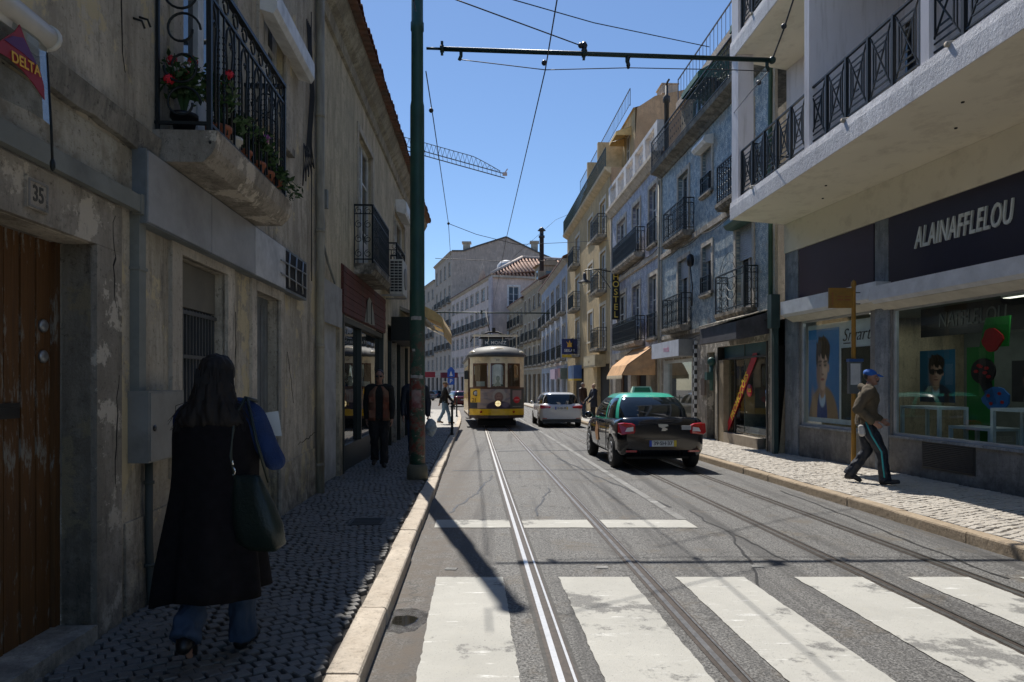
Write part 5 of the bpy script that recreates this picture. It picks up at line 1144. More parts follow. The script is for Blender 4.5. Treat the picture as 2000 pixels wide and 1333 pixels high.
# ---------------------------------------------------------------- house D, violet blue tiles with balustrade
d0 = c1+.02; d1 = uc(1194); Dh = building('tiled_house', 'violet blue tiled house with white balustrade and HOSTEL sign', FC, 0, 0)
bx = [(uc(1222), uc(1206)), (uc(1250), uc(1236)), (uc(1283), uc(1268))]; dw = []
for z0, z1 in ((3.25, 5.6), (6.8, 9.0)): dw += [(a, c, z0, z1) for a, c in bx]
gD = [(uc(1284), uc(1270), -.6, 2.6), (uc(1262), uc(1232), -.6, 2.6), (uc(1226), uc(1202), -.6, 2.6)]
mb = MB(); wallmesh(mb, d0, d1, 2.9, 9.75, dw, .2); mb.build('tiled_wall', tileD, Dh); mb = MB(); wallmesh(mb, d0, d1, -.8, 2.9, gD, .3); mb.build('wall', stoneP, Dh)
for o in dw: window(Dh, *o, style='case', fm=wframe, pm=gd, sur=stoneP, sw=.17, depth=.18)
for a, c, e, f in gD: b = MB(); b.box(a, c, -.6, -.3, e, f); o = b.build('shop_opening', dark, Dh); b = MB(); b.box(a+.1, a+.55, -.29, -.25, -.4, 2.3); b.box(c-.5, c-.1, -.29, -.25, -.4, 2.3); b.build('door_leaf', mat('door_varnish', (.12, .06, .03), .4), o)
scr = mat('screen_charcoal', (.04, .045, .055), .6, dirt=(.08, .08, .085))
for z in (3.2, 6.75):
    balcony(Dh, uc(1259), uc(1194, .41)-.1, z, .41, 1.0, 'fancy', stoneP, iron, .2, sheet=scr); balcony(Dh, bx[2][0]-.03, bx[2][1]+.03, z, .12, .95, 'bars', stoneP, iron, .1)
b = MB(); b.box(d0, d1, 0, .09, 6.2, 6.4); b.build('string_course', stoneP, Dh)
b = MB(); b.prism([(0, 9.6), (.08, 9.62), (.22, 9.8), (.30, 9.86), (.30, 10.0), (0, 10.0)], 0, d0, d1); b.build('cornice', stoneP, Dh)
for x_ in (d0, d1-.15): b = MB(); b.box(x_, x_+.17, 0, .05, -.5, 9.6); b.build('pilaster', stoneP, Dh)
bal = MB(); L = d1-d0; n = 5
bal.box(d0, d1, -.1, .12, 10.0, 10.16); bal.box(d0, d1, -.12, .14, 10.98, 11.14)
for i in range(n+1): x = d0+(L-.4)*i/n; bal.box(x, x+.4, -.12, .14, 10.16, 10.98)
balm = mat('balustrade_white', (.62, .61, .6), .7, dirt=(.4, .4, .4)); bo = bal.build('balustrade', balm, Dh)
def lat():
    b = MB(); w = (L-.4)/n-.4
    for q in range(int(w/.30)): cx_ = .15+q*.30; b.tube(arc(cx_, .27, .13, 0, 2*pi, 10, 0), .022, 5); b.tube(arc(cx_, .55, .13, 0, 2*pi, 10, 0), .022, 5); b.bar((cx_-.14, 0, .0), (cx_+.14, 0, .82), .02); b.bar((cx_+.14, 0, .0), (cx_-.14, 0, .82), .02)
    return b.mesh('lattice', balm)
lm_ = lat()
for i in range(n): put('lattice', lm_, bo, (d0+(L-.4)*i/n+.4, .01, 10.16))
mb = MB(); mb.quad((d0, -.05, 10), (d1, -.05, 10), (d1, -9, 10), (d0, -9, 10)); mb.build('roof_terrace', plG, Dh)
hs = T('hostel_sign', 'black vertical projecting sign with yellow HOSTEL letters', 'sign', FC, 31.9, 0, 4.45)
b = MB(); b.box(-.06, .06, .04, .40, 0, 2.2); b.build('box', mat('sign_black', (.012, .012, .012), .4), hs); b = MB()
for i, ch in enumerate('HOSTEL'):
    me = text_mesh(ch, .40, .006, off=.006); me.transform(Matrix(((0, 0, -1, 0), (-1, 0, 0, 0), (0, 1, 0, 0), (0, 0, 0, 1)))); me.materials.clear(); me.materials.append(mat('letter_yellow', (.72, .52, .10), .5)); put('letter', me, hs, (-.062, .22, 1.98-i*.352))
# orange canvas awning with hipped end
t = T('shop_awning', 'faded orange canvas awning with scalloped edge below the hostel', 'awning', FC, uc(1280), 0, 2.95); w = uc(1192, 1.0)-uc(1280)
b = MB(); zt_, zm, zb_ = -.02, -.75, -1.15; o_ = 1.15
b.quad((.1, 0, zt_), (w, 0, zt_), (w, o_*.82, zm), (.55, o_*.82, zm)); b.quad((.55, o_*.82, zm), (w, o_*.82, zm), (w, o_, zb_), (.55, o_, zb_)); b.add([(.1, 0, zt_), (.55, o_*.82, zm), (.0, 0, zm)], [(0, 1, 2)]); b.quad((0, 0, zm), (.55, o_*.82, zm), (.55, o_, zb_), (0, 0, zb_)); b.build('canopy', awnO, t)
b = MB(); m = 26
for i in range(m): x = .55+(w-.55)*i/m; y = x+(w-.55)/m; b.add([(x, o_, zb_), (y, o_, zb_), (y, o_+.01, zb_-.1), ((x+y)/2, o_+.01, zb_-.16), (x, o_+.01, zb_-.1)], [(0, 1, 2, 3, 4)])
b.build('valance', mat('canvas_cream', (.62, .52, .35), .8), t); b = MB(); b.tube([(.1, .01, zt_), (.56, o_*.82, zm), (.56, o_, zb_)], .018, 5); b.tube([(w, .01, zt_), (w, o_*.82, zm), (w, o_, zb_)], .018, 5); b.tube([(.1, .01, zt_), (.3, .5, zb_)], .015, 5); b.build('frame', bframe, t)
# ---------------------------------------------------------------- house E, yellow
e0 = d1+.02; e1 = uc(1108); E_ = building('yellow_house', 'tall yellow house with iron balconies and big blank orange party wall', FC, 0, 0)
ex = [(uc(1183), uc(1172)), (uc(1158), uc(1149)), (uc(1132), uc(1124))]; ew = []
zz = [(3.3, 5.6), (6.3, 8.4), (9.15, 11.1)]
for z0, z1 in zz: ew += [(a, c, z0 if i != 1 else z0+.6, z1) for i, (a, c) in enumerate(ex)]
mb = MB(); wallmesh(mb, e0, e1, -1, 12.2, ew+[(uc(1190), uc(1166), -1, 2.5), (uc(1140), uc(1120), -1, 2.4)], .2); mb.build('wall', plY, E_)
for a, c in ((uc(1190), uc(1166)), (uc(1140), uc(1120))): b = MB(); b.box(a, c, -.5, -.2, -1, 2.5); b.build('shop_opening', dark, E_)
for i, o in enumerate(ew): window(E_, *o, style='case', fm=wframe, pm=gdc, sur=mat('surround_cream', (.58, .52, .40), .7), sw=.16, depth=.15, sh=.45 if i in (1, 5, 8) else 0)
for i, (z0, z1) in enumerate(zz):
    for j in (0, 2): balcony(E_, ex[j][0]-.25, ex[j][1]+.3, z0, .5, 1.05, 'scroll', stoneP, iron, .16)
# party wall facing us and gable, roof, recessed attic with terrace
mb = MB(); mb.hexa([(e0-.03, .0, -1), (e0-.03, -10, -1), (e0-.03, -10, 17.6), (e0-.03, -2.2, 15.8), (e0-.03, -1.3, 15.2), (e0-.03, -1.1, 12.2), (e0-.03, 0, 12.2)], [(e0+.25, .0, -1), (e0+.25, -10, -1), (e0+.25, -10, 17.6), (e0+.25, -2.2, 15.8), (e0+.25, -1.3, 15.2), (e0+.25, -1.1, 12.2), (e0+.25, 0, 12.2)]); mb.build('party_wall', plO, E_)
ao = [(e0+1.1+i*3.4, e0+2.3+i*3.4, 12.45, 14.5) for i in range(4)]
mb = MB(); wallmesh(mb, e0, e1, 12.2, 15.2, ao, .2, v=-1.2); mb.quad((e0, 0, 12.2), (e1, 0, 12.2), (e1, -1.2, 12.2), (e0, -1.2, 12.2)); mb.quad((e0, -1.1, 15.2), (e1, -1.1, 15.2), (e1, -9, 17.4), (e0, -9, 17.4)); mb.quad((e1, 0, -1), (e1, -9, -1), (e1, -9, 17.4), (e1, -1.2, 15.2)); mb.quad((e1, 0, -1), (e1, -1.2, 15.2), (e1, -1.2, 12.2), (e1, 0, 12.2)); mb.build('attic_wall', plY, E_)
for i, o in enumerate(ao): window(E_, *o, style='case', fm=gframe if i == 2 else wframe, pm=gd, depth=.15, v=-1.2)
b = MB(); b.prism([(0, 11.9), (.1, 11.95), (.32, 12.1), (.34, 12.24), (0, 12.24)], 0, e0, e1); b.build('cornice', mat('cornice_yellow', (.58, .47, .30), .8, dirt=(.4, .32, .2)), E_)
for z, v_, nm in ((12.24, .28, 'terrace_railing'), (15.3, -.95, 'roof_railing')):
    b = MB(); rail_side_fill(b, e1-e0, .85 if nm[0] == 'r' else .95, 'sparse' if nm[0] == 'r' else 'bars', v_, 'u', False); b.build(nm, MT['iron_blue_grey'] if nm[0] == 'r' else ironG, E_, (e0, 0, z))
for i, x in enumerate((e0+3.2, e0+6.6)):
    b = MB(); b.box(-.12, .12, -1.2, .1, 0, 2.3); b.build('terrace_divider', MT['cornice_yellow'], E_, (x, 0, 12.24))
awn('window_awning', FC, e0+.8, e0+2.5, 14.6, .8, .3, awnY, 'pale yellow awning over the nearest attic window of the yellow house', group='attic awnings of the yellow house'); awn('window_awning', FC, e0+7.5, e0+9.3, 14.6, .8, .3, awnY, 'pale yellow awning over a farther attic window of the yellow house', group='attic awnings of the yellow house')
for o in [x for x in bpy.data.objects if x.get('group') == 'attic awnings of the yellow house']: o.location = o.location+Vector((FC.n.x, FC.n.y, 0))*-1.2
b = MB(); b.lathe((0, 0, 0), [(.09, 0), (.09, 1.9), (.13, 1.9), (.13, 2.1), (.06, 2.15), (.06, 2.5)], 10); b.tube([(-.02, 0, 2.5), (-.1, 0, 2.6), (-.3, 0, 2.6)], .04, 6); one(b, 'chimney_pipe', mat('pipe_blackened', (.03, .035, .04), .6), 'dark chimney pipe rising at the corner of the balustrade', 'chimney', FC, d0+.3, -.3, 10.0)
b = MB(); b.box(-.5, .5, -.4, .4, 0, .45); b.box(-.55, .55, -.45, .45, .45, .5); one(b, 'roof_vent', plG, 'low grey roof vent on top of the yellow house', 'vent', FC, e0+.6, -3.0, 16.0)
# signs on the yellow house
t = T('fascia_sign', 'beige projecting fascia box over the doorway behind the two standing people', 'sign', FC, uc(1183), 0, 2.35); b = MB(); w = uc(1138, .6)-uc(1183); b.box(0, w, 0, .55, 0, .62); b.build('box', mat('box_beige', (.48, .38, .22), .5, dirt=(.3, .24, .14)), t); b = MB(); b.box(.1, w-.1, .55, .56, .08, .54); b.build('face', mat('face_beige', (.56, .46, .28), .5), t); text('lettering', 'bar', .3, mat('letter_brown', (.3, .2, .1), .5), t, (w*.5, .562, .3), .002)
t = T('projecting_sign', 'dark blue projecting sign with orange crown and white SEILAR lettering', 'sign', FC, uc(1131), 0, 3.35)
b = MB(); b.box(0, .18, .12, 1.12, 0, .98); b.build('box', mat('sign_royal', (.012, .022, .12), .4), t)
FACE = Matrix(((0, 0, -1, 0), (-1, 0, 0, 0), (0, 1, 0, 0), (0, 0, 0, 1)))
b = MB(); b.prism([(.62-.22, .82), (.62-.13, .62), (.62-.15, .45), (.62+.15, .45), (.62+.13, .62), (.62+.22, .82), (.62+.08, .68), (.62, .90), (.62-.08, .68)], 0, -.01, 0); b.build('crown', mat('crown_orange', (.85, .45, .06), .5), t)
me = text_mesh('SEILAR', .24, .005, off=.004); me.transform(FACE); me.materials.clear(); me.materials.append(white); put('lettering', me, t, (-.006, .62, .22))
b = MB(); b.box(-.0, .1, .14, 1.1, -.22, -.04); b.build('yellow_band', mat('band_yellow', (.6, .4, .03), .5), t)
b = MB(); b.box(0, .2, -.65, .12, .1, .82); one(b, 'projecting_sign', MT['sign_royal'], 'smaller plain dark blue sign box right behind the crown sign', 'sign', FC, uc(1128), .7, 3.35)
b = MB(); b.box(0, 2.6, 0, .5, 0, .85); b.mi = 1; b.box(0, 2.6, .0, .5, -.12, 0); one(b, 'fascia_sign', [mat('sign_blue_mid', (.05, .12, .30), .4), MT['band_yellow']], 'mid blue fascia box with yellow underside beneath the crown sign', 'sign', FC, uc(1136), 0, 1.75)
# street lantern on bracket at the yellow house
t = T('wall_lantern', 'old street lantern on a long iron bracket over the yellow house front', 'street lamp', FC, e0-.1, 0, 6.0)
b = MB(); b.tube([(0, 0, 1.0), (0, .7, 1.12), (0, 1.3, 1.08), (0, 1.35, .95)], .03, 6); b.tube([(0, 0, .1), (0, .7, 1.08)], .02, 5); b.build('bracket', iron, t)
b = MB(); b.lathe((0, 1.35, 0), [(.0, .95), (.05, .95), (.09, .82), (.10, .62), (.32, .48), (.34, .44), (.28, .44)], 14); b.build('lamp_shade', mat('lamp_iron', (.05, .05, .05), .5), t)
b = MB(); b.sph((0, 1.35, .42), (.13, .13, .1), 10, 6); b.build('bulb', glow, t)
# ---------------------------------------------------------------- generic far house
def house(name, label, fr, u0, u1, zb, zt, wm, cols, floors, bal=(), fm=None, pm=None, sur=None, roofh=2.2, deep=9, mar=.25, end0=True, end1=True, rm=None, sign=None, ww=.42, balst='bars', group=None, gf=2.6, balsm=None):
    t = T(name, label, 'building', fr, u0, 0, 0, group); w = u1-u0; bw = w/cols; ops = []; fh = (zt-.5-(gf+.6))/floors
    for f in range(floors):
        for c in range(cols):
            cx = (c+.5)*bw; z = gf+.7+f*fh; ops.append((cx-bw*ww/2, cx+bw*ww/2, z+(.0 if f in bal else .55), z+fh*.74))
    gops = [((c+.5)*bw-bw*.3, (c+.5)*bw+bw*.3, zb-1, gf-.25) for c in range(cols)]
    mb = MB(); wallmesh(mb, 0, w, zb-2, zt, ops+gops, .2)
    if end0: mb.hexa([(0, 0, zb-2), (0, -deep, zb-2), (0, -deep, zt), (0, -deep/2, zt+roofh), (0, 0, zt)], [(.02, -.02, zb-2), (.02, -deep, zb-2), (.02, -deep, zt), (.02, -deep/2, zt+roofh), (.02, -.02, zt)])
    if end1: mb.hexa([(w, 0, zb-2), (w, -deep, zb-2), (w, -deep, zt), (w, -deep/2, zt+roofh), (w, 0, zt)], [(w-.02, -.02, zb-2), (w-.02, -deep, zb-2), (w-.02, -deep, zt), (w-.02, -deep/2, zt+roofh), (w-.02, -.02, zt)])
    mb.build('wall', wm, t)
    b = MB(); b.hexa([(-.15, .35, zt-.02), (w+.15, .35, zt-.02), (w+.15, -deep/2, zt+roofh), (-.15, -deep/2, zt+roofh)], [(-.15, .35, zt+.12), (w+.15, .35, zt+.12), (w+.15, -deep/2, zt+roofh+.15), (-.15, -deep/2, zt+roofh+.15)]); b.quad((0, -deep, zt), (w, -deep, zt), (w, -deep/2, zt+roofh+.1), (0, -deep/2, zt+roofh+.1)); b.build('roof', rm or rtile, t)
    b = MB(); b.prism([(0, zt-.35), (.08, zt-.3), (.3, zt-.1), (.3, zt-.021), (0, zt-.021)], 0, 0, w); b.build('cornice', sur or stoneP, t); b = MB(); b.box(0, w, 0, .08, gf+.25, gf+.45); b.build('string_course', sur or stoneP, t)
    for i, o in enumerate(ops): window(t, *o, style='case', fm=fm or wframe, pm=pm or (gdc if (i*7) % 3 == 0 else gd), sur=sur or stoneP, sw=.13, depth=.16)
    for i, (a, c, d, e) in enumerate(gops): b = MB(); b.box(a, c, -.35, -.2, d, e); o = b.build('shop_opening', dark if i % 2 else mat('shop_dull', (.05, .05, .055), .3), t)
    for f in bal:
        z = gf+.7+f*fh
        for c in range(cols): cx = (c+.5)*bw; balcony(t, cx-bw*ww/2-.25, cx+bw*ww/2+.25, z, .45, 1.0, balst, balsm or stoneP, iron, .16)
    return t
f0 = e1+.02
house('terraced_house', 'blue white house with tall pale window strips and a long balcony, beyond the yellow house', FC, f0, uc(1058), -.6, 10.6, plW, 5, 2, (0, 1), pm=gdc, ww=.5)
b = MB(); b.box(0, 3.2, 0, .5, 0, .8); one(b, 'fascia_sign', mat('sign_pink', (.55, .40, .50), .5), 'pale pink fascia sign beside the mid blue one', 'sign', FC, uc(1096), 0, 1.75)
b = MB(); b.box(0, 1.5, 0, .5, 0, .8); b.mi = 1; b.prism([(0.1, .1), (.5, .8), (.8, .8), (.4, .1)], 1, .5, .51); b.prism([(.8, .1), (1.1, .8), (1.4, .8), (1.1, .1)], 1, .5, .51); one(b, 'fascia_sign', [mat('sign_greenish', (.12, .16, .15), .5), mat('sign_redstripe', (.4, .08, .1), .5)], 'dark striped fascia sign between pink and mid blue signs', 'sign', FC, uc(1108), 0, 1.75)
o1 = FC.P(uc(1058), 0, 0); FG_ = Fr(o1.x, o1.y, -.16, 1)
house('terraced_house', 'dark weathered house with bulky eaves beyond the blue white house', FG_, .02, 10.5, -1, 11.8, plD, 4, 3, (0, 1), fm=wframe)
house('terraced_house', 'dark beige house with attic dormer at the bend of the street', FG_, 10.55, 21, -1, 11.2, plD, 4, 3, (0, 1, 2), fm=wframe)
b = MB(); b.box(0, 2.2, -3.4, -.8, 0, 2.2); b.prism([(-3.5, 2.2), (-.5, 2.2), (-2.1, 3.0)], 0, -.2, 2.4); b.mi = 1; b.box(.5, 1.2, -.82, -.78, .5, 1.7); b.box(-.02, 0, -2.6, -1.6, .6, 1.6); one(b, 'roof_dormer', [plD, gd], 'weathered attic dormer on roof of the dark beige house', 'dormer', FG_, 5.5, 0, 12.0)
b = MB(); b.lathe((0, 0, 0), [(.22, 0), (.22, 3.3), (.3, 3.3), (.3, 3.5), (.2, 3.5), (.2, 4.0), (.42, 4.0), (.1, 4.35)], 12); one(b, 'metal_flue', mat('flue_black', (.03, .035, .045), .5), 'tall black metal flue with cap above the far roofs', 'chimney', None, loc=(58/1333*68, 68, 12.6))
# pink lilac building closing the view, its corner pilaster toward us
FP = Fr(-2.57, 90, -.29, 1); Pk = house('corner_building', 'pale lilac corner building with rusticated corner and tiled hip roof', FP, 0, 28, -1.5, 15.6, plP, 8, 4, (2,), pm=gdc, ww=.55, rm=rtile, roofh=.8, deep=14, end0=False)
b = MB(); b.box(-.3, 1.3, 0, .22, -1.5, 15.6); b.build('corner_pilaster', plaster('pilaster_lilac', (.56, .50, .50), (.46, .41, .42), (.3, .28, .28), foot_shade=False), Pk)
for k in range(4): window_o = None
FP2 = Fr(-2.57, 90, -.96, -.28)                         # its side street front, running right; u negative to the right
Pk2 = T('corner_building', 'side front of lilac corner building with white window, facing the street', 'building', FP2, 0, 0, 0)
mb = MB(); so = [(-3.6, -2.2, 11.6, 14.2), (-7.4, -6.0, 11.6, 14.2), (-3.6, -2.2, 7.6, 10.2), (-7.4, -6.0, 7.6, 10.2), (-3.6, -2.2, 3.6, 6.2), (-7.4, -6, 3.6, 6.2)]
wallmesh(mb, -13, -.05, -2, 15.6, so, .2, v=.06); mb.build('wall', plP, Pk2)
for o in so: window(Pk2, *o, style='case', fm=white, pm=mat('pane_dark_blue', (.02, .035, .06), .2), sur=white, sw=.22, depth=.16, v=.06)
b = MB(); b.box(-13, .1, .06, .4, 15.3, 15.6); b.build('cornice', stoneP, Pk2)
# tiled hip roof toward us, with visible tile ridges
b = MB(); P_ = [(-13.2, .4, 15.6), (.3, .4, 15.6), (-5.5, -4.5, 18.9), (-13.2, -4.5, 18.9)]; b.quad(*P_); b.quad((.3, .4, 15.6), (.3, -12, 15.6), (-5.5, -9, 18.9), (-5.5, -4.5, 18.9)); hr = b.build('hip_roof', rtile, Pk2)
b = MB()
for i in range(26): x = -13.2+i*.52; t1 = min(1, max(0, (.3-x)/5.8)); b.tube([(x, .45, 15.68), (x, .4-4.9*t1, 15.68+3.3*t1)], .14, 5)
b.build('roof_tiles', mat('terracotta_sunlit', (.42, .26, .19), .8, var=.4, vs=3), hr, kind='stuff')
b = MB(); b.tube([(.3, .4, 15.75), (-5.5, -4.5, 19.05)], .22, 6); b.tube([(-5.5, -4.5, 19.05), (-13.2, -4.5, 19.05)], .22, 6); b.build('ridge_tiles', mat('ridge_pale', (.5, .42, .36), .8), hr, kind='stuff')
b = MB(); b.lathe((0, 0, 0), [(1.5, 0), (1.5, .7), (1.35, 1.5), (.9, 2.0), (.3, 2.2)], 14); one(b, 'roof_lantern', mat('zinc_pale', (.55, .55, .56), .6), 'pale domed roof lantern behind the lilac building', 'roof lantern', None, loc=(-.9, 106, 18.2))
b = MB(); b.lathe((0, 0, 0), [(.55, 0), (.5, 1.4), (.65, 1.5), (.0, 4.3)], 8); one(b, 'pinnacle', plG, 'small pointed roof pinnacle left of the domed lantern', 'pinnacle', None, loc=(-4.6, 106, 15.8))
# grey gable building
gx = -10.4; FGr = Fr(gx, 118, -.29, 1)
Gb = house('gable_building', 'large grey pink building whose blank gable wall rises over the street end', FGr, 0, 17, -2, 24.0, plG, 4, 5, (1, 2, 3), pm=gdc, roofh=.5, deep=12, rm=plG)
FGb = Fr(gx, 118, -1, 0)                                # blank gable wall facing the camera
b = MB(); pts = [(0, -2), (0, 24.1), (-2.0, 24.1), (-4.3, 24.9), (-9.4, 26.5), (-15.4, 23.6), (-18, 22.5), (-18, -2)]
b.prism([(x, z) for x, z in pts], 1, -.4, .04); b.build('gable_wall', plG, Gb) if 0 else one(b, 'gable_wall', plaster('gable_grey_pink', (.56, .47, .40), (.45, .38, .33), (.18, .17, .17), foot_shade=False), 'broad blank gable wall of grey pink building above the lilac roofs', 'wall', FGb, 0, 0, 0)
b = MB()
pl_ = [(0, 24.1), (-2.0, 24.1), (-4.3, 24.9), (-9.4, 26.5), (-15.4, 23.6), (-18, 22.5)]
for p, q in zip(pl_, pl_[1:]): b.bar((p[0], -.1, p[1]+.08), (q[0], -.1, q[1]+.08), .7, .22)
one(b, 'gable_coping', mat('coping_dark', (.10, .10, .10), .7), 'dark coping along the top of the blank gable wall', 'coping', FGb, 0, 0, 0)
for (x, y, z, l) in ((-7.9, 119, 24.3, 'pale chimney stack at the left of the grey gable'), (3.9, 119, 24.4, 'pale chimney stack at the right of the grey gable')):
    b = MB(); b.box(-.6, .6, -.5, .5, 0, 1.3); b.box(-.8, .8, -.7, .7, 1.3, 1.6); one(b, 'chimney_stack', stoneP, l, 'chimney', None, loc=(x, y, z), group='chimneys on the grey gable')
Fz = Fr(gx-.29*17.2/1.04, 118+17.2/1.04, -.32, 1); house('far_building', 'farthest grey building at the bottom of the street, left of the gable', Fz, 0, 22, -3, 21.5, plG, 5, 5, (1, 2, 3), pm=gdc, roofh=1, deep=10)
# left side continuation: faces the square; mostly behind the green pole from here
mb = MB()
house('apartment_block', 'pale block closing the parking area on the left, behind the green pole', Fr(-13.5, 62, .24, -1), 0, 26, -1.5, 14, plG, 6, 4, (1,), roofh=2, deep=8)
bpy.data.objects.remove(Lc)
# overhead street end filler: low shop fronts with red sign under the far buildings
for (x, y, l, m_) in ((-12.6, 100, 'red shop sign far away beneath the grey building', mat('sign_red', (.35, .03, .04), .5)), (-9.6, 104, 'dark red shop canopy far away right of the parking sign', mat('sign_darkred', (.18, .03, .05), .5))):
    b = MB(); b.box(-1.3, 1.3, -.4, .4, 0, .8); one(b, 'shop_sign', m_, l, 'sign', None, loc=(x, y, G(y)+3.4), rz=.25)
for (a_, z0_, c_, z1_, l) in ((c0+.3, 5.9, c1-.2, 5.95, 'black cable sagging along string course of the blue green house'), (d0, 6.45, d1, 6.5, 'black cable sagging along the violet tiled house'), (c0+.2, 3.0, c1, 2.95, 'black cable above the shops of the blue green house')):
    b = MB(); n = 24; b.tube([(a_+(c_-a_)*i/n-a_, .10, z0_+(z1_-z0_)*i/n-.09*abs(sin(i*pi/6))) for i in range(n+1)], .014, 5); one(b, 'facade_cable', mat('cable_black', (0, 0, 0)), l, 'cable', FC, a_, 0, 0)
b = MB(); b.lathe((0, 0, 0), [(.02, .1), (.1, .15), (.12, .3), (.1, .45), (.03, .5)], 12); b.tube([(0, 0, .1), (-.05, -.05, -.5), (.03, -.06, -1.1)], .018, 5); one(b, 'cable_bundle', black, 'small coiled black cable bundle on the tiled front between balconies', 'cables', FC, uc(1357), .14, 5.0)
house('far_building', 'plain ochre building closing the street far beyond the parked cars', Fr(-2, 158, -1, .1), 0, 42, -3, 17, plD, 9, 4, (1,), roofh=2, deep=8)
# ================================================================ street furniture
FS = Fr(0, 0, DX, 1)                                    # street frame: x along the street, y to the LEFT side is +, z up
def polemat():
    m, nt, b = newmat('pole_green_paint'); v = coords(nt); sp = N(nt, 'ShaderNodeSeparateXYZ'); nt.links.new(v, sp.inputs[0])
    c = mix(nt, nz(nt, v, 3, 5, .6, .3, .7), (.014, .055, .042), (.022, .085, .062))
    mr = N(nt, 'ShaderNodeMapRange'); mr.inputs[1].default_value = 2.6; mr.inputs[2].default_value = 1.6; nt.links.new(sp.outputs[2], mr.inputs[0])
    mu = N(nt, 'ShaderNodeMath', operation='MULTIPLY'); nt.links.new(mr.outputs[0], mu.inputs[0]); nt.links.new(nz(nt, v, 4, 7, .7, .46, .52), mu.inputs[1])
    c = mix(nt, mu.outputs[0], c, mix(nt, nz(nt, v, 9, 6, .7, .45, .55), (.16, .03, .025), (.12, .115, .10)))
    mu2 = N(nt, 'ShaderNodeMath', operation='MULTIPLY'); nt.links.new(mr.outputs[0], mu2.inputs[0]); nt.links.new(nz(nt, coords(nt, (1, 1, 2.2)), 7, 7, .75, .60, .64), mu2.inputs[1])
    c = mix(nt, mu2.outputs[0], c, (.34, .33, .32))
    nt.links.new(c, b.inputs['Base Color']); b.inputs['Roughness'].default_value = .5; bump(nt, b, nz(nt, v, 14, 5, .7), .3); return m
pm_ = polemat()
pole = T('tram_wire_mast', 'thick green mast on the left kerb with peeling posters and long cross arm', 'mast', None, loc=SP(-.905, 11.0, PH))
b = MB(); b.lathe((0, 0, 0), [(.17, -.1), (.17, .17), (.155, .21), (.14, .24)], 20); b.build('base', mat('pole_base_stone', (.13, .125, .09), .8, dirt=(.07, .07, .05)), pole)
b = MB(); b.lathe((0, 0, 0), [(.128, .2), (.122, 3.0), (.125, 3.02), (.118, 3.04), (.114, 5.9), (.112, 6.0), (.098, 6.08), (.096, 7.2), (.107, 7.22), (.107, 7.34), (.095, 7.36), (.092, 8.7), (.0, 8.72)], 24); b.build('shaft', pm_, pole)
b = MB(); b.sph((0, 0, 8.75), (.12, .12, .1), 14, 8); b.build('cap', ironG, pole)
armY = 11.0
def W(px, py, Y): return Vector(((px-1000)/F*Y, Y, CZ-(py-HZ)/F*Y))
def rel(v): return v-pole.location
b = MB(); p0, p1 = rel(W(833, 95, armY)), rel(W(1508, 118, armY)); b.tube([p0, p0.lerp(p1, .04)], .022, 8); b.tube([p0.lerp(p1, .04), p1], .037, 12); b.sph(p1, .06, 10, 6)
for t in (.045, .455): q = p0.lerp(p1, t); b.tube([q-Vector((.03, 0, 0)), q+Vector((.03, 0, 0))], .06, 8); b.bar(q+Vector((0, 0, -.1)), q+Vector((0, 0, .12)), .04)
for t in (.1, .58, .985): q = p0.lerp(p1, t); b.tube([q, q+Vector((.0, 0, -.1)), q+Vector((-.03 if t < .5 else .03, 0, -.17))], .028, 7)
b.build('cross_arm', ironG, pole)
b = MB(); b.lathe(rel(W(1141, 95, armY)), [(.03, -.1), (.055, -.05), (.04, 0), (.055, .05), (.03, .1)], 10); b.build('insulator', black, pole); b = MB(); b.lathe(rel(W(1227, 120, armY)), [(.02, -.12), (.035, -.06), (.02, 0), (.035, .06), (.02, .12)], 8); b.build('insulator', black, pole)
pp = mat('poster_scrap', (.32, .31, .29), .8, var=.4, vs=20)
for z, h_, a0, a1, m_, l in ((1.62, .05, -2.4, -.6, pp, 'torn white paper strip'), (1.15, .28, -2.2, -.9, mat('poster_reddish', (.20, .05, .05), .8, var=.5, vs=14, dirt=(.3, .29, .27)), 'faded red poster'), (2.55, .06, -2.3, -.9, pp, 'torn white paper strip'), (2.05, .04, -2.1, -1.7, pp, 'small white sticker')):
    b = MB(); n = 8; 
    for i in range(n):
        q0 = a0+(a1-a0)*i/n; q1 = a0+(a1-a0)*(i+1)/n; r = .1285; e0_ = .012*noise.noise(Vector((q0*5, z, 0))); e1_ = .012*noise.noise(Vector((q1*5, z, 0)))
        b.quad((r*cos(q0), r*sin(q0), z+e0_), (r*cos(q1), r*sin(q1), z+e1_), (r*cos(q1), r*sin(q1), z+h_+e1_*2), (r*cos(q0), r*sin(q0), z+h_+e0_*2))
    b.build('poster', m_, pole, label=l)
wire = mat('wire_black', (.02, .022, .025), .5)
def wirething(pts, label, r=.009, sag=0, name='overhead_wire', beads=()):
    o = Vector(pts[0]); b = MB(); P_ = []
    for i, (p, q) in enumerate(zip(pts, pts[1:])):
        for k in range(9): t = k/8; v = Vector(p).lerp(Vector(q), t); v.z -= sag*4*t*(1-t); P_.append(v-o)
    b.tube(P_, r, 5)
    for s_ in beads: v = Vector(pts[0]).lerp(Vector(pts[-1]), s_)-o; b.sph(v, .045, 8, 6)
    one(b, name, wire, label, 'overhead wire', None, loc=o)
wirething([W(1098, -60, 8.2), W(1065, 137, 11.0), W(988, 470, 22.5), W(975, 540, 40), W(962, 600, 60)], 'tram contact wire running over the left track toward the camera', .010)
wirething([W(900, 117, 11), W(1065, 137, 11), W(1227, 133, 11), W(1430, 137, 11), W(1503, 140, 11)], 'thin span wire hanging under the mast arm', .008, beads=(.27,))
wirething([W(880, -4, 9.6), W(1141, 92, 11)], 'stay wire from the upper left to the middle of the mast arm', .010, beads=(.97,))
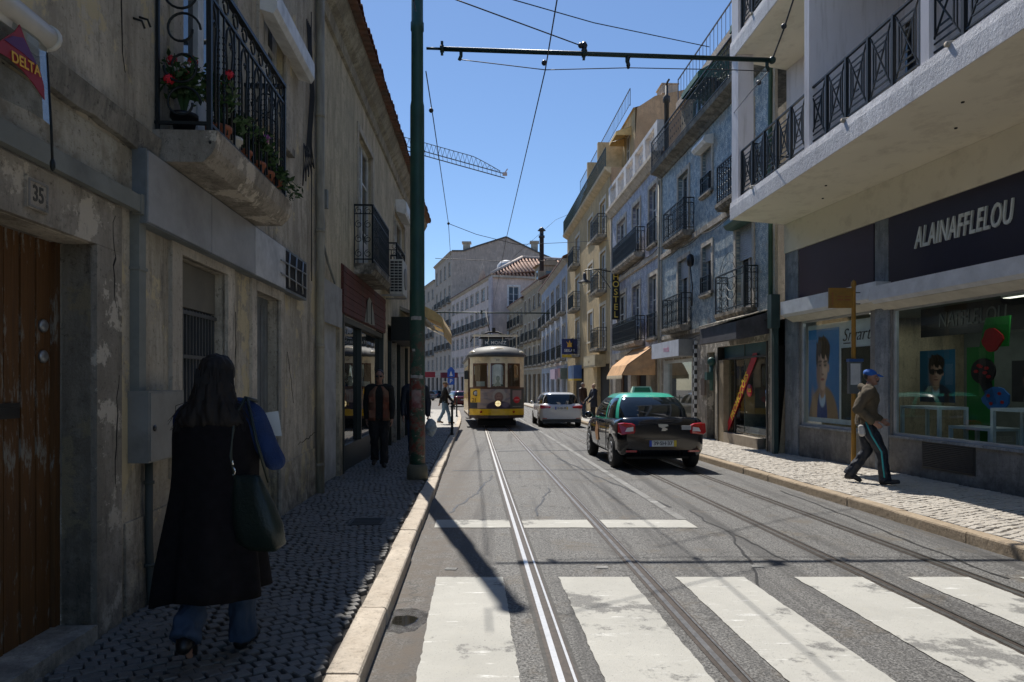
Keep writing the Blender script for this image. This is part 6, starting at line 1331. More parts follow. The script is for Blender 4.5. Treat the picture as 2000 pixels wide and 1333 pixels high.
wirething([W(985, -5, 13), W(1160, 45, 15), W(1385, 92, 17.5)], 'long stay wire from the top of picture to the tiled house attic', .011)
wirething([W(1508, 118, 11), W(1530, 60, 10.6), W(1556, -20, 10.2)], 'chain stay rising from the end of mast arm to upper slab', .014, beads=(.5,))
wirething([W(1500, 140, 11), W(1462, 185, 12.2), W(1430, 225, 15.2)], 'lower stay wire from the arm end down to the tiled house', .008, beads=(.2,))
wirething([W(832, 140, 11), W(846, 230, 13), W(876, 437, 22), W(880, 500, 34)], 'steep wire running from the mast along left side of the street', .010, beads=(.08,))
wirething([W(876, 437, 22), W(930, 458, 23), W(1010, 478, 24.5), W(1085, 475, 27), W(1190, 470, 33.2)], 'thin cross wire from the left wire to the yellow house', .010, beads=(.0,))
wirething([W(808, 0, 9), W(812, 22, 9.6)], 'short wire at the top left of the mast', .010)
wirething([W(850, 505, 50), W(1010, 512, 50), W(1090, 508, 46)], 'distant span wire crossing in front of the lilac building', .02)
wirething([W(1000, 505, 60), W(1085, 430, 55), W(1200, 380, 36)], 'faint distant cable near the metal flue', .012)
# second mast arm further down
t = T('tram_wire_mast', 'distant green mast with a cross arm over the tram', 'mast', None, loc=Vector((-6.5, 49, G(49)+PH))); t['label'] = 'distant mast behind the tram whose cross arm spans the street'
b = MB(); b.lathe((0, 0, 0), [(.13, 0), (.1, 8.4)], 12); b.build('shaft', ironG, t)
b = MB(); b.tube([Vector((0, 0, 7.0)), W(1075, 612, 49)-t.location], .05, 8); b.tube([W(940, 606, 49)-t.location, W(940, 614, 49)-t.location], .06, 6); b.build('cross_arm', ironG, t)
# bollards
bol = T('bollard', 'slim dark bollard on the sunny left pavement right of the walking man', 'bollard', None, loc=gpt(883, 850, PH), group='dark bollards along the left kerb')
b = MB(); b.lathe((0, 0, 0), [(.06, 0), (.05, .06), (.04, .08), (.038, .86), (.05, .88), (.05, .92), (.0, .97)], 12); b.build('post', iron, bol); b = MB(); b.sph((0, 0, 1.0), .05, 10, 7); b.build('knob', iron, bol)
def dup(root, loc, rz=None, label=None):
    r = root.copy(); COL.objects.link(r); r.location = loc
    if rz is not None: r.rotation_euler = (0, 0, rz)
    if label: r['label'] = label
    for ch in list(root.children):
        c = ch.copy(); COL.objects.link(c); c.parent = r
        for g in list(ch.children): d = g.copy(); COL.objects.link(d); d.parent = c
    return r
dup(bol, gpt(892, 814, PH), label='dark bollard nearest the tram steps, behind the first bollard'); dup(bol, gpt(887, 800, PH), label='farthest dark bollard beside the parked cars')
# parking sign
t = T('parking_sign', 'blue parking sign with white P and arrow panel above on a thin post', 'road sign', None, loc=gpt(881, 786, PH)); Ys = t.location.y
k = Ys/F; b = MB(); b.lathe((0, 0, 0), [(.035, 0), (.035, 3.4)], 8); b.build('post', steel, t)
b = MB(); w = 6.5*k; b.box(-w, w, -.06, -.04, 2.05, 2.05+2*w); b.build('panel', mat('sign_blue', (.02, .10, .42), .4), t); b = MB(); b.prism([(-w*1.1, 2.15+2*w), (w*1.1, 2.15+2*w), (w*1.1, 2.5+3.2*w), (0, 2.6+4*w), (-w*1.1, 2.5+3.2*w)], 1, -.06, -.04); b.build('arrow_panel', MT['sign_blue'], t)
b = MB(); b.prism([(-.5*w, 2.3+2*w), (0, 2.5+3*w), (.5*w, 2.3+2*w)], 1, -.066, -.06); b.build('symbol', white, t)
b = MB(); b.box(-w*.6, w*.6, -.06, -.04, 1.7, 2.0); b.build('small_panel', white, t)
FACEC = Matrix(((1, 0, 0, 0), (0, 0, -1, 0), (0, 1, 0, 0), (0, 0, 0, 1)))
def ftext(s_, size, m_, par, loc, nm='lettering', **kw):
    me = text_mesh(s_, size, .004, **kw); me.transform(FACEC); me.materials.clear(); me.materials.append(m_); return put(nm, me, par, loc)
ftext('P', w*1.7, white, t, (0, -.064, 2.05+w), off=.01)
# bus stop
bs = T('bus_stop_post', 'yellow bus stop post with flag panel and timetable case on the right pavement', 'bus stop', None, loc=gpt(1667, 925, PH))
ybus = mat('bus_stop_yellow', (.36, .18, .02), .5, dirt=(.20, .11, .025), damt=.6); b = MB(); b.lathe((0, 0, 0), [(.05, 0), (.04, .1), (.034, 3.2), (.044, 3.21), (.04, 3.28), (.0, 3.32)], 14); b.build('post', ybus, bs)
Yb = bs.location.y
def rb(px, py): v = W(px, py, Yb); return v-bs.location
a_, c_ = rb(1618, 602), rb(1663, 563); b = MB(); b.box(a_.x, c_.x, -.02, .02, a_.z, c_.z); b.build('flag', ybus, bs)
b = MB()
for py in (572, 594): v = rb(1672, py); b.bar((c_.x-.05, 0, v.z), (v.x+.07, 0, v.z), .014)
b.build('bracket', black, bs)
b = MB()
for k_, (x, z) in enumerate(((.30, .66), (.52, .66))): b.box(a_.x+.14+k_*.13, a_.x+.24+k_*.13, -.024, -.02, a_.z+.13, a_.z+.145); b.box(a_.x+.14+k_*.13, a_.x+.24+k_*.13, -.024, -.02, a_.z+.19, a_.z+.2)
for q in range(5): b.box(a_.x+.05, a_.x+.07, -.024, -.02, a_.z+.06+q*.045, a_.z+.08+q*.045)
b.build('printing', mat('print_red_brown', (.28, .06, .03), .5), bs)
a_, c_ = rb(1656, 769), rb(1683, 707); b = MB(); b.box(a_.x, c_.x-.02, -.05, .03, a_.z, c_.z); b.build('timetable_case', mat('case_grey_glass', (.10, .11, .12), .2), bs); b = MB(); b.box(a_.x+.02, c_.x-.05, -.054, -.05, a_.z+.15, c_.z-.03); b.build('timetable', mat('paper_white', (.55, .55, .56), .5), bs); b = MB(); b.box(a_.x-.01, c_.x, -.06, .04, c_.z, c_.z+.05); b.build('case_cap', mat('cap_blue', (.02, .07, .22), .4), bs)
# crane jib beyond the roofs
cr = T('tower_crane', 'distant tower crane jib above roofs right of the mast', 'crane', None, loc=W(760, 277, 150)); cy = 150
tip = W(986, 340, 150)-cr.location; b = MB(); n = 26; hh = 1.9
for i in range(n):
    t0, t1 = i/n, (i+1)/n; e0_ = hh*(1-max(0, (t0-.72)/.28)**1.2); e1_ = hh*(1-max(0, (t1-.72)/.28)**1.2)
    q0, q1 = tip*t0, tip*t1; u0_, u1_ = q0+Vector((0, 0, e0_)), q1+Vector((0, 0, e1_))
    if e1_ > .2: b.bar(u0_, u1_, .13); b.bar(q0, u0_.lerp(u1_, .5), .08); b.bar(u0_.lerp(u1_, .5), q1, .08)
    b.bar(q0, q1, .18); b.bar(q0+Vector((0, 1.5, -.5)), q1+Vector((0, 1.5, -.5)), .18); b.bar(q0, q0+Vector((0, 1.5, -.5)), .08)
b.build('jib', mat('crane_steel', (.10, .12, .15), .5), cr); b = MB(); b.box(-.5, .5, -.5, .5, -.3, .2); b.bar((0, 0, .2), (.6, 0, 1.1), .2); b.build('jib_head', mat('crane_head_white', (.5, .4, .38), .5), cr, tip)
b = MB(); b.bar((-12, 0, -60), (-12, 0, 2), 2); b.build('tower', MT['crane_steel'], cr)
b = MB(); 
# ================================================================ TRAM
YT = 27.7; tram = T('tram', 'old yellow and cream tram with painted advertisement front on the left track', 'tram', None, loc=SP(.99, YT), rz=SRZ)
tram.location.z = G(YT)+.0; TRZ = SRZ+.043; tram.rotation_euler = (SL, 0, TRZ)
cream = mat('tram_cream', (.82, .70, .49), .3, coat=.5, dirt=(.42, .38, .3), damt=.3); yel = mat('tram_yellow', (.92, .52, .008), .3, coat=.6, dirt=(.55, .33, .03), damt=.3); tbr = mat('tram_brown_trim', (.12, .05, .025), .4); troof = mat('tram_roof_grey', (.075, .075, .075), .6, dirt=(.12, .12, .11)); under = mat('tram_underframe', (.02, .018, .017), .7)
L_ = 8.3; HWD = 1.13; FY = .55                         # body length, half width, bow depth of the platform front
def bow(x): return FY*(abs(x)/HWD)**2.6                 # y of the curved front
xs = [-HWD, -.95, -.72, -.36, 0, .36, .72, .95, HWD]
def band(mb, z0, z1, out=0.0, x0=-HWD, x1=HWD, n=16):
    P_ = [x0+(x1-x0)*i/n for i in range(n+1)]
    for a, c in zip(P_, P_[1:]): mb.quad((a, bow(a)-out, z0), (c, bow(c)-out, z0), (c, bow(c)-out, z1), (a, bow(a)-out, z1))
b = MB(); band(b, .52, .78, .02); b.mi = 0
b.box(-HWD-.005, -HWD+.03, FY+1.35, L_, .52, 1.42); b.box(HWD-.03, HWD+.005, FY, L_, .52, 1.42); b.build('lower_body', yel, tram)
b = MB(); band(b, .78, 1.60, .0); ad = b.build('dash_panel', mat('dash_dark', (.05, .04, .04), .4), tram)
b = MB(); band(b, 1.60, 1.66, .012); b.build('dash_rail', tbr, tram)
def advert(x, y):
    c = np.tile(np.array([[.30, .23, .20]]), (len(x), 1)); n1 = np.array([noise.noise(Vector((a*9, q*7, 1))) for a, q in zip(x, y)]); n2 = np.array([noise.noise(Vector((a*22, q*18, 5))) for a, q in zip(x, y)])
    c = blend(c, (.20, .17, .18), sm(n1, -.1, .4)); c = blend(c, (.30, .22, .20), sm(n2, .1, .5)*.6*(x < .42))
    c = blend(c, (.34, .30, .26), ell(x, y, .47, .66, .15, .34, .08)); c = blend(c, (.20, .11, .09), ell(x, y, .46, .58, .095, .26, .1)); c = blend(c, (.30, .17, .13), ell(x, y, .455, .6, .06, .17, .4))
    c = blend(c, (.05, .02, .02), ell(x, y, .435, .63, .014, .02, .2)); c = blend(c, (.05, .02, .02), ell(x, y, .485, .63, .014, .02, .2)); c = blend(c, (.13, .04, .04), ell(x, y, .46, .48, .03, .02, .2)); c = blend(c, (.045, .03, .05), ell(x, y, .46, .06, .27, .32, .1)); c = blend(c, (.16, .12, .15), ell(x, y, .60, .18, .08, .14, .3))
    c = blend(c, (.06, .06, .05), sm(x, .70, .72)); c = blend(c, (.24, .17, .16), sm(x, .755, .76)*(1-sm(x, .97, .975))*sm(y, .45, .47)*(1-sm(y, .93, .95))); c = blend(c, (.50, .02, .03), ell(x, y, .86, .44, .075, .17, .06)); c = blend(c, (.55, .3, .3), ell(x, y, .86, .44, .055, .03, .2)*.7); c = blend(c, (.20, .20, .18), (sm(x, .76, .765)*(1-sm(x, .97, .975))*sm(y, .07, .08)*(1-sm(y, .11, .12))))
    for r_ in (.86, .58):
        for q in range(7): c = blend(c, (.30, .27, .25), ell(x, y, .06+q*.034, r_, .009, .05, .2)*.8)
    return c
def bent_sheet(nm, x0, x1, z0, z1, nx, ny, fn, out):
    X = np.linspace(0, 1, nx+1); Z = np.linspace(0, 1, ny+1); vs = [(x0+(x1-x0)*a, bow(x0+(x1-x0)*a)-out, z0+(z1-z0)*q) for q in Z for a in X]
    fs = [(j*(nx+1)+i, j*(nx+1)+i+1, (j+1)*(nx+1)+i+1, (j+1)*(nx+1)+i) for j in range(ny) for i in range(nx)]; me = bpy.data.meshes.new(nm); me.from_pydata(vs, [], fs); me.materials.append(vcol('printed_sheet'))
    gx_, gy_ = np.meshgrid(X, Z); arr = np.ones((len(vs), 4), dtype=np.float32); arr[:, :3] = fn(gx_.ravel(), gy_.ravel()); arr[:, :3] = np.clip(arr[:, :3]*1.35, 0, 1); at = me.color_attributes.new('Col', 'FLOAT_COLOR', 'POINT'); at.data.foreach_set('color', arr.ravel()); return put(nm, me, tram)
bent_sheet('advertisement', -.82, 1.06, .80, 1.585, 90, 40, advert, .006)
b = MB(); band(b, 1.04, 1.60, .010, -1.09, -.70, 6); b.build('route_plate', yel, tram)
ftext('28', .24, mat('digits_brown', (.14, .05, .02), .5), tram, (-.93, bow(-.93)-.045, 1.13)); 
b = MB(); b.lathe((-.88, bow(-.88)-.05, 1.42), [(.12, .02), (.12, .0)], 18, 1); b.mi = 1; b.lathe((-.88, bow(-.88)-.056, 1.42), [(.085, .01), (.085, .0)], 18, 1); b.build('route_disc', [black, white], tram)
b = MB(); band(b, .84, 1.03, .011, -1.07, -.83, 4); b.build('dark_plate', mat('plate_dark', (.02, .02, .03), .4), tram)
# window band: posts, arched windows
b = MB(); band(b, 2.62, 2.90, .0); band(b, 2.86, 2.92, .05)
for a, c in ((-1.13, -.99), (-.40, -.30), (.30, .40), (.95, 1.13)): band(b, 1.66, 2.62, .005, a, c, 3)
b.build('front_posts', cream, tram)
for a, c in ((-.99, -.42), (-.28, .28), (.42, .94)):
    b = MB(); n = 8
    for i in range(n):
        x0 = a+(c-a)*i/n; x1 = a+(c-a)*(i+1)/n; m_ = (a+c)/2; h0 = .10*(abs(x0-m_)/((c-a)/2))**2; h1 = .10*(abs(x1-m_)/((c-a)/2))**2
        b.quad((x0, bow(x0)-.004, 2.60-h0), (x1, bow(x1)-.004, 2.60-h1), (x1, bow(x1)-.004, 2.64), (x0, bow(x0)-.004, 2.64))
        b.quad((x0, bow(x0)-.008, 1.66), (x1, bow(x1)-.008, 1.66), (x1, bow(x1)-.008, 1.70), (x0, bow(x0)-.008, 1.70))
    for x in (a, c-.035): b.quad((x, bow(x)-.008, 1.68), (x+.035, bow(x+.035)-.008, 1.68), (x+.035, bow(x+.035)-.008, 2.54), (x, bow(x)-.008, 2.54))
    o = b.build('window', tbr, tram); b = MB()
    for i in range(n): x0 = a+(c-a)*i/n; x1 = a+(c-a)*(i+1)/n; b.quad((x0, bow(x0)+.02, 1.68), (x1, bow(x1)+.02, 1.68), (x1, bow(x1)+.02, 2.62), (x0, bow(x0)+.02, 2.62))
    b.build('pane', gc, o)
# interior bits seen through glass
b = MB(); b.box(-1.05, 1.05, FY+.6, L_-.1, .75, .8); b.box(-1.08, 1.08, L_-.12, L_-.08, .8, 1.6); b.box(-1.08, -.35, 1.75, 1.8, .8, 2.7); b.box(.35, 1.08, 1.75, 1.8, .8, 2.7); b.mi = 1
for y in (2.4, 3.2, 4.0, 4.8): b.box(-1.0, -.45, y, y+.08, .8, 1.75); b.box(.45, 1.0, y, y+.08, .8, 1.75)
b.build('interior', [mat('tram_wood', (.14, .07, .035), .5), mat('tram_seat', (.05, .04, .035), .6)], tram)
b = MB()
for q in range(4): b.tube([(-.9+.6*q, 1.0, 2.55), (-.9+.6*q, 1.0, 2.2)], .012, 5)
b.tube([(-.1, .5, 2.62), (-.1, .5, 2.4)], .01, 5); b.box(-.85, -.5, .42, .44, 1.7, 1.9); b.build('cab_fittings', white, tram)
dr = MB(); dr.limb([((.08, .95, 1.2), .19), ((.08, .95, 1.65), .2), ((.08, .95, 1.85), .07)]); dr.sph((.08, .93, 2.02), (.09, .1, .12)); dr.limb([((-.12, .95, 1.72), .07), ((-.2, .8, 1.45), .055), ((-.05, .62, 1.45), .045)]); dr.limb([((.28, .95, 1.72), .07), ((.36, .8, 1.45), .055), ((.22, .62, 1.45), .045)])
me = remesh(dr, .02, 3); me.materials.append(mat('driver_dark', (.03, .035, .05), .8)); drv = put('person', me, None, (0, 0, 0), label='tram driver in dark clothes behind the middle front window', cat='person')
drv.matrix_world = Matrix.Translation(tram.location) @ Matrix.Rotation(TRZ, 4, 'Z')
# sides
b = MB(); 
for sx in (-1, 1):
    x = sx*HWD; y = FY+(1.25 if sx < 0 else 0.05)
    b.box(min(x, x-sx*.04), max(x, x-sx*.04), y, L_, 2.62, 2.92)
    yy = y
    while yy < L_-.1: b.box(min(x, x-sx*.04), max(x, x-sx*.04), yy, yy+.1, 1.42, 2.62); yy += .86
b.build('side_posts', cream, tram)
for sx in (-1, 1):
    b = MB(); x = sx*(HWD-.02); b.quad((x, FY+(1.3 if sx < 0 else .1), 1.42), (x, L_, 1.42), (x, L_, 2.62), (x, FY+(1.3 if sx < 0 else .1), 2.62)); b.build('side_window', gc, tram)
b = MB(); b.box(-HWD, -HWD+.05, FY-.02, FY+.07, .35, 2.9); b.box(-HWD, -HWD+.05, FY+1.2, FY+1.3, .35, 2.9); b.box(-HWD-.0, -HWD+.05, FY+.62, FY+.68, .35, 2.62); b.tube([(-HWD-.04, FY+.1, .9), (-HWD-.04, FY+.1, 2.0)], .015, 6); b.build('door_posts', tbr, tram)
b = MB(); b.box(-HWD-.12, -HWD+.1, FY+.1, FY+1.2, .36, .40); b.box(-HWD-.02, -HWD+.2, FY+.1, FY+1.2, .62, .66); b.build('step', under, tram)
b = MB(); b.box(-HWD-.2, -HWD-.02, FY+.35, FY+.40, 2.0, 2.35); b.bar((-HWD, FY+.3, 2.4), (-HWD-.12, FY+.36, 2.35), .02); b.build('mirror', black, tram)
# floor, bumper, underframe, wheels
b = MB(); b.hexa([(-1.12, FY, .52), (-.9, bow(.9)-.06, .52), (-.4, -.04, .52), (.4, -.04, .52), (.9, bow(.9)-.06, .52), (1.12, FY, .52), (1.12, L_, .52), (-1.12, L_, .52)][::-1], [(-1.12, FY, .40), (-.9, bow(.9)-.06, .40), (-.4, -.04, .40), (.4, -.04, .40), (.9, bow(.9)-.06, .40), (1.12, FY, .40), (1.12, L_, .40), (-1.12, L_, .40)][::-1]); b.build('bumper', mat('bumper_brown', (.06, .03, .022), .5), tram)
b = MB(); b.box(-.75, .75, .9, L_-1, .2, .42); b.box(-.8, .8, .55, .62, .08, .3)
for z in (.1, .18, .26): b.bar((-.75, .45, z), (.75, .45, z), .03)
for x in (-.75, 0, .75): b.bar((x, .45, .08), (x, .6, .4), .035)
b.build('lifeguard_frame', under, tram)
for y in (2.4, 5.2):
    for x in (-.5, .42): b = MB(); b.lathe((x, y, .34), [(.1, 0), (.33, 0), (.36, .02), (.33, .09), (.1, .09)], 18, 0); b.build('wheel', under, tram)
b = MB(); b.lathe((-.0, -.10, 1.0), [(.135, .1), (.14, .0), (.12, -.02)], 20, 1); hl = b.build('headlamp', mat('brass', (.3, .2, .08), .3, .8), tram)
hm, hnt, hb = newmat('lit_headlamp'); hb.inputs['Base Color'].default_value = (.9, .8, .55, 1); hb.inputs['Emission Color'].default_value = (1, .80, .42, 1); hb.inputs['Emission Strength'].default_value = .75
b = MB(); b.lathe((0, -.125, 1.0), [(.12, .01), (.1, -.01), (.0, -.025)], 20, 1); b.build('lens', hm, hl); b = MB(); b.bar((-.11, -.155, 1.0), (.11, -.155, 1.0), .012); b.bar((0, -.155, .89), (0, -.155, 1.11), .012); b.build('lens_cross', MT['brass'], hl)
for x in (-.68, .66): b = MB(); b.lathe((x, bow(x)-.06, .66), [(.05, .04), (.05, 0), (.0, -.01)], 12, 1); b.build('marker_lamp', mat('marker_orange', (.55, .08, .03), .2), tram)
# roof: rounded hood, clerestory, destination box, trolley gear
def hood():
    b = MB(); b.sm = True; n = 18; prof = [(1.0, 2.90), (1.045, 2.93), (1.03, 3.0), (.93, 3.16), (.76, 3.29), (.45, 3.38), (.0, 3.41)]; rings = []
    for k, z in prof:
        r = []
        for i in range(n+1): x = -HWD*1.03+2*HWD*1.03*i/n; r.append((x*k, (bow(x/1.03)-.12)*1+(1-k)*1.3, z))
        r += [(HWD*1.03*k, L_*.5, z), (HWD*1.03*k, L_+.1, z)]; r = [(-HWD*1.03*k, L_+.1, z), (-HWD*1.03*k, L_*.5, z)]+r; rings.append(r)
    m_ = len(rings[0]); vs = [p for r in rings for p in r]; b.add(vs, [(j*m_+i, j*m_+i+1, (j+1)*m_+i+1, (j+1)*m_+i) for j in range(len(prof)-1) for i in range(m_-1)])
    b.sm = False; b.add([p for p in rings[0]], [tuple(range(m_))]); return b
hood().build('roof', troof, tram)
b = MB(); b.sm = True
for sx in (-1, 1):
    for i in range(6):
        a0 = i/6; a1 = (i+1)/6
        f = lambda t, s_: (sx*(HWD*1.04-.42*t*s_), .62-.3*t*s_+(1-s_)*.0+.5*(1-t), 2.95+.30*t**.8)
        b.quad(f(a0, 0), f(a0, 1), f(a1, 1), f(a1, 0))
b.build('x', cream, tram) if 0 else None
b = MB(); b.sph((0, .28, 3.18), (.46, .24, .13), 16, 8); b.build('roof_vent_hood', cream, tram)
for x in (-.93, .93): b = MB(); b.sph((x, .72, 3.07), (.22, .5, .13), 12, 8); b.build('corner_hood', cream, tram, label='pale rounded roof corner')
b = MB(); b.box(-.55, .55, 1.2, 1.5, 3.36, 3.72); ds_ = b.build('destination_box', mat('box_slate', (.09, .10, .11), .5), tram)
b = MB(); b.box(-.46, .46, 1.19, 1.2, 3.41, 3.68); b.build('destination_screen', mat('dest_blue', (.02, .06, .10), .35), ds_); ftext('M. MONIZ', .20, mat('dest_white', (.85, .87, .88), .5), ds_, (0, 1.185, 3.545), width=1.0, off=.003)
b = MB(); b.box(-.95, .95, 1.05, 1.35, 3.82, 3.89); b.bar((-.9, 1.2, 3.1), (-.9, 1.2, 3.84), .035); b.bar((.9, 1.2, 3.1), (.9, 1.2, 3.84), .035); b.bar((-.3, 1.2, 3.6), (-.3, 1.2, 3.78), .03); b.bar((.3, 1.2, 3.6), (.3, 1.2, 3.78), .03); b.build('roof_bar', cream, tram)
b = MB(); b.box(-.55, .55, 1.8, L_-1.5, 3.28, 3.5); b.build('clerestory', troof, tram)
b = MB(); b.bar((-.6, 2.2, 3.86), (.6, 2.2, 3.86), .05); b.bar((-.6, 3.4, 3.9), (.6, 3.4, 3.9), .05); b.tube([(-.6, 2.2, 3.9), (-.2, 2.6, 4.12), (.2, 2.6, 4.12), (.6, 2.2, 3.9)], .04, 6); b.tube([(-1.0, 3, 3.7), (-.9, 3, 3.9), (-.5, 3, 3.98), (.5, 3, 3.98), (.9, 3, 3.9)], .03, 5); b.box(-.07, .07, 2.2, 2.3, 4.1, 4.28); b.tube([(-.1, 2.9, 4.0), (-.22, 4.4, 5.25)], .025, 6); b.build('trolley_gear', under, tram)
ftext('577', .09, MT['digits_brown'], tram, (0, -.006, 2.76))
# ================================================================ CARS
def lerp_tab(tab, y):
    for (a, v), (c, w) in zip(tab, tab[1:]):
        if a <= y <= c:
            t = (y-a)/(c-a); t = t*t*(3-2*t)*.35+t*.65; return [p+(q-p)*t for p, q in zip(v, w)]
    return tab[-1][1]
def car(name, label, cat, loc, rz, L, hw, tab, gh, paint, roofp, lights, plate, wheelb, group=None, taxi=False, estate=False, lod=1, tailred=redl):
    """tab: y -> (bottom z, shoulder z, width factor); gh: greenhouse (y0,y1,zb, ty0,ty1,zt,wb,wt)"""
    root = T(name, label, cat, None, loc=loc, rz=rz, group=group)
    b = MB(); b.sm = True; n = 34; rings = []
    for i in range(n+1):
        y = L*i/n
        if i == 0: y = 0.0
        zb, zt, k = lerp_tab(tab, y); w = hw*k; zm = zb+(zt-zb)*.52
        half = [(0, zb), (w*.80, zb), (w*.93, zb+.05), (w*.985, zb+.14), (w*.995, zm-.08), (w*1.0, zm+.04), (w*.985, zt-.14), (w*.955, zt-.05), (w*.88, zt+.0), (w*.6, zt+.02), (0, zt+.03)]
        rings.append([(x, y, z) for x, z in half]+[(-x, y, z) for x, z in half[-2:0:-1]])
    m_ = len(rings[0]); vs = [p for r in rings for p in r]; fs = [(j*m_+i, j*m_+(i+1) % m_, (j+1)*m_+(i+1) % m_, (j+1)*m_+i) for j in range(n) for i in range(m_)]
    fs += [tuple(range(m_))[::-1], tuple(range(n*m_, (n+1)*m_))]; b.add(vs, fs); me = b.mesh('body', [])
    ct = MB(); ya, yb2 = wheelb; wr = .315
    for y in (ya, yb2): ct.lathe((-1.2, y, wr), [(wr+.055, 0), (wr+.055, 2.4)], 26, 0)
    cme = ct.mesh('cut', [])
    co = bpy.data.objects.new('cut', cme); COL.objects.link(co)
    def mods(o): m = o.modifiers.new('b', 'BOOLEAN'); m.object = co; m.operation = 'DIFFERENCE'; m.solver = 'EXACT'
    me2 = baked(me, mods); bpy.data.objects.remove(co)
    me2.materials.clear(); me2.materials.append(paint)
    for p in me2.polygons: p.use_smooth = len(p.vertices) < 6
    put('body', me2, root)
    b = MB(); b.box(-hw*.72, hw*.72, .35, L-.35, .2, .5); b.build('underbody', under, root)
    # greenhouse
    y0, y1, zb, t0, t1, zt, wb, wt = gh; E = 5.0
    def S(phi, h, off=0):
        k = h; a = (wb*(1-k)+wt*k)+.05*sin(pi*k)*1; ya_ = y0*(1-k)+t0*k-(.06 if not estate else .03)*sin(pi*k); yb_ = y1*(1-k)+t1*k+.05*sin(pi*k); yc = (ya_+yb_)/2; bb = (yb_-ya_)/2+off; a += off
        c, s_ = cos(phi), sin(phi); x = a*(abs(c)**(2/E))*(1 if c >= 0 else -1); y = yc+bb*(abs(s_)**(2/E))*(1 if s_ >= 0 else -1); return (x, y, zb+(zt-zb)*(1-(1-k)**1.25))
    b = MB(); b.sm = True; nu, nv = 56, 8; rings = [[S(2*pi*i/nu, j/nv) for i in range(nu)] for j in range(nv+1)]
    for k, dz in ((.93, .03), (.7, .052), (.35, .062)): 
        yc = (t0+t1)/2; rings.append([(p[0]*k, yc+(p[1]-yc)*k, zt+dz) for p in rings[nv]])
    vs = [p for r in rings for p in r]; fs = [(j*nu+i, j*nu+(i+1) % nu, (j+1)*nu+(i+1) % nu, (j+1)*nu+i) for j in range(len(rings)-1) for i in range(nu)]+[tuple(range((len(rings)-1)*nu, len(rings)*nu))]; b.add(vs, fs); b.build('roof', roofp, root)
    def patch(nm, p0, p1, h0, h1, m_, off=.006, shape=None, **k):
        b = MB(); b.sm = True; n1, n2 = 44, 8; g = []
        for j in range(n2+1):
            for i in range(n1+1):
                t = i/n1; h = h0+(h1-h0)*j/n2; q0, q1 = (p0, p1) if shape is None else shape(j/n2, p0, p1); g.append(S(q0+(q1-q0)*t, h, off))
        b.add(g, [(j*(n1+1)+i, j*(n1+1)+i+1, (j+1)*(n1+1)+i+1, (j+1)*(n1+1)+i) for j in range(n2) for i in range(n1)]); return b.build(nm, m_, root, **k)
    r_ = radians
    patch('rear_window', r_(-134), r_(-46), .03, .88, carglass, .016); patch('windscreen', r_(47), r_(133), .05, .9, carglass, .012)
    for q, nm in ((1, 'right'), (-1, 'left')):
        cc = 0 if q == 1 else 180
        for a, c in (((-33, -4), (-1.5, 30)) if not estate else ((-38, -19), (-16.5, 0), (2.5, 32))):
            lo_, hi_ = (cc+a, cc+c) if q == 1 else (cc-c, cc-a); patch('side_window', r_(lo_), r_(hi_), .08, .84, carglass, .006)
    # wheels
    for y in (ya, yb2):
        for x in (-hw+.105, hw-.105):
            sx = -1 if x < 0 else 1; b = MB(); b.lathe((x, y, wr), [(wr*.62, -.1), (wr*.92, -.1), (wr, -.07), (wr, .07), (wr*.92, .1), (wr*.62, .1)], 26, 0); w_ = b.build('wheel', rubber, root)
            b = MB(); b.lathe((x+sx*.075, y, wr), [(wr*.64, -.02*sx), (wr*.60, .02*sx), (wr*.52, .0), (.0, -.01*sx)], 26, 0); b.build('rim_back', mat('rim_shadow', (.03, .03, .032), .5), w_)
            b = MB()
            for k in range(7):
                a = 2*pi*k/7; b.bar((x+sx*.10, y+.04*cos(a), wr+.04*sin(a)), (x+sx*.095, y+wr*.6*cos(a), wr+wr*.6*sin(a)), .05, .02, up=(1, 0, 0))
            b.tube([(x+sx*.095, y+wr*.61*cos(2*pi*k/24), wr+wr*.61*sin(2*pi*k/24)) for k in range(24)], .014, 5, closed=True); b.lathe((x+sx*.10, y, wr), [(.05, -.01), (.05, .012)], 10, 0); b.build('rim', rimm, w_)
    # lamps, plate, bumpers: follow the rear end shape
    def rear(x, z): zb_, zt_, k_ = lerp_tab(tab, 0.0); return -.0
    for sx in (-1, 1):
        for (pts, m_, nm) in lights:
            b = MB(); P_ = [Vector((sx*x, y, z)) for x, y, z in pts]; nrm_ = Vector((sx*.35, -1, 0)).normalized(); cc_ = sum(P_, Vector())/len(P_)
            b.hexa([p-nrm_*.03 for p in P_], [p+(cc_-p)*.10+nrm_*.006 for p in P_]); b.build(nm, m_, root)
    pz = plate[0]; b = MB(); b.box(-.26, .26, -.018, .01, pz, pz+.115); po = b.build('number_plate', mat('plate_white', (.66, .66, .64), .35), root)
    b = MB(); b.box(-.262, -.215, -.022, -.018, pz, pz+.115); b.build('blue_band', mat('plate_blue', (.02, .07, .45), .35), po); b = MB(); b.box(.212, .262, -.022, -.018, pz, pz+.115); b.build('yellow_band', mat('plate_yellow', (.7, .5, .03), .35), po)
    if plate[1]: ftext(plate[1], .10, mat('plate_black', (.02, .02, .02), .5), po, (-.0, -.022, pz+.057), off=.001)
    b = MB()
    for sx in (-1, 1): b.sph((sx*(hw+.09), y1-.62, zb+.06), (.09, .07, .075), 10, 7); b.bar((sx*(hw-.05), y1-.62, zb+.0), (sx*(hw+.05), y1-.62, zb+.03), .04)
    b.build('wing_mirror', paint, root)
    return root
blackp = mat('car_black_paint', (.004, .005, .008), .12, var=.05, coat=.6, spec=.4); tealp = mat('taxi_turquoise', (.06, .50, .35), .25, var=.04, coat=.8); whitep = mat('car_white_paint', (.62, .63, .64), .18, var=.03, coat=.8)
